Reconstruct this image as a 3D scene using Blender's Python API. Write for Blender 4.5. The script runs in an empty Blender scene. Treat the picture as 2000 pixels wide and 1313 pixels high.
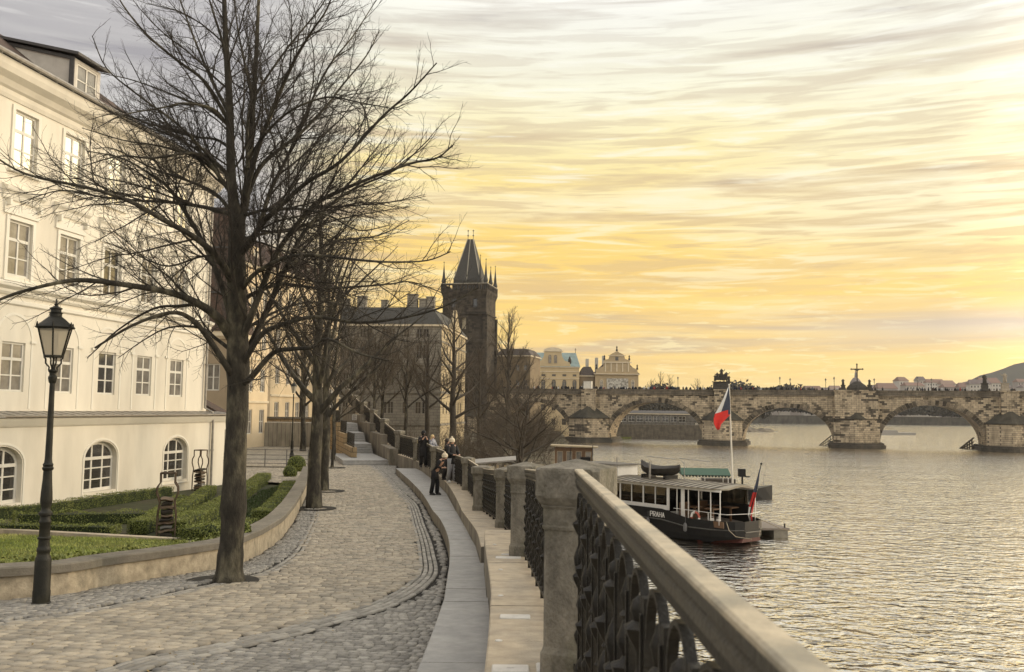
import bpy, math, random
import numpy as np
from math import sin, cos, tan, pi, radians, sqrt, atan2, hypot
from mathutils import Vector, Matrix
HAZE = 0.00008
random.seed(7); rng = np.random.default_rng(7)
scene = bpy.context.scene
COL = scene.collection

# ---------------------------------------------------------------- camera
F = 1800.0; PITCH = radians(4.55); ROLL = radians(0.7); CZ = 7.7
_fw = np.array([0, cos(PITCH), sin(PITCH)]); _r0 = np.array([1.0, 0, 0]); _u0 = np.array([0, -sin(PITCH), cos(PITCH)])
_R = cos(ROLL)*_r0 + sin(ROLL)*_u0; _U = -sin(ROLL)*_r0 + cos(ROLL)*_u0; _C = np.array([0, 0, CZ])
cam_d = bpy.data.cameras.new('camera'); cam = bpy.data.objects.new('camera', cam_d); COL.objects.link(cam)
cam_d.sensor_width = 36.0; cam_d.lens = 32.4; cam_d.clip_start = 0.05; cam_d.clip_end = 9000
M4 = Matrix(((_R[0], _U[0], -_fw[0], 0), (_R[1], _U[1], -_fw[1], 0), (_R[2], _U[2], -_fw[2], CZ), (0, 0, 0, 1)))
cam.matrix_world = M4
cam_d.dof.use_dof = True; cam_d.dof.focus_distance = 30.0; cam_d.dof.aperture_fstop = 5.6
scene.camera = cam
def ray(u, v): return F*_fw + (u-1000)*_R - (v-656.5)*_U
def atY(u, v, Y): d = ray(u, v); return _C + d*(Y/d[1])
def atz(u, v, z): d = ray(u, v); return _C + d*((z-CZ)/d[2])

# ---------------------------------------------------------------- world and sun
SUN_EL, SUN_AZ = 15.0, 66.0      # azimuth measured to the right of the view direction
scene.view_settings.view_transform = 'Standard'; scene.view_settings.look = 'None'
scene.view_settings.exposure = 0.46; scene.view_settings.gamma = 1.0
scene.view_settings.use_curve_mapping = False
W = bpy.data.worlds.new('World'); scene.world = W; W.use_nodes = True
nt = W.node_tree; N = nt.nodes; Lk = nt.links; N.clear()
def wn(t, **k):
    n = N.new(t)
    for a, b in k.items(): setattr(n, a, b)
    return n
out = wn('ShaderNodeOutputWorld'); add = wn('ShaderNodeMixShader')
sky = wn('ShaderNodeTexSky'); sky.sky_type = 'NISHITA'; sky.sun_disc = False
sky.sun_elevation = radians(SUN_EL); sky.sun_rotation = radians(SUN_AZ)
bs = wn('ShaderNodeBackground'); bs.inputs[1].default_value = 0.10; Lk.new(sky.outputs[0], bs.inputs[0])
tc = wn('ShaderNodeTexCoord'); sep = wn('ShaderNodeSeparateXYZ'); Lk.new(tc.outputs['Generated'], sep.inputs[0])
def math_(op, a, b=None, c=None, clamp=False):
    n = wn('ShaderNodeMath', operation=op); n.use_clamp = clamp
    for i, x in enumerate((a, b, c)):
        if x is None: continue
        if isinstance(x, (int, float)): n.inputs[i].default_value = x
        else: Lk.new(x, n.inputs[i])
    return n.outputs[0]
def ramp_(fac, stops, interp='LINEAR'):
    n = wn('ShaderNodeValToRGB'); n.color_ramp.interpolation = interp; e = n.color_ramp.elements
    while len(e) < len(stops): e.new(0.5)
    for i, (p, c) in enumerate(stops):
        e[i].position = p; e[i].color = (c[0], c[1], c[2], 1) if not isinstance(c, (int, float)) else (c, c, c, 1)
    Lk.new(fac, n.inputs[0]); return n.outputs[0]
def mix_(f, a, b):
    n = wn('ShaderNodeMix', data_type='RGBA')
    if isinstance(f, (int, float)): n.inputs[0].default_value = f
    else: Lk.new(f, n.inputs[0])
    for s, x in ((6, a), (7, b)):
        if isinstance(x, tuple): n.inputs[s].default_value = (*x, 1)
        else: Lk.new(x, n.inputs[s])
    return n.outputs[2]
def noise_(scale, det=5, rough=0.55, dist=0.0, off=(0, 0, 0), sc=1.0):
    mp = wn('ShaderNodeMapping'); mp.inputs['Scale'].default_value = scale; mp.inputs['Location'].default_value = off
    Lk.new(tc.outputs['Generated'], mp.inputs[0])
    n = wn('ShaderNodeTexNoise'); n.inputs['Scale'].default_value = sc; n.inputs['Detail'].default_value = det
    n.inputs['Roughness'].default_value = rough; n.inputs['Distortion'].default_value = dist
    Lk.new(mp.outputs[0], n.inputs['Vector']); return n.outputs[0]
X, Y_, Z = sep.outputs
wob = noise_((2.2, 2.2, 5), 3, off=(3, 1, 2))
el = math_('ADD', Z, math_('MULTIPLY', math_('SUBTRACT', wob, 0.5), 0.09))
base = ramp_(el, [(0.0, (.86, .66, .36)), (0.05, (.96, .66, .20)), (0.10, (.99, .63, .12)), (0.16, (.99, .64, .11)), (0.21, (.99, .72, .20)), (0.27, (.98, .83, .40)), (0.34, (.97, .93, .70)), (0.43, (.92, .90, .84)), (0.58, (.72, .71, .70)), (0.78, (.52, .53, .56)), (1.0, (.48, .50, .54))])
# paler veil to the right, cooler and greyer cloud to the left of the river and behind the camera
right = ramp_(math_('ADD', X, math_('MULTIPLY', math_('SUBTRACT', wob, 0.5), 0.3)), [(0.16, 0.0), (0.55, 0.7)])
midup = ramp_(Z, [(0.12, 0.0), (0.22, 1.0)])
base = mix_(math_('MULTIPLY', right, midup), base, (.97, .93, .74))
left = ramp_(math_('ADD', math_('MULTIPLY', X, -1.0), math_('MULTIPLY', math_('SUBTRACT', wob, 0.5), 0.35)), [(0.10, 0.0), (0.26, 0.92)])
lowfade = ramp_(Z, [(0.05, 0.25), (0.20, 1.0)])
base = mix_(math_('MULTIPLY', left, lowfade), base, (.50, .47, .47))
back = ramp_(Y_, [(0.0, 1.0), (0.35, 0.0)])
base = mix_(math_('MULTIPLY', back, 0.85), base, (.85, .83, .80))
s1 = noise_((2.4, 2.4, 44.0), 6, 0.55, 0.4, (1.3, 0, 0.4))
s2 = noise_((1.8, 1.8, 20.0), 5, 0.5, 0.4, (5, 3, 1))
s3 = noise_((9.0, 9.0, 125.0), 4, 0.55, 0.5, (2, 9, 1))
s4 = noise_((26.0, 26.0, 190.0), 4, 0.6, 0.4, (7, 2, 5))
s5 = noise_((1.3, 1.3, 17.0), 4, 0.5, 0.3, (11, 4, 8))
fadehi = ramp_(Z, [(0.0, 0.35), (0.08, 0.9), (0.35, 1.0), (0.7, 0.6), (1.0, 0.3)])
tan1 = ramp_(Z, [(.06, (.78, .48, .16)), (.18, (.68, .45, .18)), (.30, (.66, .50, .30)), (.40, (.60, .53, .44))])
tan2 = ramp_(Z, [(.05, (.50, .38, .28)), (.16, (.44, .30, .16)), (.30, (.50, .38, .25)), (.40, (.48, .46, .44))])
lightc = ramp_(Z, [(.08, (1.0, .78, .34)), (.20, (1.0, .88, .56)), (.30, (1.0, .97, .84))])
leftlight = mix_(left, lightc, (.72, .69, .66))
c = mix_(ramp_(s2, [(0.50, 0.0), (0.66, 0.55)]), base, leftlight)
c = mix_(math_('MULTIPLY', ramp_(s5, [(0.54, 0.0), (0.66, 0.45)]), fadehi), c, mix_(left, tan1, (.36, .34, .36)))
c = mix_(math_('MULTIPLY', ramp_(s1, [(0.51, 0.0), (0.58, 0.45), (0.66, 0.8)]), fadehi), c, mix_(left, tan1, (.38, .36, .37)))
c = mix_(math_('MULTIPLY', ramp_(s1, [(0.60, 0.0), (0.70, 0.75)]), fadehi), c, mix_(left, tan2, (.34, .32, .34)))
rip = math_('MULTIPLY', ramp_(s3, [(0.50, 0.0), (0.60, 0.75)]), ramp_(Z, [(.10, 0.15), (.16, 0.9), (.34, 0.55), (.5, 0.2)]))
c = mix_(rip, c, mix_(left, tan1, (.42, .40, .41)))
c = mix_(math_('MULTIPLY', ramp_(s3, [(0.36, 0.7), (0.46, 0.0)]), ramp_(Z, [(.06, 0.3), (.16, 1.0), (.5, 0.5)])), c, leftlight)
c = mix_(math_('MULTIPLY', ramp_(s4, [(0.56, 0.0), (0.66, 0.8)]), ramp_(Z, [(.02, 0.8), (.12, 0.7), (.17, 0.0)])), c, (1.0, .82, .42))
# a mauve bank low on the right
bank = math_('MULTIPLY', math_('MULTIPLY', ramp_(Z, [(.055, 0.0), (.085, 1.0), (.125, 0.0)]), ramp_(X, [(.22, 0.0), (.42, 0.7)])), ramp_(s2, [(.38, 0.3), (.55, 1.0)]))
c = mix_(bank, c, (.56, .46, .42))
bc = wn('ShaderNodeBackground'); bc.inputs[1].default_value = 0.84; Lk.new(c, bc.inputs[0])
# cloud boosted above and sunward, mostly out of view, to light path and water
bx = math_('MULTIPLY', ramp_(X, [(.42, 0.0), (.72, 1.0)]), 1.35)
bz = math_('MULTIPLY', ramp_(Z, [(.40, 0.0), (.52, 1.0)]), .75)
Lk.new(math_('MULTIPLY', math_('ADD', math_('ADD', bx, bz), 1.0), 0.84), bc.inputs[1])
add.inputs[0].default_value = 0.86; Lk.new(bs.outputs[0], add.inputs[1]); Lk.new(bc.outputs[0], add.inputs[2]); Lk.new(add.outputs[0], out.inputs[0])
sd = bpy.data.lights.new('sun', 'SUN'); sd.energy = 1.0; sd.angle = radians(10); sd.color = (1.0, .80, .55)
sun = bpy.data.objects.new('sun', sd); COL.objects.link(sun)
_a = radians(SUN_AZ); _e = radians(SUN_EL)
sun.rotation_euler = Vector((sin(_a)*cos(_e), cos(_a)*cos(_e), sin(_e))).to_track_quat('Z', 'Y').to_euler()

# ---------------------------------------------------------------- materials
MATS = {}
def mat(name, col, rough=0.8, var=0.25, scale=3.0, bump=0.0, bscale=20.0, metal=0.0, spec=0.3, rnd=0.0, stretch=(1, 1, 1), col2=None, v2=0.0, alpha=None, coat=0.0, sheen=None):
    """principled with two noise octaves of colour variation, optional per-piece variation and bump"""
    if name in MATS: return MATS[name]
    m = bpy.data.materials.new(name); m.use_nodes = True; t = m.node_tree; p = t.nodes['Principled BSDF']
    p.inputs['Roughness'].default_value = rough; p.inputs['Metallic'].default_value = metal
    p.inputs['Specular IOR Level'].default_value = spec
    if coat: p.inputs['Coat Weight'].default_value = coat
    co = t.nodes.new('ShaderNodeTexCoord'); mp = t.nodes.new('ShaderNodeMapping'); mp.inputs['Scale'].default_value = stretch
    t.links.new(co.outputs['Object'], mp.inputs[0])
    n1 = t.nodes.new('ShaderNodeTexNoise'); n1.inputs['Scale'].default_value = scale; n1.inputs['Detail'].default_value = 7; n1.inputs['Roughness'].default_value = .62
    t.links.new(mp.outputs[0], n1.inputs['Vector'])
    mr = t.nodes.new('ShaderNodeMapRange'); mr.inputs[1].default_value = .3; mr.inputs[2].default_value = .7
    mr.inputs[3].default_value = 1-var; mr.inputs[4].default_value = 1+var; t.links.new(n1.outputs[0], mr.inputs[0])
    val = mr.outputs[0]
    if rnd:
        g = t.nodes.new('ShaderNodeNewGeometry'); r2 = t.nodes.new('ShaderNodeMapRange'); r2.inputs[3].default_value = 1-rnd; r2.inputs[4].default_value = 1+rnd
        t.links.new(g.outputs['Random Per Island'], r2.inputs[0]); mm = t.nodes.new('ShaderNodeMath'); mm.operation = 'MULTIPLY'
        t.links.new(val, mm.inputs[0]); t.links.new(r2.outputs[0], mm.inputs[1]); val = mm.outputs[0]
    basec = None
    if col2 is not None:
        n2 = t.nodes.new('ShaderNodeTexNoise'); n2.inputs['Scale'].default_value = scale*.37; n2.inputs['Detail'].default_value = 6; n2.inputs['Roughness'].default_value = .6
        t.links.new(mp.outputs[0], n2.inputs['Vector'])
        r = t.nodes.new('ShaderNodeMapRange'); r.inputs[1].default_value = .45-v2; r.inputs[2].default_value = .62-v2; t.links.new(n2.outputs[0], r.inputs[0])
        mx = t.nodes.new('ShaderNodeMix'); mx.data_type = 'RGBA'; mx.inputs[6].default_value = (*col, 1); mx.inputs[7].default_value = (*col2, 1)
        t.links.new(r.outputs[0], mx.inputs[0]); basec = mx.outputs[2]
    vm = t.nodes.new('ShaderNodeVectorMath'); vm.operation = 'SCALE'
    if basec: t.links.new(basec, vm.inputs[0])
    else: vm.inputs[0].default_value = col
    t.links.new(val, vm.inputs[3]); t.links.new(vm.outputs[0], p.inputs['Base Color'])
    if bump:
        nb = t.nodes.new('ShaderNodeTexNoise'); nb.inputs['Scale'].default_value = bscale; nb.inputs['Detail'].default_value = 6
        t.links.new(mp.outputs[0], nb.inputs['Vector']); b = t.nodes.new('ShaderNodeBump'); b.inputs['Strength'].default_value = bump; b.inputs['Distance'].default_value = .02
        t.links.new(nb.outputs[0], b.inputs['Height']); t.links.new(b.outputs[0], p.inputs['Normal'])
    MATS[name] = m; return m
def brick_mat(name, c1, c2, cm, bw, bh, mortar=.01, var=.3, off=.5, patch=None, bump=.4, vec='XZ', rough=.9, bias=0.0, dark=None):
    if name in MATS: return MATS[name]
    m = bpy.data.materials.new(name); m.use_nodes = True; t = m.node_tree; p = t.nodes['Principled BSDF']; p.inputs['Roughness'].default_value = rough
    p.inputs['Specular IOR Level'].default_value = .2
    co = t.nodes.new('ShaderNodeTexCoord'); s = t.nodes.new('ShaderNodeSeparateXYZ'); cb = t.nodes.new('ShaderNodeCombineXYZ'); t.links.new(co.outputs['Object'], s.inputs[0])
    if vec == 'XZ':
        a = t.nodes.new('ShaderNodeMath'); a.operation = 'ADD'; t.links.new(s.outputs[0], a.inputs[0]); t.links.new(s.outputs[1], a.inputs[1])
        t.links.new(a.outputs[0], cb.inputs[0]); t.links.new(s.outputs[2], cb.inputs[1])
    else: t.links.new(s.outputs[0], cb.inputs[0]); t.links.new(s.outputs[1], cb.inputs[1])
    b = t.nodes.new('ShaderNodeTexBrick'); b.offset = off; b.inputs['Color1'].default_value = (*c1, 1); b.inputs['Color2'].default_value = (*c2, 1); b.inputs['Mortar'].default_value = (*cm, 1)
    b.inputs['Scale'].default_value = 1; b.inputs['Brick Width'].default_value = bw; b.inputs['Row Height'].default_value = bh; b.inputs['Mortar Size'].default_value = mortar; b.inputs['Bias'].default_value = bias
    nd = t.nodes.new('ShaderNodeTexNoise'); nd.inputs['Scale'].default_value = 1.2/bh; vs = t.nodes.new('ShaderNodeVectorMath'); vs.operation = 'SCALE'; vs.inputs[3].default_value = bh*.12
    t.links.new(cb.outputs[0], nd.inputs['Vector']); t.links.new(nd.outputs['Color'], vs.inputs[0]); va = t.nodes.new('ShaderNodeVectorMath'); va.operation = 'ADD'
    t.links.new(cb.outputs[0], va.inputs[0]); t.links.new(vs.outputs[0], va.inputs[1]); t.links.new(va.outputs[0], b.inputs['Vector'])
    c = b.outputs['Color']
    if dark:
        # sooty blocks: a second brick pattern on the same grid picks random blocks out
        b2 = t.nodes.new('ShaderNodeTexBrick'); b2.offset = off; b2.inputs['Color1'].default_value = (0, 0, 0, 1); b2.inputs['Color2'].default_value = (1, 1, 1, 1); b2.inputs['Mortar'].default_value = (0, 0, 0, 1)
        b2.inputs['Scale'].default_value = 1; b2.inputs['Brick Width'].default_value = bw; b2.inputs['Row Height'].default_value = bh; b2.inputs['Mortar Size'].default_value = 0
        t.links.new(va.outputs[0], b2.inputs['Vector'])
        n3 = t.nodes.new('ShaderNodeTexNoise'); n3.inputs['Scale'].default_value = .22; n3.inputs['Detail'].default_value = 5; t.links.new(cb.outputs[0], n3.inputs['Vector'])
        ad = t.nodes.new('ShaderNodeMath'); ad.operation = 'MULTIPLY_ADD'; t.links.new(n3.outputs[0], ad.inputs[0]); ad.inputs[1].default_value = 2.0
        t.links.new(b2.outputs['Color'], ad.inputs[2])
        r3 = t.nodes.new('ShaderNodeMapRange'); r3.inputs[1].default_value = dark[1]; r3.inputs[2].default_value = dark[1]+.25; r3.inputs[4].default_value = .9; t.links.new(ad.outputs[0], r3.inputs[0])
        mk = t.nodes.new('ShaderNodeMix'); mk.data_type = 'RGBA'; t.links.new(r3.outputs[0], mk.inputs[0]); t.links.new(c, mk.inputs[6]); mk.inputs[7].default_value = (*dark[0], 1); c = mk.outputs[2]
    n1 = t.nodes.new('ShaderNodeTexNoise'); n1.inputs['Scale'].default_value = .6/bh; n1.inputs['Detail'].default_value = 7
    mp = t.nodes.new('ShaderNodeMapping'); mp.inputs['Scale'].default_value = (1, 1, .35); t.links.new(co.outputs['Object'], mp.inputs[0]); t.links.new(mp.outputs[0], n1.inputs['Vector'])
    mr = t.nodes.new('ShaderNodeMapRange'); mr.inputs[1].default_value = .3; mr.inputs[2].default_value = .7; mr.inputs[3].default_value = 1-var; mr.inputs[4].default_value = 1+var; t.links.new(n1.outputs[0], mr.inputs[0])
    vm = t.nodes.new('ShaderNodeVectorMath'); vm.operation = 'SCALE'; t.links.new(c, vm.inputs[0]); t.links.new(mr.outputs[0], vm.inputs[3]); c = vm.outputs[0]
    if patch:
        n2 = t.nodes.new('ShaderNodeTexNoise'); n2.inputs['Scale'].default_value = .12/bh; n2.inputs['Detail'].default_value = 8; n2.inputs['Roughness'].default_value = .7
        t.links.new(co.outputs['Object'], n2.inputs['Vector']); r = t.nodes.new('ShaderNodeMapRange'); r.inputs[1].default_value = patch[1]; r.inputs[2].default_value = patch[1]+.1; t.links.new(n2.outputs[0], r.inputs[0])
        mx = t.nodes.new('ShaderNodeMix'); mx.data_type = 'RGBA'; t.links.new(r.outputs[0], mx.inputs[0]); t.links.new(c, mx.inputs[6]); mx.inputs[7].default_value = (*patch[0], 1); c = mx.outputs[2]
    t.links.new(c, p.inputs['Base Color'])
    if bump:
        bm_ = t.nodes.new('ShaderNodeBump'); bm_.inputs['Strength'].default_value = bump; bm_.inputs['Distance'].default_value = .03; bm_.invert = True
        t.links.new(b.outputs['Fac'], bm_.inputs['Height']); t.links.new(bm_.outputs[0], p.inputs['Normal'])
    MATS[name] = m; return m
def glass_mat(name, col, rough=.04, spec=.9, var=.35):
    m = mat(name, col, rough, var, 1.3, 0, spec=spec)
    return m

# ---------------------------------------------------------------- mesh builder
class MB:
    def __init__(s): s.v = []; s.f = []; s.mi = []; s.cur = 0; s.xf = None
    def av(s, pts):
        i = len(s.v)
        if s.xf is not None: pts = [tuple(s.xf @ Vector(p)) for p in pts]
        s.v.extend([tuple(float(c) for c in p) for p in pts]); return i
    def af(s, f): s.f.append(tuple(f)); s.mi.append(s.cur)
    def box(s, x0, x1, y0, y1, z0, z1):
        i = s.av([(x0, y0, z0), (x1, y0, z0), (x1, y1, z0), (x0, y1, z0), (x0, y0, z1), (x1, y0, z1), (x1, y1, z1), (x0, y1, z1)])
        for q in ((0, 3, 2, 1), (4, 5, 6, 7), (0, 1, 5, 4), (1, 2, 6, 5), (2, 3, 7, 6), (3, 0, 4, 7)): s.af([i+k for k in q])
    def bbox(s, x0, x1, y0, y1, z0, z1, b):
        """box with chamfered vertical edges and top"""
        P = [(x0+b, y0), (x1-b, y0), (x1, y0+b), (x1, y1-b), (x1-b, y1), (x0+b, y1), (x0, y1-b), (x0, y0+b)]
        cx, cy = (x0+x1)/2, (y0+y1)/2; w, d = (x1-x0)/2, (y1-y0)/2
        ring = lambda k, z: [(cx+(x-cx)*(w-k)/w, cy+(y-cy)*(d-k)/d, z) for x, y in P]
        s.loft([ring(0, z0), ring(0, z1-b), ring(b, z1)])
    def quad(s, a, b, c, d): i = s.av([a, b, c, d]); s.af((i, i+1, i+2, i+3))
    def poly(s, pts): i = s.av(pts); s.af(range(i, i+len(pts)))
    def loft(s, rings, cap=True, closed=True):
        n = len(rings[0]); i0 = s.av([p for r in rings for p in r])
        for k in range(len(rings)-1):
            a = i0+k*n; b = a+n
            for j in range(n if closed else n-1):
                j2 = (j+1) % n; s.af((a+j, a+j2, b+j2, b+j))
        if cap and closed:
            s.af([i0+n-1-j for j in range(n)]); e = i0+(len(rings)-1)*n; s.af([e+j for j in range(n)])
    def prism(s, pts2, z0, z1, scale1=None):
        r0 = [(x, y, z0) for x, y in pts2]; r1 = [(x, y, z1) for x, y in pts2]; s.loft([r0, r1])
    def lathe(s, prof, c=(0, 0, 0), n=12, sx=1, sy=1, cap=True):
        s.loft([[(c[0]+r*cos(2*pi*j/n)*sx, c[1]+r*sin(2*pi*j/n)*sy, c[2]+z) for j in range(n)] for r, z in prof], cap)
    def tube(s, pts, rad, n=6, cap=True):
        pts = [np.array(p, float) for p in pts]
        if not hasattr(rad, '__len__'): rad = [rad]*len(pts)
        rings = []; t = pts[1]-pts[0]; t /= (np.linalg.norm(t)+1e-9)
        ref = np.array([0, 0, 1.0]) if abs(t[2]) < .9 else np.array([1.0, 0, 0])
        a = np.cross(t, ref); a /= np.linalg.norm(a)
        for k, p in enumerate(pts):
            if k == 0: t = pts[1]-pts[0]
            elif k == len(pts)-1: t = pts[-1]-pts[-2]
            else: t = pts[k+1]-pts[k-1]
            t = t/(np.linalg.norm(t)+1e-9); a = a - t*np.dot(a, t); a /= (np.linalg.norm(a)+1e-9); b = np.cross(t, a)
            rings.append([p + rad[k]*(cos(2*pi*j/n)*a + sin(2*pi*j/n)*b) for j in range(n)])
        s.loft(rings, cap)
    def bar(s, p, q, w, h=None):
        """rectangular bar of width w (horizontal) and height h between two points"""
        h = h or w; p = np.array(p, float); q = np.array(q, float); t = q-p; L = np.linalg.norm(t); t /= L
        if abs(t[2]) > .95: a = np.array([1.0, 0, 0])
        else: a = np.cross(t, [0, 0, 1]); a /= np.linalg.norm(a)
        b = np.cross(a, t)
        R = lambda c: [c-a*w/2-b*h/2, c+a*w/2-b*h/2, c+a*w/2+b*h/2, c-a*w/2+b*h/2]
        s.loft([R(p), R(q)])
    def sphere(s, c, r, n=10, m=7, sc=(1, 1, 1)):
        s.loft([[(c[0]+r*sc[0]*sin(pi*k/m)*cos(2*pi*j/n), c[1]+r*sc[1]*sin(pi*k/m)*sin(2*pi*j/n), c[2]-r*sc[2]*cos(pi*k/m)) for j in range(n)] for k in ([.02]+list(range(1, m))+[m-.02])])
    def build(s, name, m, parent=None, smooth=False, kind=None, loc=None):
        me = bpy.data.meshes.new(name); me.from_pydata(s.v, [], s.f)
        ms = m if isinstance(m, (list, tuple)) else [m]
        for q in ms: me.materials.append(q)
        if len(ms) > 1: me.polygons.foreach_set('material_index', s.mi)
        if smooth:
            me.polygons.foreach_set('use_smooth', [True]*len(me.polygons))
            if smooth != 'all': me.set_sharp_from_angle(angle=radians(38))
        me.update(); o = bpy.data.objects.new(name, me); COL.objects.link(o)
        if parent: o.parent = parent
        if kind: o['kind'] = kind
        if loc is not None: o.location = loc
        return o
def np_mesh(name, V, Fq, m, parent=None, kind=None, smooth=False):
    """fast mesh of equal sized faces from numpy arrays"""
    me = bpy.data.meshes.new(name); nf, k = Fq.shape
    me.vertices.add(len(V)); me.vertices.foreach_set('co', V.astype(np.float32).ravel())
    me.loops.add(nf*k); me.loops.foreach_set('vertex_index', Fq.astype(np.int32).ravel())
    me.polygons.add(nf); me.polygons.foreach_set('loop_start', np.arange(nf, dtype=np.int32)*k)
    if smooth: me.polygons.foreach_set('use_smooth', np.ones(nf, bool))
    me.materials.append(m); me.update(calc_edges=True); me.validate()
    o = bpy.data.objects.new(name, me); COL.objects.link(o)
    if parent: o.parent = parent
    if kind: o['kind'] = kind
    return o
def tag(o, label, cat, group=None, kind=None):
    o['label'] = label; o['category'] = cat
    if group: o['group'] = group
    if kind: o['kind'] = kind
    return o
def thing(name, label, cat, loc=(0, 0, 0), rz=0.0, group=None):
    o = bpy.data.objects.new(name, None); COL.objects.link(o); o.location = loc; o.rotation_euler = (0, 0, rz); o.empty_display_size = .3
    return tag(o, label, cat, group)
def dup(root, loc=None, rz=None, label=None, group=None, sc=None):
    def rec(o, par):
        c = o.copy(); COL.objects.link(c); c.parent = par
        for ch in CH.get(o, []): rec(ch, c)
        return c
    CH = {}
    for o in COL.objects:
        if o.parent: CH.setdefault(o.parent, []).append(o)
    c = rec(root, None)
    if loc is not None: c.location = loc
    if rz is not None: c.rotation_euler = (0, 0, rz)
    if sc is not None: c.scale = (sc, sc, sc)
    if label: c['label'] = label
    if group: c['group'] = group
    return c
# ================================================================ ground levels
def prof(pts):
    xs = [p[0] for p in pts]; ys = [p[1] for p in pts]
    return lambda y: float(np.interp(y, xs, ys))
ledgeN = prof([(-2, 6.38), (6, 6.04), (13.2, 5.65), (16.5, 5.58)])
ledgeF = prof([(16.5, 5.28), (21, 5.07), (27, 4.77), (34, 4.75), (200, 4.75)])
benchN = prof([(-2, 5.98), (7.3, 5.62), (11.4, 5.42)])
benchM = prof([(11.4, 5.30), (16, 5.08)]); benchF = prof([(16, 5.0), (21.5, 4.7), (31, 4.34), (90, 4.34)])
path = prof([(-4, 5.70), (7, 5.30), (12.5, 4.95), (16, 4.75), (21, 4.40), (30, 4.04), (400, 4.0)])
garden = prof([(-20, 5.25), (13, 5.25), (21.5, 4.65), (30, 4.1), (45, 3.92), (90, 3.92)])
def on_prof(u, v, pf):
    z = 4.5
    for _ in range(40):
        p = atz(u, v, z); z = .5*z+.5*pf(p[1])
    return p
def poly_pts(px, pf): return [on_prof(u, v, pf)[:2] for u, v in px]
def resample(P, step):
    P = [np.array(p, float) for p in P]; out = [P[0]]
    # smooth with Catmull-Rom then resample
    Q = [2*P[0]-P[1]]+P+[2*P[-1]-P[-2]]; dense = []
    for i in range(1, len(Q)-2):
        for k in range(12):
            t = k/12; a, b, c_, d = Q[i-1], Q[i], Q[i+1], Q[i+2]
            dense.append(.5*((2*b)+(c_-a)*t+(2*a-5*b+4*c_-d)*t*t+(3*b-a-3*c_+d)*t**3))
    dense.append(P[-1]); acc = 0; out = [dense[0]]
    for i in range(1, len(dense)):
        seg = np.linalg.norm(dense[i]-dense[i-1]); acc += seg
        if acc >= step: out.append(dense[i]); acc = 0
    if np.linalg.norm(out[-1]-dense[-1]) > step*.3: out.append(dense[-1])
    return out
def xof(P): # x as a function of y
    P = sorted([(p[1], p[0]) for p in P]); ys = [p[0] for p in P]; xs = [p[1] for p in P]
    return lambda y: float(np.interp(y, ys, xs))
# balustrade posts (x, y) along the curving quay edge
POSTS = [(.43, 6.0), (.22, 13.2), (-.11, 20.8), (-.80, 27.0), (-1.55, 34.0), (-3.5, 43.4), (-5.3, 52.6), (-7.2, 60.0), (-9.3, 68), (-11.3, 76), (-13.4, 84), (-15.5, 92), (-18, 102)]
ledge_in_far = [(-.5, 16.5), (-.72, 20), (-1.15, 24.5), (-1.75, 30.5), (-2.5, 36.8), (-3.55, 43.5), (-4.8, 50), (-6.15, 55.5), (-7.6, 60.5)]
ledge_in_near = [(-.15, -3), (-.15, 5.9), (-.17, 8.5), (-.21, 10.4), (-.40, 15), (-.44, 16.5)]
bench_near = [(-.73, -3), (-.73, 7.3), (-.78, 11.4)]; bench_mid = [(-.80, 11.4), (-1.02, 16)]
bench_far = [(-1.02, 16), (-1.40, 21.5), (-2.0, 27), (-2.65, 31.5), (-3.5, 37), (-4.6, 43), (-5.6, 48), (-6.4, 52)]
wall_px = [(0, 1172), (220, 1142), (430, 1110), (480, 1095), (520, 1073), (550, 1050), (575, 1015), (590, 985), (602, 955), (607, 935)]
WALL = poly_pts(wall_px, path); WALL = [np.array((-13.0, 10.2))] + WALL
quay_out = [(p[0]+.33, p[1]) for p in [(.40, -4)]+POSTS]
qx = xof(quay_out); lx = xof([p for p in ledge_in_near[:-1]]+ledge_in_far[0:]+[(-9.6, 68), (-14, 84), (-18.6, 102)]); wx = xof(WALL[1:])

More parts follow.
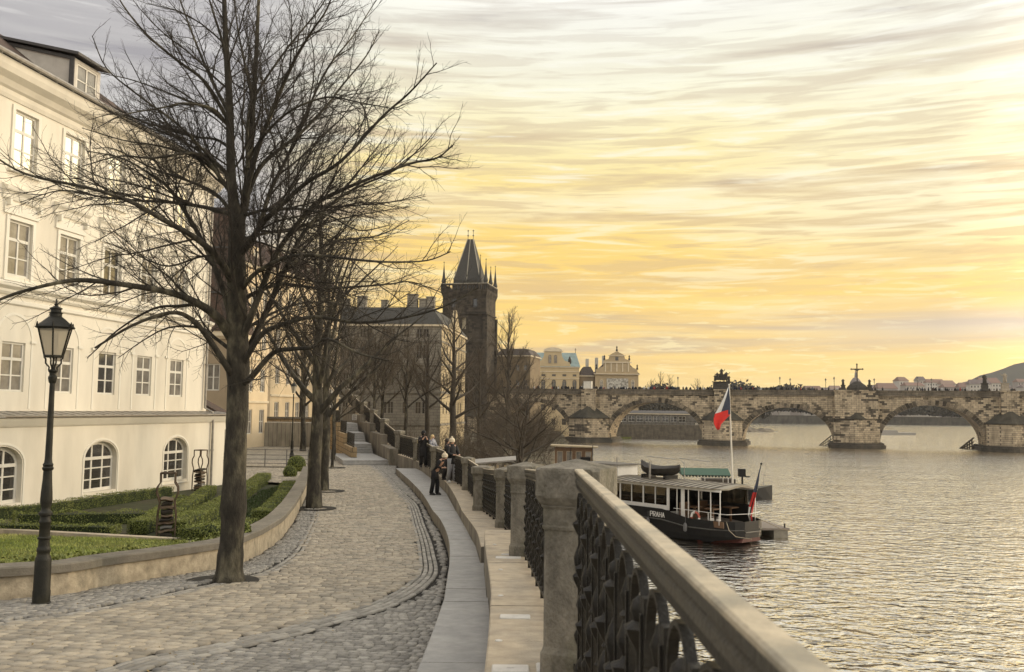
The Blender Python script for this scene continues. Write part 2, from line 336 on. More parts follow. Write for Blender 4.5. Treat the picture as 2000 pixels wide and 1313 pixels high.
stone_led = mat('granite_ledge', (.40, .33, .235), .75, .22, 5, .35, 60, col2=(.33, .28, .21))
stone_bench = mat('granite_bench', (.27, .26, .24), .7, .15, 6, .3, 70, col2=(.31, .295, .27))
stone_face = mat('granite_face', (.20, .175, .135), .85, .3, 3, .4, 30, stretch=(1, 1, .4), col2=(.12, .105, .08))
stone_post = mat('weathered_granite', (.18, .16, .125), .88, .42, 9, .9, 55, col2=(.11, .10, .07), stretch=(1, 1, .6), v2=-.03)
def strip(mb, A, B, za, zb, joint=0):
    for i in range(len(A)-1):
        mb.quad((A[i][0], A[i][1], za(A[i][1])), (B[i][0], B[i][1], zb(B[i][1])), (B[i+1][0], B[i+1][1], zb(B[i+1][1])), (A[i+1][0], A[i+1][1], za(A[i+1][1])))
def steps_run(name, inner, outer_x, ztop, drop, length, m, gap=.006):
    """a run of cut stone slabs, each its own island, with tight joints"""
    pts = resample(inner, .25); segs = []; cur = [pts[0]]; L = 0
    for i in range(1, len(pts)):
        L += np.linalg.norm(pts[i]-pts[i-1]); cur.append(pts[i])
        if L > length or i == len(pts)-1: segs.append(cur); cur = [pts[i]]; L = 0
    mb = MB()
    for sgm in segs:
        n = len(sgm); rings = []; jz = random.uniform(-.003, .003)
        for k, p in enumerate(sgm):
            y = p[1] + (gap if k == 0 else (-gap if k == n-1 else 0)); x0 = p[0]; x1 = outer_x(y); z = ztop(y)+jz; b = .012
            rings.append([(x0, y, z-drop), (x0, y, z-b), (x0+b, y, z), (x1, y, z), (x1, y, z-drop)])
        i0 = mb.av([q for r in rings for q in r])
        for a in range(n-1):
            for j in range(4):
                s_ = i0+a*5+j; mb.cur = 0 if j >= 1 else 1; mb.af((s_, s_+5, s_+6, s_+1))
        mb.cur = 1; mb.af([i0+j for j in range(5)]); e = i0+(n-1)*5; mb.af([e+4-j for j in range(5)])
    return mb.build(name, m, kind='structure')
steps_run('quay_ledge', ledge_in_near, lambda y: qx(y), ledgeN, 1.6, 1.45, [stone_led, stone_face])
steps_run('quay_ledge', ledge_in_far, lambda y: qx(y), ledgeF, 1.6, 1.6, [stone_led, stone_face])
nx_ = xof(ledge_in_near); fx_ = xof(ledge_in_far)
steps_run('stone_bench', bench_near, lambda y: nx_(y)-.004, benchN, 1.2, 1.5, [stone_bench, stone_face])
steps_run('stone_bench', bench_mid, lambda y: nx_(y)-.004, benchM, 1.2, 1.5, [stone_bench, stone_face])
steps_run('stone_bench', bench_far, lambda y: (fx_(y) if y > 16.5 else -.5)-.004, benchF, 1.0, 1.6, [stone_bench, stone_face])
# quay wall below the balustrade
mb = MB(); Q = resample(quay_out, 1.0)
for i in range(len(Q)-1): mb.quad((Q[i][0]+.02, Q[i][1], 6.0-.02*min(60, max(0, Q[i][1]))), (Q[i+1][0]+.02, Q[i+1][1], 6.0-.02*min(60, max(0, Q[i+1][1]))), (Q[i+1][0]+.02, Q[i+1][1], -1.5), (Q[i][0]+.02, Q[i][1], -1.5))
mb.build('quay_wall', brick_mat('quay_stone', (.2, .17, .13), (.27, .23, .17), (.08, .07, .06), .9, .4), kind='structure')

# ---- the paved path: bed plus individually laid setts
bed = mat('sett_joints', (.02, .017, .013), .95, .3, 30)
mb = MB(); ys = list(np.arange(-4, 64, .5))
def left_x(y): return -14.0 if y < 10.2 else (np.interp(y, [10.2, WALL[1][1]], [-13, WALL[1][0]]) if y < WALL[1][1] else wx(y))
def bench_x(y): return float(np.interp(y, [p[1] for p in bench_near+bench_mid[1:]+bench_far[1:]]+[60, 64], [p[0] for p in bench_near+bench_mid[1:]+bench_far[1:]]+[-7.3, -8.2]))
for a, b in zip(ys[:-1], ys[1:]):
    L0, L1 = left_x(a)-.1, left_x(b)-.1
    if a > 44: L0 -= (a-44)*1.4; L1 -= (b-44)*1.4
    R0, R1 = bench_x(a)+.05, bench_x(b)+.05
    mb.quad((L0, a, path(a)-.036), (R0, a, path(a)-.036), (R1, b, path(b)-.036), (L1, b, path(b)-.036))
mb.build('path_bed', bed, kind='structure')
RLp = [(690, 893), (715, 905), (745, 925), (777, 960), (802, 982), (812, 1005), (818, 1026), (826, 1050), (832, 1076), (836, 1114), (814, 1142), (767, 1170), (720, 1189), (626, 1214), (563, 1233), (500, 1246), (400, 1270), (300, 1287), (225, 1312), (100, 1340), (-60, 1370)]
LLp = [(606, 960), (616, 991), (604, 1032), (579, 1076), (538, 1107), (500, 1122), (430, 1137), (330, 1160), (180, 1190), (0, 1216), (-80, 1226)]
RL = resample(poly_pts(RLp, path), .1); LL = resample(poly_pts(LLp, path), .1)
RLa = np.array(RL); LLa = np.array(LL)
def side_right(P):
    """points on the river side of the right band: nearest polyline segment sign"""
    out = np.zeros(len(P), bool); dmin = np.zeros(len(P))
    T = np.gradient(RLa, axis=0)
    for i in range(0, len(P), 4000):
        q = P[i:i+4000]; d = ((q[:, None, :]-RLa[None])**2).sum(-1); k = d.argmin(1)
        v = q-RLa[k]; t = T[k]; out[i:i+4000] = (t[:, 0]*v[:, 1]-t[:, 1]*v[:, 0]) > 0; dmin[i:i+4000] = np.sqrt(d.min(1))
    return out, dmin
def side_left(P):
    out = np.zeros(len(P), bool); dmin = np.zeros(len(P)); T = np.gradient(LLa, axis=0)
    for i in range(0, len(P), 4000):
        q = P[i:i+4000]; d = ((q[:, None, :]-LLa[None])**2).sum(-1); k = d.argmin(1)
        v = q-LLa[k]; t = T[k]; out[i:i+4000] = (t[:, 0]*v[:, 1]-t[:, 1]*v[:, 0]) < 0; dmin[i:i+4000] = np.sqrt(d.min(1))
    return out, dmin
def setts(cx, cy, w, d, ang, hz, name, m):
    """cx.. arrays: centres, half widths; each sett is a small chamfered block with jittered corners"""
    n = len(cx); sg = np.array([(-1, -1), (1, -1), (1, 1), (-1, 1)], float)
    j = rng.normal(0, .06, (n, 4, 2)); loc = (sg[None]+j)*np.stack([w, d], -1)[:, None, :]
    ca, sa = np.cos(ang)[:, None], np.sin(ang)[:, None]
    x = cx[:, None]+loc[..., 0]*ca-loc[..., 1]*sa; y = cy[:, None]+loc[..., 0]*sa+loc[..., 1]*ca
    xi = cx[:, None]+(x-cx[:, None])*.88; yi = cy[:, None]+(y-cy[:, None])*.88
    ph = np.interp(y, PY, PZ); tilt = rng.normal(0, .002, (n, 1)); z0 = ph-.03
    z1 = ph-.014+tilt; z2 = np.interp(yi, PY, PZ)+hz[:, None]+tilt
    V = np.stack([np.stack([x, y, z0], -1), np.stack([x, y, z1-.004], -1), np.stack([xi, yi, z2], -1)], 1).reshape(-1, 3)
    b = (np.arange(n)*12)[:, None, None]; fs = []
    for r in (0, 4):
        for k in range(4): k2 = (k+1) % 4; fs.append([r+k, r+k2, r+4+k2, r+4+k])
    fs.append([8, 9, 10, 11]); Fq = (b+np.array(fs)[None]).reshape(-1, 4)
    return np_mesh(name, V, Fq, m, kind='structure')
PY = np.arange(-4, 100, .5); PZ = np.array([path(y) for y in PY])
BX = np.array([bench_x(y) for y in PY]); LX = np.array([left_x(y)-(max(0, y-44)*1.4) for y in PY])
def grid(dx, dy, y0, y1, kfun):
    xs, yss, ws = [], [], []; y = y0; r = 0
    while y < y1:
        x = -13.5 if y < 46 else -30; x += random.random()*dx
        while x < 1.0:
            w = dx*random.uniform(.78, 1.25); xs.append(x+w/2); yss.append(y); ws.append(w/2*.94); x += w
        y += dy*random.uniform(.93, 1.07); r += 1
    xs = np.array(xs); yss = np.array(yss); ws = np.array(ws); k = kfun(yss)
    wob = .05*np.sin(xs*1.1+yss*.7)+.03*np.sin(xs*2.7-yss*1.3)
    yy = yss+k*(xs+2.5)+wob; ang = np.arctan(k)+.055*np.cos(xs*1.1+yss*.7)+rng.normal(0, .03, len(xs))
    return xs, yy, ws, ang
kf = lambda y: np.interp(y, [5, 9, 13, 18], [-.36, -.33, -.14, 0])
def inside(xs, ys_): return (xs > np.interp(ys_, PY, LX)+.06) & (xs < np.interp(ys_, PY, BX)-.07) & (ys_ > 4.5) & (ys_ < 63)
sett_big = mat('sandy_granite_setts', (.345, .295, .222), .72, .16, 7, .5, 70, rnd=.22, col2=(.25, .222, .175))
sett_small = mat('grey_granite_setts', (.27, .25, .215), .7, .18, 9, .5, 80, rnd=.30, col2=(.22, .205, .18))
def mk(dx, dy, y1, want, name, m):
    xs, yy, ws, an = grid(dx, dy, 2.0, y1, kf); k = inside(xs, yy); xs, yy, ws, an = xs[k], yy[k], ws[k], an[k]
    P = np.stack([xs, yy], -1); r, dr = side_right(P); l, dl = side_left(P)
    l = l & (yy < 42); centre = ~r & ~l
    k = (centre if want else ~centre) & (dr > (.20 if want else .06)) & ((dl > .16) | (yy > 34)); 
    if not want: k = k & ~(r & (dr < .30)) | (k & l & (dl > .26) & ~r); k = k & ~((dr < .30) & r)
    xs, yy, ws, an = xs[k], yy[k], ws[k], an[k]
    setts(xs, yy, ws, np.full(len(xs), dy/2*.78), an, rng.normal(.004, .0022, len(xs)), name, m)
mk(.19, .20, 63, True, 'path_setts', sett_big)
mk(.115, .12, 63, False, 'path_border_setts', sett_small)
def band(PL, off, name, w=.040, L=.24):
    P = resample(PL, .04); A = np.array(P); T = np.gradient(A, axis=0); T /= np.linalg.norm(T, axis=1)[:, None]; Nn = np.stack([-T[:, 1], T[:, 0]], -1)
    xs, yy, ws, an = [], [], [], []; acc = 0; i = 0
    for o in off:
        A2 = A+Nn*o; last = A2[0]; acc = 0; need = L*random.uniform(.6, 1.2)
        for i in range(1, len(A2)):
            dd = np.linalg.norm(A2[i]-last)
            if dd >= need:
                c_ = (A2[i]+last)/2; xs.append(c_[0]); yy.append(c_[1]); ws.append(dd/2*.955); an.append(atan2(A2[i][1]-last[1], A2[i][0]-last[0])); last = A2[i]; need = L*random.uniform(.6, 1.2)
    xs, yy, ws, an = map(np.array, (xs, yy, ws, an)); k = inside(xs, yy)
    setts(xs[k], yy[k], ws[k], np.full(k.sum(), w), an[k], rng.normal(-.001, .0015, k.sum()), name, sett_band)
sett_band = mat('edging_setts', (.26, .24, .205), .72, .15, 9, .4, 80, rnd=.28)
band(RL, (.05, .15, -.05, -.15), 'path_edging')
band(LL, (0, .12), 'path_edging')

# ---- embankment ground beyond the path, up to the tower
pave = brick_mat('far_paving', (.24, .215, .17), (.30, .27, .21), (.12, .10, .08), .4, .3, .02, vec='XY')
mb = MB(); mb.poly([(-60, 48.5, 3.985), (-12.5, 48.5, 3.985), (-8.6, 62.95, 3.98), (-8.6, 64, 3.98), (-19, 105, 3.985), (-60, 105, 3.985)][:]); mb.build('promenade', pave, kind='structure')
mb = MB(); mb.poly([(-60, 105, 3.9), (-19, 105, 3.9), (-19, 112, 2.4), (-60, 112, 2.4)])
mb.poly([(-14.5, 62, 2.0), (-3.0, 44, 1.6), (-1.0, 60, 1.0), (2.5, 90, .6), (6.0, 130, .5), (10, 180, .5), (14, 230, .6), (16, 320, 1.2), (-80, 320, 2.0), (-80, 108, 2.2), (-22, 108, 2.2)])
mb.build('river_bank', mat('bank_earth', (.10, .078, .048), .95, .4, .6, .5, 4, col2=(.075, .07, .04)), kind='structure')
mb = MB(); mb.poly([(-1.05, 60, .98), (2.45, 90, .58), (5.95, 130, .48), (9.95, 180, .48), (13.95, 230, .58), (15.5, 230, -1), (11.6, 180, -1), (7.6, 130, -1), (4.2, 90, -1), (.6, 60, -1)])
mb.build('bank_edge', MATS['bank_earth'], kind='structure')

# ---- river
def water_mat():
    m = bpy.data.materials.new('river_water'); m.use_nodes = True; t = m.node_tree; p = t.nodes['Principled BSDF']
    p.inputs['Base Color'].default_value = (.06, .051, .034, 1); p.inputs['Roughness'].default_value = .3; p.inputs['Specular IOR Level'].default_value = 0
    gl = t.nodes.new('ShaderNodeBsdfGlossy'); gl.inputs['Roughness'].default_value = .05; gl.inputs['Color'].default_value = (1, .96, .90, 1); fr = t.nodes.new('ShaderNodeLayerWeight'); fr.inputs[0].default_value = .5; rp = t.nodes.new('ShaderNodeValToRGB'); e_ = rp.color_ramp.elements; e_.new(.6); e_.new(.72)
    for i_, (p_, c_) in enumerate(((.30, .12), (.52, .30), (.70, .80), (.86, 1.0))): e_[i_].position = p_; e_[i_].color = (c_, c_, c_, 1)
    t.links.new(fr.outputs['Facing'], rp.inputs[0]); mx = t.nodes.new('ShaderNodeMixShader')
    t.links.new(rp.outputs[0], mx.inputs[0]); t.links.new(p.outputs[0], mx.inputs[1]); t.links.new(gl.outputs[0], mx.inputs[2]); t.links.new(mx.outputs[0], t.nodes['Material Output'].inputs[0])
    co = t.nodes.new('ShaderNodeTexCoord'); prev = None; sp = t.nodes.new('ShaderNodeSeparateXYZ'); t.links.new(co.outputs['Object'], sp.inputs[0]); calm = t.nodes.new('ShaderNodeMapRange'); calm.inputs[1].default_value = 90; calm.inputs[2].default_value = 270; calm.inputs[3].default_value = 1.0; calm.inputs[4].default_value = .85; t.links.new(sp.outputs[1], calm.inputs[0])
    for sc, st, stren, dist, det in (((1.0, 1.45, 1), 1.0, 1.0, .16, 2), ((3.0, 4.4, 1), 1.0, 1.0, .036, 2), ((.08, .14, 1), 1, .6, .25, 2), ((6, 10, 1), 1, .5, .004, 2)):
        mp = t.nodes.new('ShaderNodeMapping'); mp.inputs['Scale'].default_value = sc; mp.inputs['Rotation'].default_value = (0, 0, .25); t.links.new(co.outputs['Object'], mp.inputs[0])
        n = t.nodes.new('ShaderNodeTexNoise'); n.inputs['Scale'].default_value = st; n.inputs['Detail'].default_value = det; n.inputs['Distortion'].default_value = .6; t.links.new(mp.outputs[0], n.inputs['Vector'])
        b = t.nodes.new('ShaderNodeBump'); sm_ = t.nodes.new('ShaderNodeMath'); sm_.operation = 'MULTIPLY'; sm_.inputs[1].default_value = stren; t.links.new(calm.outputs[0], sm_.inputs[0]); t.links.new(sm_.outputs[0], b.inputs['Strength']); b.inputs['Distance'].default_value = dist*1.5; t.links.new(n.outputs[0], b.inputs['Height'])
        if prev: t.links.new(prev.outputs[0], b.inputs['Normal'])
        prev = b
    t.links.new(prev.outputs[0], p.inputs['Normal']); t.links.new(prev.outputs[0], gl.inputs['Normal']); t.links.new(prev.outputs[0], fr.inputs['Normal']); return m
mb = MB(); mb.poly([(-400, -60, 0), (900, -60, 0), (2500, 2000, 0), (-2500, 2000, 0)]); mb.build('river_water', water_mat(), kind='structure')
# ================================================================ facade helpers
def facade(mb, x0, x1, z0, z1, holes, y=0.0, depth=.2):
    """wall in local x,z with window openings (xc, zb, w, h, arch_rise); outward is -y"""
    xs = sorted(set([x0, x1]+[round(h[0]-h[2]/2, 4) for h in holes]+[round(h[0]+h[2]/2, 4) for h in holes]))
    zs = sorted(set([z0, z1]+[round(h[1], 4) for h in holes]+[round(h[1]+h[3], 4) for h in holes]))
    xs = [a for a in xs if x0 <= a <= x1]
    for a, b in zip(xs[:-1], xs[1:]):
        for c_, d in zip(zs[:-1], zs[1:]):
            cx, cz = (a+b)/2, (c_+d)/2
            if any(abs(cx-h[0]) < h[2]/2-1e-5 and h[1]+1e-5 < cz < h[1]+h[3]-1e-5 for h in holes): continue
            mb.quad((a, y, c_), (b, y, c_), (b, y, d), (a, y, d))
    for h in holes:
        xc, zb, w, hh = h[:4]; ar = h[4] if len(h) > 4 else 0; a, b = xc-w/2, xc+w/2; zt = zb+hh; zs_ = zt-ar
        mb.quad((a, y, zb), (a, y+depth, zb), (b, y+depth, zb), (b, y, zb))
        mb.quad((a, y, zb), (a, y, zs_), (a, y+depth, zs_), (a, y+depth, zb)); mb.quad((b, y, zb), (b, y+depth, zb), (b, y+depth, zs_), (b, y, zs_))
        if not ar: mb.quad((a, y, zt), (b, y, zt), (b, y+depth, zt), (a, y+depth, zt)); continue
        C_ = [(xc-w/2*cos(pi*k/12), zs_+ar*sin(pi*k/12)) for k in range(13)]
        for k in range(12):
            p, q = C_[k], C_[k+1]
            mb.quad((p[0], y, p[1]), (q[0], y, q[1]), (q[0], y, zt), (p[0], y, zt)); mb.quad((p[0], y, p[1]), (p[0], y+depth, p[1]), (q[0], y+depth, q[1]), (q[0], y, q[1]))
def window(par, h, mf, mp, y=.13, cols=2, bars=(.36, .68), fw=.07, thick=(), name='window', mull=.05):
    xc, zb, w, hh = h[:4]; ar = h[4] if len(h) > 4 else 0; a, b = xc-w/2+.004, xc+w/2-.004; zt = zb+hh-.004; zb = zb+.004; zs_ = zt-ar
    mb = MB(); d = .05
    mb.box(a, a+fw, y, y+d, zb, zs_); mb.box(b-fw, b, y, y+d, zb, zs_); mb.box(a+fw, b-fw, y, y+d, zb, zb+fw)
    if not ar: mb.box(a+fw, b-fw, y, y+d, zt-fw, zt)
    else:
        R = (b-a)/2
        for k in range(12):
            t0, t1 = pi*k/12, pi*(k+1)/12; P = lambda t, r, q: (xc-r*cos(t), q, zs_+(ar-(R-r))*sin(t))
            mb.loft([[P(t0, R, y), P(t0, R-fw, y), P(t0, R-fw, y+d), P(t0, R, y+d)], [P(t1, R, y), P(t1, R-fw, y), P(t1, R-fw, y+d), P(t1, R, y+d)]])
        mb.box(a+fw, b-fw, y-.02, y+d-.02, zs_-.06, zs_+.05)
    for k in range(1, cols):
        x = a+(b-a)*k/cols; zz = zt-fw if not ar else zs_+ar*sqrt(max(0, 1-((x-xc)/((b-a)/2))**2))-.03; mb.box(x-mull/2-.012, x+mull/2+.012, y+.004, y+d+.004, zb+fw, zz)
    for i, t_ in enumerate(bars):
        z = zb+(zs_-zb)*t_; th = .05 if i in thick else .022; mb.box(a+fw, b-fw, y+.008, y+d+.008, z-th, z+th)
    o = mb.build(name, mf, par); g = MB(); yy = y+d*.6
    if not ar: g.quad((a, yy, zb), (b, yy, zb), (b, yy, zt), (a, yy, zt))
    else: g.poly([(a, yy, zb), (b, yy, zb)]+[(xc+(b-a)/2*cos(pi*k/12), yy, zs_+ar*sin(pi*k/12)) for k in range(13)])
    g.build('pane', mp, o); return o
def cornice(mb, x0, x1, prof_, y=0.0, ends=True):
    """profile list of (out, z) swept along x"""
    mb.loft([[(x, y+.004, prof_[0][1])]+[(x, y-o, z) for o, z in prof_]+[(x, y+.004, prof_[-1][1])] for x in (x0, x1)])

white_paint = mat('white_joinery', (.60, .57, .50), .5, .08, 3)
pane_dark = glass_mat('pane_dark', (.045, .042, .038), .05, 1.0)
pane_grey = glass_mat('pane_curtained', (.17, .155, .135), .12, .9, .5)
pane_sky = mat('pane_reflecting', (.92, .88, .80), .06, .12, 1.1, 0, metal=.95, spec=.8)
stucco = mat('cream_stucco', (.66, .61, .51), .92, .10, .8, .12, 14, col2=(.58, .53, .435), v2=-.03, stretch=(1, 1, .3))
stucco2 = mat('pale_stucco', (.68, .64, .55), .92, .06, .9, .1, 14)
tile = mat('roof_tiles', (.085, .055, .040), .85, .35, 9, .6, 26, stretch=(1, 1, .5), col2=(.06, .046, .037))
zinc = mat('zinc_sheet', (.27, .25, .22), .5, .25, 4, metal=.4)

# ---------------------------------------------------------------- white riverside building
th1 = atan2(.9881, .1538)
B1 = thing('white_building', 'long cream stucco building with three rows of white windows above an arched ground floor', 'building', (-16.66, 30.0, 0.0), th1)
cols_s = [-10.0, -7.35, -4.7, -2.0, .62, 3.25, 5.95, 8.6, 11.25]
r1 = [(s, 15.55, 1.15, 1.92) for s in cols_s]; r2 = [(s, 11.92, 1.15, 1.85) for s in cols_s]; r3 = [(s, 8.08, 1.13, 1.65) for s in cols_s]
mb = MB(); facade(mb, -13, 14.1, 7.44, 18.3, r1+r2+r3, depth=.2)
mb.quad((14.1, 0, 7.44), (14.1, 9, 7.44), (14.1, 9, 18.3), (14.1, 0, 18.3)); mb.quad((-13, 9, 7.44), (-13, 0, 7.44), (-13, 0, 18.3), (-13, 9, 18.3))
mb.build('upper_wall', stucco, B1)
for i, h in enumerate(r1+r2+r3):
    row = i//len(cols_s); window(B1, h, white_paint, pane_sky if row == 0 else (pane_dark if (i % 3 == 0) else pane_grey), bars=(.33, .66), thick=(1,), y=.06)
# surrounds, hoods, pilasters and blind arches
mb = MB()
for s in cols_s:
    for zb, hh in ((15.55, 1.92), (11.92, 1.85)):
        mb = MB()
        for a, b, c_, d in ((s-.72, s-.58, zb-.1, zb+hh+.14), (s+.58, s+.72, zb-.1, zb+hh+.14), (s-.58, s+.58, zb+hh+.01, zb+hh+.14)): mb.box(a, b, -.05, .003, c_, d)
        mb.box(s-.78, s+.78, -.11, .003, zb-.19, zb-.10); mb.build('window_surround', stucco2, B1)
for s in cols_s:
    mb = MB(); cornice(mb, s-.98, s+.98, [(.04, 14.42), (.07, 14.5), (.10, 14.62), (.20, 14.72), (.23, 14.82), (.07, 14.87)]); mb.box(s-.86, s+.86, -.06, .003, 13.95, 14.30)
    for q in (-.8, .72): mb.box(s+q, s+q+.1, -.2, .003, 14.2, 14.44)
    mb.build('window_hood', stucco2, B1)
for s in cols_s:
    mb = MB() # blind arch moulding around the first floor windows
    for k in range(14):
        t0, t1 = pi*k/14, pi*(k+1)/14; P = lambda t, r, y: (s-r*cos(t), y, 9.78+r*sin(t))
        mb.loft([[P(t0, .94, -.018), P(t0, .84, -.018), P(t0, .84, .003), P(t0, .94, .003)], [P(t1, .94, -.018), P(t1, .84, -.018), P(t1, .84, .003), P(t1, .94, .003)]])
    mb.box(s-.94, s-.84, -.018, .003, 7.52, 9.78); mb.box(s+.84, s+.94, -.018, .003, 7.52, 9.78)
    mb.box(s-1.06, s-.80, -.055, .002, 9.74, 9.84); mb.box(s+.80, s+1.06, -.055, .002, 9.74, 9.84); mb.build('blind_arch', stucco2, B1)
mb = MB(); cornice(mb, -13, 14.1, [(.06, 11.28), (.12, 11.36), (.12, 11.44), (.26, 11.54), (.28, 11.64), (.08, 11.72)]); mb.build('string_course', stucco2, B1)
mb = MB(); cornice(mb, -13, 14.1, [(.03, 10.96), (.07, 11.0), (.07, 11.10), (.02, 11.14)]); mb.build('string_course', stucco2, B1)
mb = MB(); cornice(mb, -13, 14.25, [(.04, 17.72), (.10, 17.84), (.12, 17.98), (.22, 18.04), (.34, 18.20), (.58, 18.34), (.66, 18.5), (.70, 18.72), (.10, 18.78)]); mb.build('cornice', stucco, B1)
mb = MB(); mb.tube([(x, -.80, 18.80) for x in (-13, 0, 14.3)], .085, 8)
for x in np.arange(-12.5, 14.3, .9): mb.bar((x, -.80, 18.70), (x, -.55, 18.80), .03)
mb.build('gutter', zinc, B1)
# roof
mb = MB(); D_ = 4.6; rz_f = lambda y: 18.95+(y-.3)*.78; AX = 10.8
mb.quad((-13, -.74, 18.80), (14.35, -.74, 18.80), (14.1, .3, 18.95), (-13, .3, 18.95)); mb.quad((-13, .3, 18.95), (14.1, .3, 18.95), (AX, D_, rz_f(D_)), (-13, D_, rz_f(D_)))
mb.poly([(14.35, -.74, 18.80), (14.35, 9.9, 18.8), (14.1, 8.9, 18.95), (14.1, .3, 18.95)]); mb.poly([(14.1, .3, 18.95), (14.1, 8.9, 18.95), (AX, D_, rz_f(D_))])
mb.quad((14.1, 8.9, 18.95), (-13, 8.9, 18.95), (-13, D_, rz_f(D_)), (AX, D_, rz_f(D_))); roof = mb.build('roof', tile, B1)
# dormer
mb = MB(); yd = 1.0; dx0, dx1 = 4.42, 6.12
mb.box(dx0, dx0+.2, yd, yd+.15, 19.3, 21.0); mb.box(dx1-.2, dx1, yd, yd+.15, 19.3, 21.0); mb.box(dx0+.2, dx1-.2, yd, yd+.15, 19.3, 19.62); mb.box(dx0+.2, dx1-.2, yd, yd+.15, 20.86, 21.0)
for x in (dx0+.01, dx1-.01): mb.poly([(x, yd+.15, 19.35), (x, yd+.15, 21.02), (x, 4.1, 21.78), (x, 3.9, 21.7)])
dm = mb.build('dormer', mat('dormer_render', (.52, .48, .42), .9, .12, 2), B1)
mb = MB(); mb.loft([[(dx0-.2, yd-.3, 21.03), (dx1+.2, yd-.3, 21.03), (dx1+.2, 4.4, 21.92), (dx0-.2, 4.4, 21.92)], [(dx0-.2, yd-.3, 21.14), (dx1+.2, yd-.3, 21.14), (dx1+.2, 4.4, 22.03), (dx0-.2, 4.4, 22.03)]])
mb.box(dx0-.06, dx0-.005, yd-.04, yd+.16, 19.35, 21.02); mb.bar((dx0-.03, yd+.1, 20.98), (dx0-.03, 4.0, 21.72), .06, .12); mb.bar((dx0-.03, yd+.1, 19.52), (dx0-.03, 4.0, 21.78), .05, .10)
mb.build('dormer_roof', mat('slate_trim', (.07, .065, .06), .6, .2, 5), dm)
window(dm, ((dx0+dx1)/2, 19.62, dx1-dx0-.4, 1.24), white_paint, pane_grey, y=yd+.02, cols=2, bars=(.5,))
# ground floor, standing a little proud
mb = MB(); GF = [(-.28-5.5, 4.45, 2.05, 1.86, .62), (-.28, 4.45, 2.05, 1.86, .62), (5.15, 4.45, 2.05, 1.86, .62), (10.66, 4.45, 1.98, 1.84, .62)]
facade(mb, -13, 15.2, 3.2, 7.14, GF, y=-.45, depth=.28); mb.quad((15.2, -.45, 3.2), (15.2, 4, 3.2), (15.2, 4, 7.14), (15.2, -.45, 7.14))
mb.build('ground_floor_wall', stucco, B1)
for h in GF: window(B1, h, white_paint, pane_dark, y=-.27, cols=3, bars=(.36, .70), fw=.11, mull=.06)
for h in GF:
    mb = MB(); xc, zb, w, hh, ar = h; R = w/2; zs_ = zb+hh-ar
    for k in range(14):
        t0, t1 = pi*k/14, pi*(k+1)/14; P = lambda t, e, y: (xc-(R+e)*cos(t), y, zs_+(ar+e)*sin(t))
        mb.loft([[P(t0, .13, -.475), P(t0, .05, -.475), P(t0, .05, -.447), P(t0, .13, -.447)], [P(t1, .13, -.475), P(t1, .05, -.475), P(t1, .05, -.447), P(t1, .13, -.447)]])
    mb.box(xc-R-.13, xc-R-.05, -.475, -.447, zb-.1, zs_); mb.box(xc+R+.05, xc+R+.13, -.475, -.447, zb-.1, zs_); mb.box(xc-R-.14, xc+R+.14, -.50, -.447, zb-.14, zb-.1); mb.build('window_surround', stucco2, B1)
mb = MB(); cornice(mb, -13, 15.25, [(.03, 6.92), (.08, 6.98), (.16, 7.10), (.22, 7.2), (.10, 7.24)], y=-.45); mb.build('ground_floor_cornice', stucco2, B1)
mb = MB(); mb.loft([[(x, -.78, 7.27), (x, -.78, 7.31), (x, .02, 7.43), (x, .02, 7.30)] for x in (-13, 15.3)])
for x in np.arange(-12.6, 15, .62): mb.bar((x, -.78, 7.315), (x, 0, 7.44), .025, .02)
mb.build('ledge_roof', zinc, B1)
mb = MB(); mb.tube([(13.75, -.8, 18.7), (13.75, -.3, 18.2), (13.75, -.12, 17.9), (13.75, -.12, 7.6), (13.75, -.5, 7.4), (13.75, -.56, 7.0), (13.75, -.56, 4.0)], .06, 8)
for z in (16, 13.5, 9.6, 5.6): mb.tube([(13.75, -.12 if z > 7.5 else -.56, z), (13.75, -.12 if z > 7.5 else -.56, z+.06)], .085, 8)
mb.build('downpipe', zinc, B1)
# low annexe at the end of the building
B1b = thing('garden_annexe', 'low cream annexe with a small tiled lean-to roof at the end of the white building', 'building', (-16.66, 30.0, 0), th1)
mb = MB(); AH = [(15.75, 4.6, .42, 2.0)]; facade(mb, 15.25, 16.2, 3.2, 7.0, AH, y=-.28, depth=.1); mb.quad((15.25, 4, 3.2), (15.25, -.28, 3.2), (15.25, -.28, 7.0), (15.25, 4, 7.0)); mb.quad((16.2, -.28, 3.2), (16.2, 4, 3.2), (16.2, 4, 7.0), (16.2, -.28, 7.0)); mb.build('wall', stucco2, B1b)
for h in AH: window(B1b, h, white_paint, pane_grey, y=-.24, cols=1, bars=(.5,), fw=.05)
mb = MB(); mb.loft([[(15.32, -.6, 7.0), (16.4, -.6, 7.0), (16.4, 4, 9.3), (15.32, 4, 9.3)], [(15.32, -.6, 7.12), (16.4, -.6, 7.12), (16.4, 4, 9.42), (15.32, 4, 9.42)]]); mb.build('roof', tile, B1b)

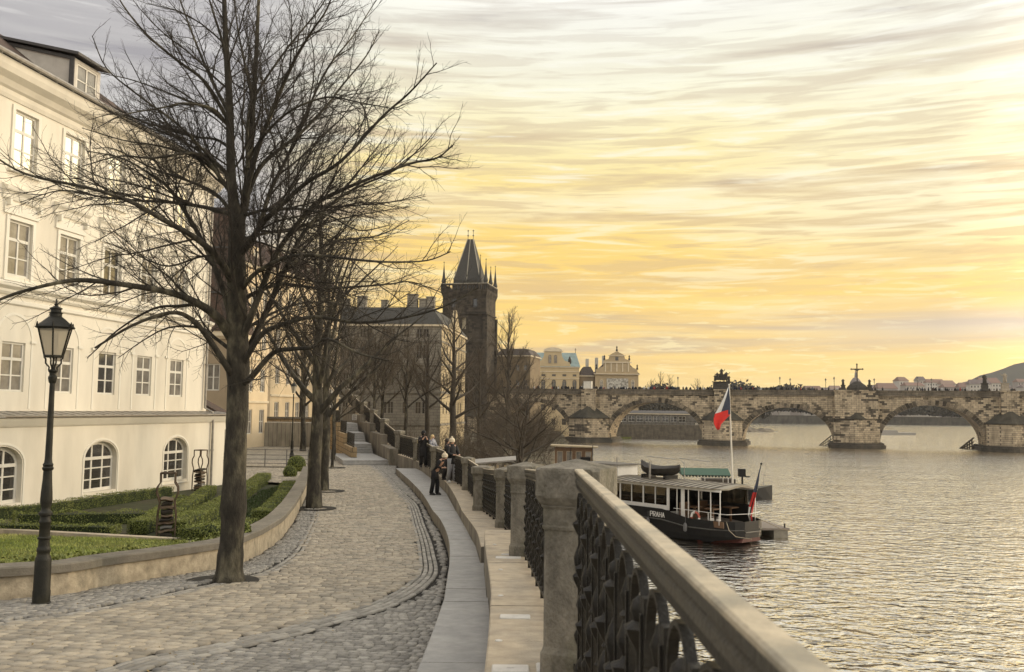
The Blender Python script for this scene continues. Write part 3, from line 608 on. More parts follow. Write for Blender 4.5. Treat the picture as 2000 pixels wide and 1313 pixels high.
# ---------------------------------------------------------------- garden
grass_g = mat('lawn_soil', (.045, .078, .014), .95, .4, 5, .6, 50, col2=(.07, .10, .02))
gsoil = mat('garden_bed', (.038, .042, .016), .95, .4, 3, .6, 30, col2=(.06, .05, .028))
wallx_in = lambda y: (np.interp(y, [WALL[0][1], WALL[1][1]], [WALL[0][0], WALL[1][0]]) if y < WALL[1][1] else wx(y))
mb = MB(); ys = list(np.arange(9.5, 56, .5)); nx = 24
for a, b in zip(ys[:-1], ys[1:]):
    xa, xb = wallx_in(a)-.12, wallx_in(b)-.12
    for i in range(nx):
        f0, f1 = i/nx, (i+1)/nx; q = lambda x1, f, y: (x1+(-30-x1)*f, y, garden(y)-.02)
        mb.quad(q(xa, f1, a), q(xa, f0, a), q(xb, f0, b), q(xb, f1, b))
mb.build('garden_ground', gsoil, kind='structure')
# low garden wall
P = resample(WALL, .35); Wc = np.array(P); T = np.gradient(Wc, axis=0); T /= np.linalg.norm(T, axis=1)[:, None]; Nn = np.stack([-T[:, 1], T[:, 0]], -1)
hw = np.interp(Wc[:, 1], [10, 16, 20, 30, 45], [.46, .46, .55, .6, .62])
body, cap = MB(), MB(); rb, rc = [], []
for p, n_, h_ in zip(Wc, Nn, hw):
    z0 = path(p[1])-.15; zt = path(p[1])+h_-.13; g0 = min(z0, garden(p[1]))-.2
    rb.append([(p[0], p[1], z0), (p[0], p[1], zt), (p[0]+n_[0]*.34, p[1]+n_[1]*.34, zt), (p[0]+n_[0]*.34, p[1]+n_[1]*.34, g0)])
    o = -.05; rc.append([(p[0]+n_[0]*o, p[1]+n_[1]*o, zt+.002), (p[0]+n_[0]*o, p[1]+n_[1]*o, zt+.11), (p[0]+n_[0]*(o+.015), p[1]+n_[1]*(o+.015), zt+.13), (p[0]+n_[0]*.40, p[1]+n_[1]*.40, zt+.13), (p[0]+n_[0]*.40, p[1]+n_[1]*.40, zt+.002)])
body.loft(rb)
GW = thing('garden_wall', 'low curved rendered wall with grey stone coping between garden and cobbled path', 'wall', (-6.5, 14, 4.8))
def rel(mbx, e): mbx.v = [(v[0]-e.location[0], v[1]-e.location[1], v[2]-e.location[2]) for v in mbx.v]; return mbx
rel(body, GW).build('wall', mat('stained_render', (.40, .335, .24), .92, .32, 6, .5, 30, col2=(.27, .23, .165), v2=-.02), GW)
k = 0
while k < len(rc)-1:
    e = min(k+4, len(rc)-1); cap.loft(rc[k:e+1]); k = e
rel(cap, GW).build('coping', mat('coping_stone', (.165, .145, .115), .85, .25, 4, .4, 40, col2=(.145, .13, .10), rnd=.08), GW)
# kerb between lawn and hedges
kerb = [(-30, 22.2), (-12.1, 22.2), (-7.2, 20.9), (-6.75, 20.1)]
mb = MB()
for a, b in zip(kerb[:-1], kerb[1:]):
    z = 4.69; mb.bar((a[0], a[1], z-.07), (b[0], b[1], z-.07), .22, .22)
mb.build('garden_kerb', stone_led, kind='structure')
# lawn with grass
mb = MB(); yl = list(np.arange(9.6, 22.0, .4))
def lawn_x1(y): return wallx_in(y)-.55
def lawn_ok(x, y): return y < np.interp(x, [-30, -12.1, -7.2, -6.75], [22, 22, 20.7, 19.9]) and x < lawn_x1(y)
for a, b in zip(yl[:-1], yl[1:]):
    for i in range(60):
        x0 = -30+i*.42; x1 = x0+.42
        if lawn_ok(x1, b): mb.quad((x0, a, garden(a)+.01), (x1, a, garden(a)+.01), (x1, b, garden(b)+.01), (x0, b, garden(b)+.01))
mb.build('lawn_turf', grass_g, kind='structure')
def blades(name, pts, h, w, m, kind=None, parent=None, lean=.5):
    n = len(pts); a = rng.uniform(0, 2*pi, n); l = rng.normal(0, lean, (n, 2))*h[:, None]; dx, dy = np.cos(a)*w, np.sin(a)*w
    V = np.empty((n, 3, 3)); V[:, 0] = pts+np.stack([dx, dy, np.zeros(n)], -1); V[:, 1] = pts-np.stack([dx, dy, np.zeros(n)], -1); V[:, 2] = pts+np.stack([l[:, 0], l[:, 1], h], -1)
    return np_mesh(name, V.reshape(-1, 3), np.arange(n*3).reshape(-1, 3), m, kind=kind, parent=parent)
n = 90000; gx = rng.uniform(-16, -5.5, n); gy = rng.uniform(11.5, 22, n); k = np.array([lawn_ok(a, b) for a, b in zip(gx, gy)]); gx, gy = gx[k], gy[k]
gz = np.interp(gy, [13, 21.5, 30], [5.25, 4.65, 4.1])
gm = mat('grass_blades', (.22, .25, .05), .7, .35, 1.2, rnd=.45, col2=(.30, .29, .09))
tag(blades('lawn_grass', np.stack([gx, gy, gz], -1), rng.uniform(.03, .07, len(gx)), .007, gm), 'short bright green lawn between kerb and garden wall', 'grass', kind='stuff')
# leafy helpers
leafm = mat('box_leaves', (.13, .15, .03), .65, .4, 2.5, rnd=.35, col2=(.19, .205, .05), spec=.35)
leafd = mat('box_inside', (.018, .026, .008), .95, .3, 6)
def leaves_np(pts, nrm, size, m, name, parent=None):
    n = len(pts); r = rng.normal(0, 1, (n, 3)); nn = nrm+r*.8; nn /= np.linalg.norm(nn, axis=1)[:, None]
    a = np.cross(nn, rng.normal(0, 1, (n, 3))); a /= np.linalg.norm(a, axis=1)[:, None]; b = np.cross(nn, a); s = size*rng.uniform(.6, 1.3, (n, 1))
    V = np.stack([pts-a*s, pts-b*s*.5, pts+a*s, pts+b*s*.5], 1).reshape(-1, 3)
    return np_mesh(name, V, np.arange(n*4).reshape(-1, 4), m, parent)
def nrm2(v): return v/np.linalg.norm(v)
def hedge(label, pts, w, h, dens=900, group='clipped box hedges in the garden', size=.020):
    pts = [np.array(p, float) for p in pts]; L = sum(np.linalg.norm(b-a) for a, b in zip(pts[:-1], pts[1:])); o = pts[0]
    e = thing('box_hedge', label, 'hedge', (o[0], o[1], garden(o[1])), 0, group)
    core = MB(); PP, NN = [], []
    for a, b in zip(pts[:-1], pts[1:]):
        ns = max(1, int(np.linalg.norm(b-a)/1.0))
        for k in range(ns):
            p = a+(b-a)*k/ns; q = a+(b-a)*(k+1)/ns; core.loft([[(x[0]-o[0]+sx*nx_, x[1]-o[1]+sx*ny_, garden(x[1])-garden(o[1])+zz) for sx, zz in ((-w/2+.04, -.1), (-w/2+.04, h-.05), (w/2-.04, h-.05), (w/2-.04, -.1))] for nx_, ny_ in [(-(b-a)[1]/np.linalg.norm(b-a), (b-a)[0]/np.linalg.norm(b-a))] for x in ((p+(b-a)/np.linalg.norm(b-a)*(.12 if k == 0 else 0)), (q-(b-a)/np.linalg.norm(b-a)*(.12 if k == ns-1 else 0)))])
        l = np.linalg.norm(b-a); n = int(l*(w+2*h)*dens); t = rng.uniform(0, 1, n); u = rng.uniform(0, w+2*h, n); d = (b-a)/l; nv = np.array([-d[1], d[0]])
        side = np.where(u < h, -1, np.where(u < h+w, 0, 1)); off = np.where(side == 0, u-h-w/2, side*w/2); zz = np.where(side == -1, u, np.where(side == 0, h, u-h-w))
        base = a[None]+(b-a)[None]*t[:, None]; wv = .03*np.sin(base[:, 0]*5)+.03*np.sin(base[:, 1]*7.3)+rng.normal(0, .018, n)
        P = np.stack([base[:, 0]+nv[0]*(off+side*wv), base[:, 1]+nv[1]*(off+side*wv), np.interp(base[:, 1], GY, GZ)+zz+(side == 0)*wv], -1); PP.append(P)
        NN.append(np.stack([nv[0]*side, nv[1]*side, (side == 0)*1.0], -1))
    for a, d in ((pts[0], -nrm2(pts[1]-pts[0])), (pts[-1], nrm2(pts[-1]-pts[-2]))):
        n = int(w*h*dens*3.5); u = rng.uniform(-w/2, w/2, n); PP.append(np.stack([a[0]-d[1]*u+d[0]*rng.normal(0, .02, n), a[1]+d[0]*u+d[1]*rng.normal(0, .02, n), garden(a[1])+rng.uniform(0, h, n)], -1)); NN.append(np.tile([d[0], d[1], 0.0], (n, 1)))
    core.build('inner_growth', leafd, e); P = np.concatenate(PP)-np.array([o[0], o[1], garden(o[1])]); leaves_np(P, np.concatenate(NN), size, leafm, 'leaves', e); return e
GY = np.arange(-20, 90, .5); GZ = np.array([garden(y) for y in GY])
hedge('straight box hedge running along the foot of the white building', [(-15.9, 25.5), (-14.1, 38.5)], .45, .36)
hedge('thin low box hedge beside the stone kerb at the back of the lawn', [(-16, 22.8), (-9.3, 22.1)], .45, .26)
hedge('short box hedge angling from the kerb towards the building wall', [(-13.5, 25.4), (-10.4, 27.2), (-12.2, 34.5)], .42, .33)
hedge('box hedge running from behind the stacked sculpture to the far building corner', [(-9.0, 22.6), (-12.7, 39.5)], .48, .35)
hedge('broad bright box hedge leading from the sculpture back to the paved court', [(-7.9, 21.9), (-9.6, 30), (-12.55, 47.5)], .65, .38)
hedge('short box hedge close behind the big tree trunk', [(-7.0, 20.7), (-6.9, 24.5)], .7, .3)
hedge('dark box hedge along the inner side of the wall', [(-7.6, 28.5), (-8.4, 34), (-10.2, 43)], .55, .35)
# ivy along the wall foot
n = 16000; t = rng.integers(0, len(Wc)-1, n); keep = (Wc[t, 1] < 21); t = t[keep]; n = len(t); off = rng.uniform(.42, .75, n)**1; pz = np.interp(Wc[t, 1], GY, GZ)+rng.uniform(.02, .26, n)*rng.uniform(.3, 1, n)
f = rng.uniform(0, 1, n)[:, None]; bx = Wc[t]*(1-f)+Wc[t+1]*f+Nn[t]*off[:, None]
iv = leaves_np(np.stack([bx[:, 0], bx[:, 1], pz], -1), np.tile([0, 0, 1.0], (n, 1)), .035, leafm, 'wall_ivy'); tag(iv, 'shaggy dark green ground cover along the inner edge of the garden wall', 'ground cover', kind='stuff')
n = 30000; gx = rng.uniform(-11, -6.9, n); gy = rng.uniform(20.5, 45, n); gzz = np.interp(gy, GY, GZ)
k = (gx > -7.6-(gy-21)*.17) & (gx < np.array([wx(y) for y in gy])-.5); tag(blades('grass_strip', np.stack([gx[k], gy[k], gzz[k]], -1), rng.uniform(.04, .1, k.sum()), .012, mat('dark_grass', (.035, .055, .012), .8, .4, 1.5, rnd=.4)), 'dark grass strip between the hedges and the curved wall', 'grass', kind='stuff')  # darker green blades in this strip
def ball(x, y, r, label, z=None):
    z0 = garden(y) if z is None else z; e = thing('box_ball', label, 'shrub', (x, y, z0), 0, 'round clipped box shrubs')
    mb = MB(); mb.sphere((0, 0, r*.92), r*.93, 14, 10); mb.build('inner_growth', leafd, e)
    n = int(2600*r*r*4); v = rng.normal(0, 1, (n, 3)); v /= np.linalg.norm(v, axis=1)[:, None]; P = v*r*rng.uniform(.93, 1.04, (n, 1))+np.array([0, 0, r*.92]); leaves_np(P, v, .035, leafm, 'leaves', e)
ball(-12.2, 53, .52, 'larger dark round box shrub at the far end of the garden'); ball(-11.6, 49, .36, 'smaller round box shrub in front of the larger far one')
ball(-5.75, 19.9, .24, 'round box shrub showing at the right of the big tree trunk', 4.8); ball(-6.45, 20.2, .24, 'round box shrub showing at the left of the big tree trunk', 4.7)
# pale slabs path & low slab wall with metal rail at the court edge
mb = MB()
for i in range(5): mb.box(-13.6, -12.75, 49.2+i*.75, 49.8+i*.75, 3.95, 4.02)
mb.build('stepping_slabs', stone_bench, kind='structure')
CR = thing('court_railing', 'thin horizontal bar railing on a low slab wall at the garden end', 'railing', (-16, 56, 3.98))
mb = MB(); mb.box(-4, 4.2, -.2, .2, -.25, .12); mb.build('slab_wall', stone_post, CR)
mb = MB()
for i in range(7): mb.tube([(-4+i*1.3, 0, .1), (-4+i*1.3, 0, 1.15)], .03, 6)
for z in (.3, .55, .8, 1.12): mb.tube([(-4, 0, z), (3.9, 0, z)], .018, 5)
mb.build('rail_bars', mat('galvanised', (.13, .12, .11), .5, .2, 5, metal=.3), CR)
CR2 = thing('garden_railing', 'dark slanting railing with upright bars beside the round shrubs', 'railing', (-13.2, 61, 4.0))
mb = MB()
for i in range(8): mb.tube([(i*.28, -i*.85, 0), (i*.28, -i*.85, 1.05)], .028, 6)
for z in (.15, .6, 1.03): mb.tube([(0, 0, z), (7*.28, -7*.85, z)], .025, 5)
mb.build('rail_bars', MATS['galvanised'], CR2)
# stacked bundles in bent bar frames
def sculpture(x, y, z, rz, label, H=1.55, sc=1.0):
    e = thing('stacked_sculpture', label, 'sculpture', (x, y, z), rz, 'stacked bundle sculptures in the garden'); e.scale = (sc, sc, sc)
    fr = MB(); hw_ = .21
    for sx in (-1, 1):
        for sy in (-1, 1):
            x0 = sx*hw_; P = [(x0, sy*.16, -.05), (x0, sy*.16, .55), (x0*.80, sy*.16, .85), (x0*1.18, sy*.16, 1.08), (x0*1.12, sy*.16, 1.22), (x0*.78, sy*.16, 1.33), (x0*.8, sy*.16, H)]; fr.tube(P, .021, 6)
    for sy in (-1, 1): fr.tube([(-hw_*.8, sy*.16, H), (hw_*.8, sy*.16, H)], .021, 6)
    for sx in (-1, 1): fr.tube([(sx*hw_*.8, -.16, H), (sx*hw_*.8, .16, H)], .021, 6)
    fr.build('bar_frame', mat('rusty_bar', (.085, .06, .04), .7, .4, 8, metal=.4), e)
    mats_ = [mat('bundle_dark', (.04, .033, .025), .7, .4, 10, .5, 30), mat('bundle_brown', (.12, .085, .055), .75, .4, 10, .5, 30), mat('bundle_grey', (.22, .21, .19), .45, .3, 10, .4, 30)]
    z0 = 0; i = 0
    while z0 < .86:
        h = random.uniform(.07, .13); b = MB(); w = random.uniform(.12, .18); tl = random.uniform(-.04, .04)
        b.loft([[(xx, .15*cos(2*pi*k/10)*(1+.12*sin(k*2.1+i)), z0+h/2+h/2*.96*sin(2*pi*k/10)+tl*xx/.2+.012*sin(xx*23+i)) for k in range(10)] for xx in (-w, -w*.6, -w*.2, w*.2, w*.6, w)])
        b.build('bundle', mats_[2] if i == 2 else mats_[i % 2], e, smooth=True); z0 += h*.97; i += 1
sculpture(-8.05, 21.9, 4.62, .3, 'tall stack of rough bundles held in a bent bar frame standing by the lawn kerb', sc=.96)
sculpture(-13.75, 41.2, 3.9, -.4, 'dark stack of bundles in a bent bar frame against the white building corner', sc=1.18)

# ---------------------------------------------------------------- buildings further along
cream = mat('cream_render', (.62, .50, .33), .92, .10, .4, col2=(.54, .43, .28)); cream_d = mat('aged_cream_render', (.31, .245, .165), .92, .15, .4, col2=(.33, .26, .17))
trim = mat('pale_trim', (.62, .53, .38), .9, .1, 1)
def block(label, cat, loc, rz, Wd, D, z0, z1, wins, m, roofm, rh=3.0, inset=2.0, name='apartment_building', fr=white_paint, pm=pane_grey, side=None, bands=(), wcols=2, bars=(.5,), y_w=.08, ov=.35, frw=.07, ridge=None, cols=None):
    e = thing(name, label, cat, loc, rz); mb = MB(); facade(mb, 0, Wd, z0, z1, wins, depth=.15)
    mb.quad((0, D, z0), (0, 0, z0), (0, 0, z1), (0, D, z1)); mb.quad((Wd, D, z0), (0, D, z0), (0, D, z1), (Wd, D, z1))
    if side: # side facade on the right end
        s2 = MB(); facade(s2, 0, D, z0, z1, side, depth=.15); mm = Matrix.Translation((Wd, 0, 0)) @ Matrix.Rotation(pi/2, 4, 'Z'); i = len(mb.v); mb.v += [tuple(mm @ Vector(v)) for v in s2.v]; mb.f += [tuple(a+i for a in f) for f in s2.f]; mb.mi += [0]*len(s2.f)
        se = bpy.data.objects.new('side_windows', None)
    else: mb.quad((Wd, 0, z0), (Wd, D, z0), (Wd, D, z1), (Wd, 0, z1))
    mb.build('wall', m, e)
    for h in wins: window(e, h, fr, pm, y=y_w, cols=wcols, bars=bars, fw=frw)
    if side:
        for h in side:
            o = window(e, h, fr, pm, y=y_w, cols=wcols, bars=bars, fw=frw); o.location = (Wd, 0, 0); o.rotation_euler = (0, 0, pi/2)
    if bands:
        for z, t, o_ in bands:
            bm_ = MB(); bm_.box(-.02, Wd+o_, -o_, .002, z, z+t)
            if side: bm_.box(Wd-.002, Wd+o_-.002, 0.003, D, z+.002, z+t-.002)
            bm_.build('string_course', m if m is greyst_ref[0] else trim, e)
    r = MB(); a = -ov; b = Wd+ov; c_ = -ov; d = D+ov; i_ = inset
    cn = MB(); cn.box(-ov*.8, Wd+ov*.8, -ov*.8, D+ov*.8, z1-.25, z1+.05); cn.build('cornice', trim, e)
    z1 += .06
    r.loft([[(a, c_, z1), (b, c_, z1), (b, d, z1), (a, d, z1)], [(a+i_, c_+i_, z1+rh), (b-i_, c_+i_, z1+rh), (b-i_, d-i_, z1+rh), (a+i_, d-i_, z1+rh)]]); ro = r.build('roof', roofm, e)
    return e, ro
greyst_ref = [None]
# brown mansard house between
e, ro = block('narrow house with a steep brown tiled roof and small dormers just beyond the white building', 'building', (-30, 55, 0), 0, 13.3, 3, 3.5, 12.1, [(12.2, 8.6, .8, 1.6), (9, 8.6, .8, 1.6)], cream_d, tile, rh=7.7, inset=1.2, bands=((11.7, .25, .1),))
for zz, xx in ((13.2, 12.3), (16.0, 12.25), (13.2, 10.2)):
    mb = MB(); mb.box(xx-.65, xx+.65, .0 + (zz-12)*.16, 2.0, zz, zz+1.25); dmo = mb.build('dormer', tile, ro); window(dmo, (xx, zz+.3, .9, .7), white_paint, pane_grey, y=(zz-12)*.16-.06, cols=2, bars=())
    mb = MB(); mb.box(xx-.8, xx+.8, -.3+(zz-12)*.16, 2.2, zz+1.26, zz+1.36); mb.build('dormer_roof', MATS['slate_trim'], dmo)
# long cream house with lit facade (corner at u~530)
rzb = atan2(.9881, .1538)
wb = [(s, z, 1.05, h) for s in (3, 6.2, 9.4, 12.6, 15.8, 18.4) for z, h in ((5.2, 2.2), (9.0, 2.1), (12.9, 2.1), (16.6, 1.9))]
e, ro = block('tall sunlit cream house whose long side runs along the court', 'building', (-25.95, 67.6, 0), rzb, 19.6, 12, 3.5, 20.4, wb, cream, tile, rh=5.2, inset=4.2, bands=((8.0, .2, .1), (11.9, .15, .08), (15.7, .15, .08)), wcols=2, bars=(.5,))
for s in (4, 8.5, 13, 17):
    mb = MB(); mb.box(s-.6, s+.6, .5, 3, 20.9, 22.4); dmo = mb.build('dormer', cream, ro); window(dmo, (s, 21.2, .8, .9), white_paint, pane_grey, y=.44, cols=2, bars=())
for s in (6, 15): mb = MB(); mb.box(s-.5, s+.5, 5, 6, 24, 27); mb.build('chimney', cream_d, ro)
# farther cream house behind the trees
wc = [(s, z, 1.2, 2.0) for s in (1.8, 4.8, 7.8, 10.8, 13.8, 16.8) for z in (6.2, 10.2, 14.2, 18.6)]
e, ro = block('far cream house with four rows of windows behind the bare path trees', 'building', (-26.1, 100, 0), rzb, 22, 12, 3, 22.8, wc+[(s, z, 1.2, 2.0) for s in (19.8,) for z in (6.2, 10.2, 14.2, 18.6)], cream, tile, rh=3.4, inset=3.6, bands=((8.8, .25, .15), (12.9, .2, .12), (17.4, .25, .15)))
for s in (3, 7, 12, 16): mb = MB(); mb.box(s-.7, s+.7, .8, 3, 23, 25.2); dmo = mb.build('dormer', tile, ro); window(dmo, (s, 23.6, .9, 1.0), white_paint, pane_grey, y=.74, cols=2, bars=())
# sandstone retaining wall at the end of the court
SW = thing('sandstone_wall', 'sandstone block wall closing the paved court below the trees', 'wall', (-27, 92, 3.9))
mb = MB(); mb.box(0, 9.8, 0, .6, -.1, 2.6); mb.build('wall', brick_mat('sandstone_blocks', (.34, .25, .14), (.26, .19, .11), (.09, .07, .05), .75, .36, .02), SW)
mb = MB(); mb.box(-.1, 9.85, -.1, .7, 2.602, 2.78); mb.build('coping', stone_post, SW)
# large grey stone block
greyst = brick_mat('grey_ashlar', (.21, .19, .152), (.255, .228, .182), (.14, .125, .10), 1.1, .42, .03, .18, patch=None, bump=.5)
def pairs(s): return [s-.5, s+.5]
wd = [(x, z, .85, h) for s in (2.2, 5.6, 9.0, 12.2, 14.1) for x in pairs(s) for z, h in ((6.9, 1.75), (11.0, 1.9), (15.0, 2.0), (18.1, 1.3))]
wd = [w_ for w_ in wd if not (w_[0] > 12.3 and w_[0] < 13)]
sd_ = [(y, z, .9, h) for y in (2.5, 5.5, 8.5, 11.5, 14.5, 17.5, 20.5) for z, h in ((6.9, 1.75), (11.0, 1.9), (15.0, 2.0), (18.1, 1.3))]
greyst_ref[0] = greyst
slate = mat('dark_slate', (.050, .046, .038), .7, .3, 6, .4, 12); 
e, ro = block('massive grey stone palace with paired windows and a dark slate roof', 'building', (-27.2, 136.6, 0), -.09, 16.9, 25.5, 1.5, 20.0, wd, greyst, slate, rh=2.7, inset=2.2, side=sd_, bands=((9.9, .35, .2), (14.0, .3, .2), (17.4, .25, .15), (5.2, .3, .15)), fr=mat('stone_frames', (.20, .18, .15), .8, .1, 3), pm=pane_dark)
for x, w_, h_ in ((1.5, 1.0, 1.2), (4, 1.3, 1.6), (7.5, .9, 1.0), (11.8, 1.5, 1.9), (13.4, 1.0, 1.2), (14.6, 1.2, 1.5)): mb = MB(); mb.box(x-w_/2, x+w_/2, 3, 4.2, 22.5, 22.9+h_); mb.box(x-w_/2-.1, x+w_/2+.1, 2.9, 4.3, 22.9+h_, 23.05+h_); mb.build('chimney', greyst, ro)
# curved side gable; the palace side's sunlight put into a paler stone colour
mb = MB(); lit = brick_mat('sunlit_palace_stone', (.42, .34, .21), (.36, .29, .18), (.22, .17, .11), .9, .4, .02, .15)
gp = [(0, 20.05), (9.5, 20.05), (9.4, 20.6), (7.6, 21.0), (6.6, 22.0), (4.8, 23.3), (3.0, 22.0), (2.0, 21.0), (.2, 20.6)]
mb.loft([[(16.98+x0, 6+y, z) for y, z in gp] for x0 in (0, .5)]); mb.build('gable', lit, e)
mb = MB(); facade(mb, 0, 25.3, 1.5, 19.7, sd_, y=-.03, depth=.05); mm = Matrix.Translation((16.9, 0, 0)) @ Matrix.Rotation(pi/2, 4, 'Z'); mb.v = [tuple(mm @ Vector(v)) for v in mb.v]; mb.build('sunlit_side_skin', lit, e)  # extra skin over the side wall, its sunlight put into the colour
# ================================================================ bridge tower
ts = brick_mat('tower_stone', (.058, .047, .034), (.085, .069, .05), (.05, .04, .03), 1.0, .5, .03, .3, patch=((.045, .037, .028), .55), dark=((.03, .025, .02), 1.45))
TW = thing('bridge_tower', 'dark gothic gate tower with a steep slate roof and corner turrets', 'tower', (-11.2, 240, 0), -.20)
mb = MB(); S = 5.7; slots = [(0, 28.0, 1.1, 3.0), (0, 15.0, 1.2, 3.4), (-2.8, 33.6, 1.2, 2.2), (2.8, 33.6, 1.2, 2.2), (0, 22, 1.0, 2.4)]
facade(mb, -S, S, 1, 36.4, slots, y=-S, depth=.8)
mb.quad((S, -S, 1), (S, S, 1), (S, S, 36.4), (S, -S, 36.4)); mb.quad((-S, S, 1), (-S, -S, 1), (-S, -S, 36.4), (-S, S, 36.4)); mb.quad((S, S, 1), (-S, S, 1), (-S, S, 36.4), (S, S, 36.4))
for sx in (-1, 1):
    for sy in (-1, 1): mb.box(sx*S-.5, sx*S+.5, sy*S-.5, sy*S+.5, 1, 31.5)
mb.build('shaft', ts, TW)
for h in slots: w_ = MB(); w_.box(h[0]-h[2]/2, h[0]+h[2]/2, -S+.5, -S+.55, h[1], h[1]+h[3]); w_.build('window', mat('window_void', (.42, .36, .25), .9, .1, 1) if h[1] == 28.0 else pane_dark, TW)
for z in (13, 24.5, 31.8): mb = MB(); mb.box(-S-.25, S+.25, -S-.25, S+.25, z, z+.45); mb.build('string_course', ts, TW)
mb = MB(); G = S+.45; mb.loft([[(-S, -S, 36.2), (S, -S, 36.2), (S, S, 36.2), (-S, S, 36.2)], [(-G, -G, 37.6), (G, -G, 37.6), (G, G, 37.6), (-G, G, 37.6)], [(-G, -G, 38.2), (G, -G, 38.2), (G, G, 38.2), (-G, G, 38.2)]])
for k in range(13):
    q = -G+.25+k*(2*G-.5)/12
    for sgn in (-1, 1): mb.box(q-.17, q+.17, sgn*(G-.14)-.13, sgn*(G-.14)+.13, 38.2, 39.25); mb.box(sgn*(G-.14)-.13, sgn*(G-.14)+.13, q-.17, q+.17, 38.2, 39.25)
for sgn in (-1, 1): mb.box(-G, G, sgn*(G-.14)-.17, sgn*(G-.14)+.17, 39.25, 39.6); mb.box(sgn*(G-.14)-.17, sgn*(G-.14)+.17, -G+.36, G-.36, 39.252, 39.598)
mb.build('gallery', ts, TW)
mb = MB()
for sgn in (-1, 1): mb.box(-G-.05, G+.05, sgn*(G-.14)-.22, sgn*(G-.14)+.22, 39.6, 39.78); mb.box(sgn*(G-.14)-.22, sgn*(G-.14)+.22, -G+.4, G-.4, 39.602, 39.778)
mb.build('gallery_coping', mat('pale_coping', (.30, .27, .21), .9, .2, 2), TW)
mb = MB(); mb.loft([[(-3.7, -3.7, 38.3), (3.7, -3.7, 38.3), (3.7, 3.7, 38.3), (-3.7, 3.7, 38.3)], [(-3.5, -3.5, 41), (3.5, -3.5, 41), (3.5, 3.5, 41), (-3.5, 3.5, 41)], [(-.75, -.25, 52.2), (.75, -.25, 52.2), (.75, .25, 52.2), (-.75, .25, 52.2)]]); rf = mb.build('roof', slate, TW)
mb = MB()
for a, b in (((-3.55, -3.55, 41), (-.75, -.25, 52.25)), ((3.55, -3.55, 41), (.75, -.25, 52.25)), ((0, -3.6, 41), (0, -.28, 52.25)), ((3.55, 3.55, 41), (.75, .25, 52.25))): mb.bar(a, b, .22, .12)
mb.build('roof_ribs', MATS['pale_coping'], rf)
mb = MB()
for x in (-.7, .7): mb.tube([(x, 0, 52), (x, 0, 54.4)], .06, 6); mb.sphere((x, 0, 53.2), .22, 8, 6); mb.sphere((x, 0, 54.5), .2, 8, 6)
mb.build('finial', slate, rf)
for x, y, h in ((-G+.6, -G+.6, 5.2), (G-.6, -G+.6, 5.8), (G-.6, G-.6, 5.6), (-G+.6, G-.6, 5.2), (0, -G+.6, 2.6), (G-.6, 0, 4.6), (3.6, -3.6, 7.2)):
    mb = MB(); mb.lathe([(.52, 38.2), (.52, 40.2), (.66, 40.3), (.38, 41.4), (.10, 40.0+h*.8), (.04, 40+h)], (x, y, 0), 8); mb.sphere((x, y, 40.1+h), .16, 6, 5); mb.build('turret', slate, TW)
# stepped attachment houses beside the tower
e, ro = block('dark old house clinging to the right foot of the bridge tower', 'building', (-4.0, 246, 0), -.25, 9.2, 12, .5, 22.0, [(x, z, 1.0, 1.5) for x in (1.4, 3.6, 5.8, 8) for z in (6, 10, 14, 18)], mat('brown_render', (.19, .145, .09), .92, .2, .5), mat('dark_tiles', (.075, .06, .05), .8, .3, 3), rh=1.8, inset=1.6, pm=pane_dark, fr=cream_d)

# ================================================================ stone bridge
bth = atan2(-.308, .951)
BR = thing('stone_bridge', 'long medieval sandstone bridge with round arches and pointed cutwaters crossing the river', 'bridge', (19, 228, 0), bth)
bst = brick_mat('bridge_blocks', (.43, .345, .23), (.30, .24, .16), (.13, .10, .07), 1.0, .44, .03, .34, dark=((.06, .05, .038), 1.70), patch=((.17, .135, .095), .66))
bst_d = brick_mat('bridge_blocks_dark', (.10, .08, .058), (.075, .062, .048), (.04, .034, .028), .95, .42, .03, .3)
piers = [(-34, -24), (-4.6, 5.2), (27.8, 37.0), (57.1, 66.9), (88.3, 97.8), (120, 129.5), (152, 161)]
arches = [(-24, -4.6, 9.7), (5.2, 27.8, 9.85), (37.0, 57.1, 8.9), (66.9, 88.3, 9.75), (97.8, 120, 9.8), (129.5, 152, 9.8)]
BW = 9.6; ZT = 11.95
mb = MB(); NS = 28
for a, b, ap in arches:
    cx, R = (a+b)/2, (b-a)/2; pts = [(cx-R*cos(pi*k/NS), .6+(ap-.6)*sin(pi*k/NS)**.92) for k in range(NS+1)]
    for p, q in zip(pts[:-1], pts[1:]):
        mb.quad((p[0], 0, p[1]), (q[0], 0, q[1]), (q[0], 0, ZT), (p[0], 0, ZT)); mb.quad((q[0], BW, q[1]), (p[0], BW, p[1]), (p[0], BW, ZT), (q[0], BW, ZT)); mb.quad((p[0], 0, p[1]), (p[0], BW, p[1]), (q[0], BW, q[1]), (q[0], 0, q[1]))
for a, b in piers: mb.quad((a, 0, -1), (b, 0, -1), (b, 0, ZT), (a, 0, ZT)); mb.quad((b, BW, -1), (a, BW, -1), (a, BW, ZT), (b, BW, ZT)); mb.quad((a, BW, -1), (a, 0, -1), (a, 0, .7), (a, BW, .7)); mb.quad((b, 0, -1), (b, BW, -1), (b, BW, .7), (b, 0, .7))
mb.quad((-34, 0, ZT-.02), (161, 0, ZT-.02), (161, BW, ZT-.02), (-34, BW, ZT-.02)); mb.build('arch_wall', bst, BR)
par_st = brick_mat('parapet_blocks', (.17, .14, .10), (.115, .095, .07), (.06, .05, .04), 1.4, .5, .03, .3)
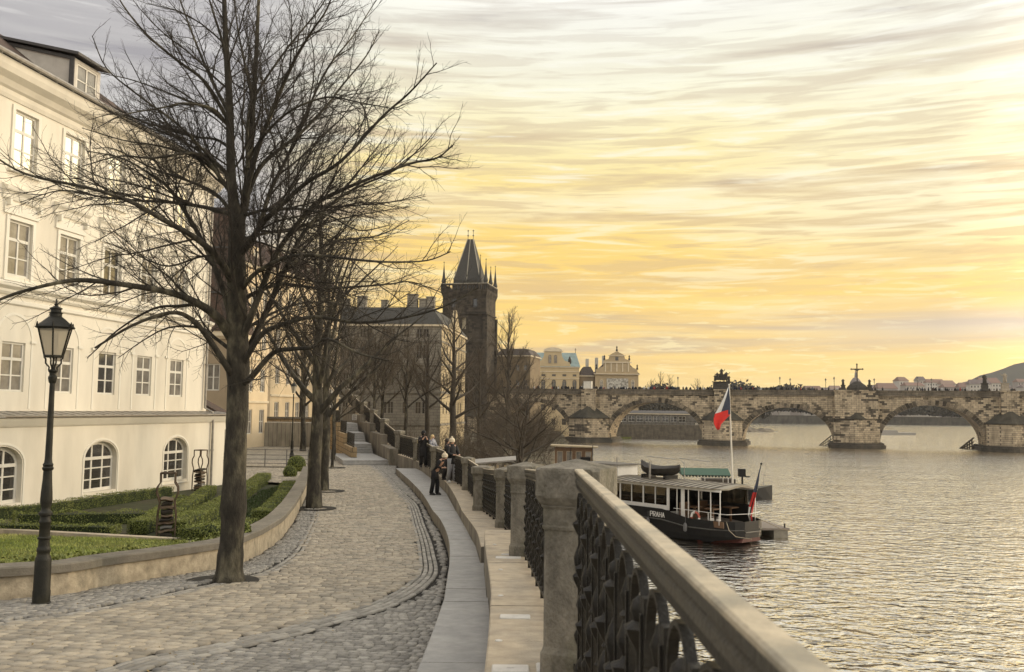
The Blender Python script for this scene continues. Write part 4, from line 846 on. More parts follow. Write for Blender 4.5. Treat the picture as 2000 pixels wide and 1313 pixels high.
for y0, nm in ((-.18, 'parapet'), (BW-.35, 'parapet')):
    mb = MB(); mb.box(-34, 161, y0, y0+.52, ZT-.02, 12.8); mb.box(-34, 161, y0-.10, y0+.62, 12.8, 12.96); mb.box(-34, 161, y0-.14, y0+.30, ZT-.3, ZT-.022); mb.build(nm, par_st, BR)
vs = mat('voussoirs', (.17, .135, .09), .9, .3, 1.5, .3, 8, rnd=.75, col2=(.09, .075, .055))
for a, b, ap in arches:
    mb = MB(); cx, R = (a+b)/2, (b-a)/2; n = 46
    for k in range(n):
        t0, t1 = pi*(k+.04)/n, pi*(k+.96)/n; P = lambda t, e, y: (cx-(R+e)*cos(t), y, .6+(ap-.6+e)*sin(t)**.92)
        w_ = random.uniform(.95, 1.25); ins = .02
        mb.loft([[P(t0, ins, -.14), P(t0, w_, -.14), P(t0, w_, .03), P(t0, ins, .03)], [P(t1, ins, -.14), P(t1, w_, -.14), P(t1, w_, .03), P(t1, ins, .03)]])
    mb.build('arch_ring', vs, BR)
bb_d = mat('wet_starling_stone', (.075, .062, .044), .8, .35, .7, .5, 4, col2=(.04, .036, .028))
capm = mat('mossy_cap', (.060, .052, .036), .9, .35, .8, .5, 5, col2=(.035, .032, .024))
for i, (a, b) in enumerate(piers):
    c_ = (a+b)/2; w = (b-a)/2; pj = 4.2 if i != 3 else 3.0; zc = 5.75 if i != 3 else 6.3; hgt = 2.8 if i != 3 else .001
    pr_ = MB(); pr_.prism([(c_-w, -.002), (c_-w, -.9), (c_-.4, -pj), (c_+.4, -pj), (c_+w, -.9), (c_+w, -.002)], -1, zc); pr_.build('cutwater', bst, BR)
    cp = MB()
    if i != 3: cp.loft([[(c_-w-.25, -.002, zc), (c_-w-.25, -1.0, zc), (c_-.4, -pj-.35, zc), (c_+.4, -pj-.35, zc), (c_+w+.25, -1.0, zc), (c_+w+.25, -.002, zc)], [(c_-w-.25, -.002, zc+.18), (c_-w-.25, -1.0, zc+.18), (c_-.4, -pj-.35, zc+.18), (c_+.4, -pj-.35, zc+.18), (c_+w+.25, -1.0, zc+.18), (c_+w+.25, -.002, zc+.18)], [(c_-1.4, -.002, zc+hgt), (c_-1.2, -.4, zc+hgt), (c_-.2, -1.5, zc+hgt), (c_+.2, -1.5, zc+hgt), (c_+1.2, -.4, zc+hgt), (c_+1.4, -.002, zc+hgt)]])
    else:
        cp.box(c_-w-.1, c_+w+.1, -1.2, -.002, zc, zc+.15); cp.loft([[(c_-2.2, -1.6, zc+.15), (c_+2.2, -1.6, zc+.15), (c_, -pj-.2, zc+.15)], [(c_-.1, -1.6, zc+1.6), (c_+.1, -1.6, zc+1.6), (c_, -1.7, zc+1.6)]])
    cp.build('cutwater_cap', capm, BR)
    bt = MB(); bw_ = 1.75 if i != 3 else 4.6; d_ = 1.3 if i != 3 else 1.55; bt.box(c_-bw_, c_+bw_, -d_, -.003, zc+(.4 if i != 3 else .16), 12.62); bt.box(c_-bw_-.15, c_+bw_+.15, -d_-.15, -.2, 12.63, 12.98); bt.build('buttress', bst, BR)
    s = MB(); q = 1.15; s.prism([(c_-w-q, BW+2), (c_-w-q, -1.3), (c_-.6, -pj-2.0), (c_+.6, -pj-2.0), (c_+w+q, -1.3), (c_+w+q, BW+2)], -1, .72); s.prism([(c_-w-q+.35, BW+1.7), (c_-w-q+.35, -1.2), (c_-.6, -pj-1.6), (c_+.6, -pj-1.6), (c_+w+q-.35, -1.2), (c_+w+q-.35, BW+1.7)], .721, 1.15)
    s.build('starling', bb_d, BR)
bM4 = Matrix.Translation((19, 228, 0)) @ Matrix.Rotation(bth, 4, 'Z')
def onb(s, y, z): return tuple(bM4 @ Vector((s, y, z)))
# ---- skin figures
def skin_mesh(verts, edges, rad, sub=1, root=0):
    me = bpy.data.meshes.new('sk'); me.from_pydata([tuple(v) for v in verts], edges, []); o = bpy.data.objects.new('sk', me); COL.objects.link(o)
    md = o.modifiers.new('s', 'SKIN'); md.use_smooth_shade = True
    for i, r in enumerate(rad):
        sv = me.skin_vertices[0].data[i]; sv.radius = (r, r) if isinstance(r, (int, float)) else r; sv.use_root = (i == root)
    if sub: sb = o.modifiers.new('b', 'SUBSURF'); sb.levels = sub; sb.render_levels = sub
    dg = bpy.context.evaluated_depsgraph_get(); m2 = bpy.data.meshes.new_from_object(o.evaluated_get(dg)); bpy.data.objects.remove(o); return m2
def mesh_obj(name, me, m, parent=None):
    o = bpy.data.objects.new(name, me); me.materials.clear(); me.materials.append(m); COL.objects.link(o)
    if parent: o.parent = parent
    return o
soot = mat('sooty_statue', (.05, .043, .034), .85, .35, 3, .4, 8); pale_st = mat('pale_statue', (.30, .25, .18), .85, .25, 3, .4, 8)
def fig(h=2.2, arm=0.3, lean=0.0):
    k = h/1.8
    V = [(0, 0, 1.0), (0, 0, 1.25), (0, 0, 1.42), (0, 0, 1.55), (lean, 0, 1.66), (.19, 0, 1.38), (.33, -.05, 1.15), (.30+arm, -.15, 1.2+arm), (-.19, 0, 1.38), (-.34, -.05, 1.12), (-.25, -.2, 1.0), (.11, 0, .9), (.15, -.03, .5), (.15, 0, .05), (-.11, 0, .9), (-.15, -.02, .5), (-.16, 0, .05)]
    E = [(0, 1), (1, 2), (2, 3), (3, 4), (2, 5), (5, 6), (6, 7), (2, 8), (8, 9), (9, 10), (0, 11), (11, 12), (12, 13), (0, 14), (14, 15), (15, 16)]
    Rr = [.20, .21, .17, .07, .12, .10, .075, .05, .10, .075, .05, .17, .16, .17, .17, .16, .17]
    return skin_mesh([(x*k, y*k, z*k) for x, y, z in V], E, [r*k for r in Rr])
def statue(label, s, y, kind, m, w=2.2, ph=1.6, z=12.95):
    e = thing('bridge_statue', label, 'statue', onb(s, y, z), bth, 'baroque statues along the bridge')
    mb = MB(); mb.loft([[(-w/2*a, -.8*a, zz), (w/2*a, -.8*a, zz), (w/2*a, .8*a, zz), (-w/2*a, .8*a, zz)] for a, zz in ((1.08, 0), (1.08, .25), (.9, .4), (.86, ph-.25), (1.0, ph-.15), (1.0, ph))]); mb.build('pedestal', m, e)
    for dx, h, dz, ar, fl in kind:
        o = mesh_obj('figure', fig(h, ar), m, e); o.location = (dx, 0, ph+dz)
        if fl: o.scale = (-1, 1, 1)
    return e
statue('dark sooty statue group of several figures on the pier behind the hanging flag', 32.3, -.4, [(0, 2.3, .9, .35, 0), (-1.0, 2.1, .2, .2, 1), (1.1, 2.2, .25, .4, 0), (-.4, 1.9, .2, .3, 0), (.5, 1.8, .1, .2, 1), (-1.5, 1.7, 0, .1, 1), (1.7, 1.6, -.1, .1, 0), (-.9, 1.5, .5, .1, 0), (.8, 1.5, .6, .1, 1), (0, 1.6, .2, .1, 1)], soot, 4.4, 1.9)
statue('single dark hooded statue right of the crucifix pier', 88.3, -.1, [(0, 2.3, -.2, .02, 0), (.15, 1.9, -.3, .0, 1)], soot, 1.3, 1.7)
statue('pale statue with raised arm at the right end of the bridge', 92.2, -.4, [(0, 2.4, 0, .45, 1)], pale_st, 1.5, 1.7)
statue('small dark obelisk-like figure left of the crucifix', 59.3, -.2, [(0, 1.7, -.2, .0, 0)], soot, 1.0, 1.2)
statue('small dark obelisk-like figure right of the crucifix', 64.9, -.2, [(0, 1.6, -.2, .0, 1)], soot, 1.0, 1.2)
CX = thing('crucifix', 'tall bronze crucifix on a domed stone base above the widest pier', 'statue', onb(62.3, -.4, 12.95), bth)
mb = MB(); mb.lathe([(2.3, 0), (2.3, .5), (1.8, 1.1), (1.0, 1.7), (.5, 2.0)], n=12, sy=.5); mb.build('pedestal', soot, CX)
mb = MB(); mb.box(-.12, .12, -.1, .1, 1.9, 5.8); mb.box(-1.15, -.122, -.1, .1, 4.65, 4.88); mb.box(.122, 1.15, -.1, .1, 4.65, 4.88)
for x, z in ((0, 5.85), (-1.2, 4.77), (1.2, 4.77)): mb.sphere((x, 0, z), .2, 8, 6)
mb.build('cross', soot, CX)
V = [(0, 0, 3.6), (0, 0, 4.1), (0, 0, 4.45), (.05, -.02, 4.7), (.4, 0, 4.6), (.9, 0, 4.78), (-.4, 0, 4.6), (-.9, 0, 4.78), (.05, -.08, 3.1), (0, 0, 2.6)]
o = mesh_obj('figure', skin_mesh([(x, y-.2, z) for x, y, z in V], [(0, 1), (1, 2), (2, 3), (2, 4), (4, 5), (2, 6), (6, 7), (0, 8), (8, 9)], [.16, .16, .12, .12, .07, .05, .07, .05, .11, .07]), soot, CX)
SB = thing('covered_statue_box', 'pale boxed-in scaffold cover standing on the bridge pier nearest the tower', 'scaffold box', onb(0, -.3, 12.98), bth)
mb = MB(); mb.box(-.95, .95, -.7, .8, .05, 1.85); mb.build('cover_sheet', mat('pale_sheet', (.60, .56, .47), .8, .08, 2), SB); mb = MB()
for x in (-.97, .97): mb.box(x-.03, x+.03, -.74, -.7, 0, 1.95)
mb.box(-1, 1, -.76, .84, 1.852, 1.92); mb.build('frame', zinc, SB)
# bridge lamps
def blamp():
    e = thing('bridge_lamp', 'x', 'street lamp', group='lamps along the bridge'); mb = MB(); mb.lathe([(.13, 0), (.13, .5), (.06, .6), (.045, 2.5), (.05, 2.55)], n=8); mb.bar((-.25, 0, 2.3), (.25, 0, 2.3), .03); mb.build('post', soot, e)
    mb = MB(); mb.lathe([(.10, 2.55), (.19, 2.95)], n=6); mb.build('lantern', mat('lantern_glass', (.35, .32, .25), .2, .1, 2, spec=.8), e); mb = MB(); mb.lathe([(.24, 2.96), (.12, 3.15), (.04, 3.2), (.03, 3.35)], n=6); mb.build('lantern_cap', soot, e); return e
bl0 = blamp()
LS = [(45.5, .1, 'bridge lamp left of the middle arch, farther left of a close pair'), (47.6, 9.2, 'bridge lamp left of the middle arch, nearer right of a close pair'), (55.7, 9.2, 'bridge lamp at the right shoulder of the middle arch'), (57.4, .1, 'bridge lamp just left of the crucifix pier'), (66.5, 9.2, 'bridge lamp just right of the crucifix pier'), (74.9, .1, 'bridge lamp above the crown of the right arch'), (78.8, 9.2, 'bridge lamp right of the crown of the right arch'), (22, .1, 'bridge lamp above the left arch'), (100, .1, 'bridge lamp at the far right beyond the pale statue')]
for i, (s, y, lb) in enumerate(LS):
    o = bl0 if i == 0 else dup(bl0); o.location = onb(s, y, 12.7); o['label'] = lb
# crowd on the bridge
cl = [mat('coat_%s' % n_, c_, .9, .1, 3) for n_, c_ in (('black', (.012, .012, .013)), ('brown', (.05, .035, .025)), ('grey', (.10, .10, .105)), ('navy', (.02, .025, .04)), ('pale', (.42, .40, .36)), ('red', (.22, .04, .03)))]
def ped_mesh(k):
    a = random.uniform(-.1, .15)
    V = [(0, 0, .98), (0, 0, 1.22), (0, 0, 1.42), (0, 0, 1.52), (0, -.01, 1.64), (.19, 0, 1.39), (.25, -.04, 1.12), (.22, -.14+a, .92), (-.19, 0, 1.39), (-.25, .02, 1.12), (-.22, -.1-a, .93), (.1, 0, .9), (.11, -.08, .5), (.11, .02, .06), (-.1, 0, .9), (-.11, .05, .5), (-.12, .14, .08)]
    E = [(0, 1), (1, 2), (2, 3), (3, 4), (2, 5), (5, 6), (6, 7), (2, 8), (8, 9), (9, 10), (0, 11), (11, 12), (12, 13), (0, 14), (14, 15), (15, 16)]
    return skin_mesh(V, E, [.17, .18, .15, .06, .115, .085, .07, .045, .085, .07, .045, .11, .08, .06, .11, .08, .06], 1)
pms = []
for i, m in enumerate(cl): me = ped_mesh(i); me.materials.clear(); me.materials.append(m); pms.append(me)
for i in range(285):
    s = random.uniform(-22, 104) if i % 3 else random.gauss(20, 16); y = random.choice([.75, 1.1, 1.6, 2.4, 4, 6]); o = bpy.data.objects.new('person', pms[random.choices(range(6), (9, 4, 4, 4, 3, 1))[0]]); COL.objects.link(o)
    o.location = onb(s, y, 12.0); o.rotation_euler = (0, 0, bth+random.choice([0, pi/2, -pi/2, pi])+random.uniform(-.4, .4)); z = random.uniform(.93, 1.08); o.scale = (z, z, z)
    tag(o, 'tiny distant pedestrian in the crowd behind the bridge parapet', 'person', 'pedestrians crossing the bridge')
# timber icebreakers behind the piers
tim = mat('old_timber', (.06, .047, .035), .9, .3, 6)
for s0, lb in ((57.0, 'dark timber icebreaker beside the middle pier'), (87.6, 'dark lattice timber icebreaker under the right arch')):
    e = thing('timber_icebreaker', lb, 'icebreaker', onb(s0, 10.5, 0), bth, 'timber icebreakers by the piers'); e.scale = (.42, .7, .55); mb = MB()
    for j in range(3):
        y = j*.9
        mb.bar((-7.5, y, -.3), (0, y, 4.6), .35)
        for k in range(6): mb.bar((-7+k*1.2, y, -.5), (-7+k*1.2+.0, y, .3+k*.78), .24)
        mb.bar((-6.2, y, -.1), (0, y, 3.0), .22); mb.bar((-4.2, y, -.1), (0, y, 1.5), .22)
    for k in range(6): mb.bar((-7+k*1.2, -.2, .2+k*.78), (-7+k*1.2, 2.0, .2+k*.78), .2)
    mb.build('struts', tim, e)

# ================================================================ buildings beyond the bridge
hz_cream = mat('far_cream', (.50, .39, .23), .92, .08, .5); cop = mat('copper_roof', (.20, .25, .23), .7, .2, 1)
# cream house with curved gable
GX = thing('gabled_house', 'cream house with a curved baroque gable and green copper roof behind the bridge', 'building', (3.4, 290, 0), -.03)
ww = [(x, 14.0, 1.35, 3.2, .65) for x in (3.2, 6.6, 9.9, 13.2, 16.4)]; ws_ = [(x, 18.2, 1.25, .7) for x in (3.2, 6.6, 9.9, 13.2, 16.4)]
wl = [(x, z, 1.3, 2.0) for x in (3.2, 6.6, 9.9, 13.2, 16.4) for z in (3.0, 7.5)]
mb = MB(); facade(mb, .3, 17.9, 0, 21.0, ww+ws_+wl, depth=.3); mb.quad((17.9, 0, 0), (17.9, 14, 0), (17.9, 14, 21), (17.9, 0, 21)); mb.quad((.3, 14, 0), (.3, 0, 0), (.3, 0, 21), (.3, 14, 21))
mb.build('wall', hz_cream, GX)
for h in ww+wl: window(GX, h, cream_d, pane_dark, y=.12, cols=2, bars=(.5,), fw=.08)
for h in ws_: window(GX, h, cream_d, pane_dark, y=.12, cols=1, bars=(), fw=.06)
mb = MB(); gp = [(3.6, 21.3), (15.2, 21.3), (14.8, 22.6), (13.2, 23.2), (12.4, 24.6), (12.2, 26.2), (6.9, 26.2), (6.7, 24.6), (5.9, 23.2), (4.2, 22.6)]
mb.loft([[(x, y, z) for x, z in gp] for y in (-.15, .5)]); gb = mb.build('gable', hz_cream, GX)
mb = MB(); mb.loft([[(9.55+2.9*cos(pi*k/10), y, 26.2+1.15*sin(pi*k/10)) for k in range(11)] for y in (-.3, .6)]); mb.box(6.4, 12.7, -.35, .62, 26.0, 26.19); mb.build('pediment', trim, gb)
for x in (8.6, 10.4): window(gb, (x, 22.3, 1.0, 2.7, .5), cream_d, pane_grey, y=-.3, cols=2, bars=(.5,), fw=.1)
mb = MB(); mb.box(.1, 18.1, -.25, 14.2, 21.0, 21.28); mb.box(.2, 18, -.12, .002, 19.6, 19.8); mb.box(.2, 18, -.12, .002, 17.45, 17.6); mb.build('cornice', trim, GX)
mb = MB(); mb.loft([[(0, -.3, 21.3), (18.2, -.3, 21.3), (18.2, 14.3, 21.3), (0, 14.3, 21.3)], [(1.2, 6, 26.0), (17, 6, 26.0), (17, 8, 26.0), (1.2, 8, 26.0)]]); rf = mb.build('roof', cop, GX)
for x in (3.9, 14.9): mb = MB(); mb.lathe([(.5, 22.2), (.5, 23.5), (.1, 24.6)], (x, 1.3, 0), 6); mb.build('dormer', soot, rf)
mb = MB(); mb.tube([(16.9, 7, 26), (16.9, 7, 27.6)], .08, 5); mb.tube([(16.6, 7, 27.1), (17.2, 7, 27.1)], .06, 4); mb.build('cross', soot, rf)
# low brown roofed house left of it
block('plain brown house with a slate roof left of the gabled cream house', 'building', (-8, 292, 0), -.02, 11.2, 12, 0, 19.0, [(x, z, 1.2, 2.0) for x in (1.6, 4.2, 6.8, 9.4) for z in (3, 7, 11, 15)], mat('ochre_render', (.24, .18, .10), .92, .12, .5), MATS['dark_tiles'], rh=6.0, inset=4.8, pm=pane_dark, fr=cream_d)
# museum with painted gable
MU = thing('decorated_museum', 'ornate renaissance style house with a stepped gable and painted panel behind the bridge', 'building', (26.3, 290, 0), -.03)
mb = MB(); facade(mb, 0, 13.6, 0, 19.0, [(x, 4, 1.2, 2.2) for x in (2, 5.2, 8.4, 11.6)]); mb.quad((13.6, 0, 0), (13.6, 22, 0), (13.6, 22, 19), (13.6, 0, 19)); mb.quad((0, 22, 0), (0, 0, 0), (0, 0, 19), (0, 22, 19)); mb.build('wall', mat('far_sandstone', (.40, .31, .19), .92, .12, .6), MU)
mb = MB(); gp = [(.2, 19.3), (13.4, 19.3), (13.2, 20.6), (11.0, 21.6), (10.8, 23.5), (9.4, 23.9), (9.0, 25.2), (6.8, 26.4), (4.6, 25.2), (4.2, 23.9), (2.8, 23.5), (2.6, 21.6), (.4, 20.6)]
mb.loft([[(x, y, z) for x, z in gp] for y in (-.2, .5)]); gb = mb.build('gable', MATS['far_sandstone'], MU)
mb = MB(); 
for x in (3.2, 5.0, 6.8, 8.6, 10.4): mb.box(x-.16, x+.16, -.36, -.201, 19.9, 22.6)
mb.box(2.2, 11.4, -.42, -.202, 22.7, 23.0); mb.box(-.4, 14.0, -.6, .3, 19.02, 19.28); mb.box(.3, 13.3, -.15, -.002, 13.6, 13.9); mb.box(4.0, 9.6, -.4, -.203, 24.9, 25.1); mb.build('gable_mouldings', trim, gb)
mb = MB(); 
for x, z in ((.4, 20.6), (13.2, 20.6), (2.9, 23.5), (10.7, 23.5), (6.8, 26.4)): mb.lathe([(.35, 0), (.3, .5), (.12, .9), (.28, 1.2), (.1, 1.6)], (x, .1, z), 6)
mb.build('finial', soot, gb)
mb = MB(); mb.box(3.6, 10.4, -.16, -.004, 14.6, 17.8); mb.build('painted_panel', mat('sgraffito', (.50, .47, .40), .9, .45, 3.5, col2=(.22, .2, .17)), MU)
mb = MB(); mb.box(6.3, 7.3, -.23, -.201, 23.4, 24.6); mb.build('window', pane_dark, gb)
for x in (2.0, 11.8): window(MU, (x, 14.8, 1.1, 2.6, .5), trim, pane_grey, y=-.14, cols=2, bars=(.5,), fw=.14)
mb = MB(); mb.loft([[(-.4, y, 19.3), (14, y, 19.3), (6.8, y, 26.0)] for y in (.5, 22)]); rf = mb.build('roof', tile, MU)
for x, y, z in ((-2.2, 6, 24.2), (1.0, 9, 24.8), (3.5, 12, 25.6)): mb = MB(); mb.box(x-.5, x+.5, y, y+1, 19, z); mb.build('chimney', mat('pale_chimney', (.5, .46, .38), .9, .1, 2), rf)
block('dark roofed side wing of the ornate museum with tall pale chimneys', 'building', (21.6, 291, 0), -.03, 4.6, 16, 0, 18.6, [(x, z, 1.0, 1.8) for x in (1.2, 3.3) for z in (10, 14.5)], MATS['brown_render'], MATS['dark_tiles'], rh=2.8, inset=1.5, pm=pane_dark, fr=cream_d)

# ================================================================ far bank, terrace under the left arch
TE = thing('river_terrace', 'stone terrace wall with dark railing seen through the left bridge arch', 'terrace', (22, 262, 0), -.12)
mb = MB(); mb.box(0, 40, 0, 24, -1, 3.9); mb.build('wall', brick_mat('terrace_stone', (.10, .085, .065), (.13, .11, .08), (.06, .05, .04), 1.2, .4), TE)
mb = MB(); mb.box(0, 12, -1.2, -.01, -.3, .35); mb.build('algae_step', mat('algae', (.13, .14, .04), .9, .3, 1), TE)
mb = MB(); mb.box(0, 40, .1, .2, 4.9, 5.0)
for i in range(41): mb.box(i*.98, i*.98+.07, .1, .2, 3.9, 4.9)
mb.build('railing', soot, TE)
for x, lb in ((5.2, 'closed pale parasol on the terrace, left of the two'), (8.8, 'closed pale parasol on the terrace, right of the two')):
    e = thing('closed_parasol', lb, 'parasol', tuple(Matrix.Translation((22, 262, 0)) @ Matrix.Rotation(-.12, 4, 'Z') @ Vector((x, 1.5, 3.9))), 0, 'closed parasols on the terrace')
    mb = MB(); mb.lathe([(.5, .6), (.55, .9), (.35, 2.6), (.1, 3.4)], n=8); mb.build('canopy', mat('parasol_cloth', (.6, .57, .5), .9, .1, 3), e); mb = MB(); mb.tube([(0, 0, 0), (0, 0, .7)], .06, 6); mb.build('pole', zinc, e)
block('low pale restaurant pavilion on the terrace seen through the left arch', 'pavilion', (31, 268, 0), -.12, 22, 8, 3.9, 7.0, [(1.5+i*2.4, 4.6, 1.9, 1.7) for i in range(8)], mat('pavilion_white', (.16, .145, .12), .9, .5, 1), MATS['galvanised'], rh=.8, inset=.8, name='restaurant_pavilion', pm=pane_dark)
# far bank
mb = MB(); mb.poly([(60, 700, 5.5), (2500, 640, 5.5), (2500, 1990, 5.5), (-2500, 1990, 5.5), (-300, 700, 5.5)]); mb.build('far_ground', MATS['bank_earth'], kind='structure')
QW = MB(); QW.quad((60, 700, -1), (2500, 640, -1), (2500, 640, 5.6), (60, 700, 5.6)); QW.quad((-300, 700, -1), (60, 700, -1), (60, 700, 5.6), (-300, 700, 5.6)); QW.build('far_embankment', brick_mat('far_quay_stone', (.08, .072, .058), (.06, .055, .046), (.04, .036, .03), 3, 1.2), kind='structure')
wood_m = mat('far_wood', (.055, .048, .034), .95, .4, .05, col2=(.04, .038, .03))
def far_mass(name, x0, x1, y0, h, n, label, sz=3.0, zb=5.5):
    P = np.stack([rng.uniform(x0, x1, n), rng.uniform(y0, y0+60, n), np.zeros(n)], -1); hh = h*(.72+.28*np.sin(P[:, 0]*.09+1.3)*np.sin(P[:, 0]*.031))*rng.uniform(.3, 1.0, n)**.5; P[:, 2] = zb+hh*rng.uniform(.25, 1, n)
    o = leaves_np(P, rng.normal(0, 1, (n, 3)), sz, wood_m, name); return tag(o, label, 'trees', kind='stuff')
far_mass('far_riverside_wood', 110, 260, 700, 30, 26000, 'dark far bank woods seen through the middle arch and above the parapet', 1.6)
far_mass('far_bank_trees', 240, 520, 690, 15, 26000, 'row of far bank trees seen through the right arch', 1.4)
far_mass('island_wood', -20, 120, 420, 13, 12000, 'dark mass of bare trees behind the terrace under the left arch', 1.1, 3)
# city beyond
hm = [mat('city_wall_%d' % i, c_, .95, .08, .02) for i, c_ in enumerate([(.46, .42, .36), (.38, .34, .29), (.52, .48, .42), (.33, .29, .26)])]; rm_ = [mat('city_roof_%d' % i, c_, .9, .1, .02) for i, c_ in enumerate([(.20, .13, .10), (.15, .12, .11), (.24, .17, .13)])]
hlab = ['pale', 'grey', 'white', 'dull brown']; rlab = ['red-brown', 'dark', 'orange-brown']
for i in range(64):
    x = 205+i*8.2+random.uniform(-3, 3); y = random.uniform(780, 1000); sc_ = y/780; w_ = random.uniform(9, 20); h_ = (random.uniform(18, 24)+(7 if i > 14 else 0))*sc_; a, b = random.randrange(4), random.randrange(3)
    e = thing('distant_house', 'tiny far %s city house with %s roof in the skyline above the bridge' % (hlab[a], rlab[b]), 'building', (x*sc_, y, 5.5), random.uniform(-.2, .2), 'distant city houses')
    mb = MB(); mb.box(0, w_, 0, 10, 0, h_)
    mb.cur = 1
    for r_ in range(4):
        for q in np.arange(1.2, w_-1.2, 2.6): mb.box(q, q+1.1, -.06, -.01, h_-3-r_*3.4, h_-1.4-r_*3.4)
    o = mb.build('wall', [hm[a], pane_dark], e); mb = MB(); rr = random.uniform(2.5, 5); mb.loft([[(-.5, -.5, h_), (w_+.5, -.5, h_), (w_+.5, 10.5, h_), (-.5, 10.5, h_)], [(1, 4.8, h_+rr), (w_-1, 4.8, h_+rr), (w_-1, 5.2, h_+rr), (1, 5.2, h_+rr)]])
    mb.build('roof', rm_[b], e)
e = thing('domed_church', 'faint far domed church rising above the bridge left of the crucifix', 'church', (560, 1500, 5.5)); e.scale = (1.45, 1.45, 1.45); mb = MB(); mb.box(-9, 9, -9, 9, 0, 26); mb.build('walls', hm[1], e); mb = MB(); mb.lathe([(7, 26), (7.2, 32), (6, 37), (3, 41), (1.2, 42), (1, 46), (.2, 50)], n=14); mb.build('dome', rm_[1], e)
# hills
def hill(name, pts, y, m, dep=250, k=.5):
    pts = [(a*k, 7.7+(b-7.7)*k) for a, b in pts]; y = y*k
    mb = MB(); P = [(p[0], p[1]+4*sin(p[0]*.01)+2*sin(p[0]*.037)) for p in pts]
    dense = []; xs_ = np.linspace(pts[0][0], pts[-1][0], 60); zs_ = np.interp(xs_, [p[0] for p in pts], [p[1] for p in pts])+rng.normal(0, 1.0, 60)
    mb.loft([[(x, y-dep*.6, 3) for x in xs_], [(x, y-dep*.25, 3+(z-3)*.62) for x, z in zip(xs_, zs_)], [(x, y, z) for x, z in zip(xs_, zs_)], [(x, y+dep, 3) for x in xs_]], cap=False, closed=False)
    return mb.build(name, m, kind='structure', smooth='all')
hm_ = mat('wooded_hill', (.07, .065, .05), .95, .3, .01, col2=(.05, .055, .045))
hill('wooded_hill', [(1000, 20), (1200, 62), (1330, 110), (1480, 158), (1600, 176), (1800, 190), (2300, 180), (3000, 60)], 2700, hm_)
hill('far_ridge', [(500, 15), (900, 80), (1200, 95), (1600, 110), (2200, 80), (2600, 40)], 3900, hm_)
hill('low_ridge', [(-800, 15), (-200, 40), (400, 45), (1100, 40), (1500, 20)], 3300, hm_)
# island of rubble and dock on the river
IS = MB(); xs_ = np.linspace(0, 1, 22)
IS.loft([[(86+t*22, 372+8*cos(a)*sin(pi*t)**.5, -.3+2.2*max(0, sin(a))*sin(pi*t)**.6*(.7+.3*sin(t*19)+.2*sin(t*41))) for a in [pi*k/8 for k in range(9)]] for t in xs_], cap=False, closed=False)
IS.build('rubble_island', mat('rubble', (.17, .14, .10), .95, .4, 1.0, .8, 3, col2=(.10, .085, .06)), kind='structure')
DK = thing('concrete_dock', 'low grey concrete dock floating beyond the right arch', 'dock', (142, 345, 0)); mb = MB(); mb.box(-7, 8, -2, 2, -.2, .9); mb.box(-6.5, 1.5, -1.5, 1.5, .902, 1.7); mb.box(-8, -5, -1.4, 1.4, .4, 2.4); mb.build('deck', zinc, DK)
mb = MB(); mb.tube([(1, -2.3, -2), (1, -2.3, -.2)], .3, 8); mb.build('pile', tim, DK)
# ================================================================ bare trees
bark = mat('tree_bark', (.036, .031, .023), .92, .55, 8, 1.0, 42, stretch=(1, 1, .4), col2=(.12, .105, .07), v2=-.05)
twigm = mat('twig_bark', (.040, .033, .025), .9, .25, 3)
twigb = mat('brown_twigs', (.085, .066, .045), .9, .3, .5)
twigd = mat('distant_twigs', (.075, .058, .040), .9, .3, .5)
def nrm_(v): return v/(np.linalg.norm(v)+1e-9)
def perp(d):
    r = np.array([random.gauss(0, 1), random.gauss(0, 1), random.gauss(0, 1)]); return nrm_(r-d*np.dot(r, d))
def path_pts(p, d, L, n, wob, up, droop=0.0):
    pts = [p]; d = d.copy()
    for i in range(n):
        d = nrm_(d+np.array([random.gauss(0, wob), random.gauss(0, wob), random.gauss(0, wob)+up-droop*i/n]))
        pts.append(pts[-1]+d*(L/n))
    return pts
def smooth_path(P, k=4):
    P = [np.array(p, float) for p in P]; Q = [2*P[0]-P[1]]+P+[2*P[-1]-P[-2]]; out = []
    for i in range(1, len(Q)-2):
        a, b, c_, d = Q[i-1:i+3]
        for j in range(k): t = j/k; out.append(.5*((2*b)+(c_-a)*t+(2*a-5*b+4*c_-d)*t*t+(3*b-a-3*c_+d)*t**3))
    out.append(P[-1]); return out
def nrmv(v): return v/(np.linalg.norm(v, axis=-1, keepdims=True)+1e-9)
def perpv(d):
    r = rng.normal(0, 1, d.shape); return nrmv(r-d*(r*d).sum(-1, keepdims=True))
def resamp(P, R_, n):
    P = np.array(P, float); t = np.linspace(0, len(P)-1, n); i = np.minimum(t.astype(int), len(P)-2); f = (t-i)
    return P[i]*(1-f)[:, None]+P[i+1]*f[:, None], np.interp(t, range(len(R_)), R_)
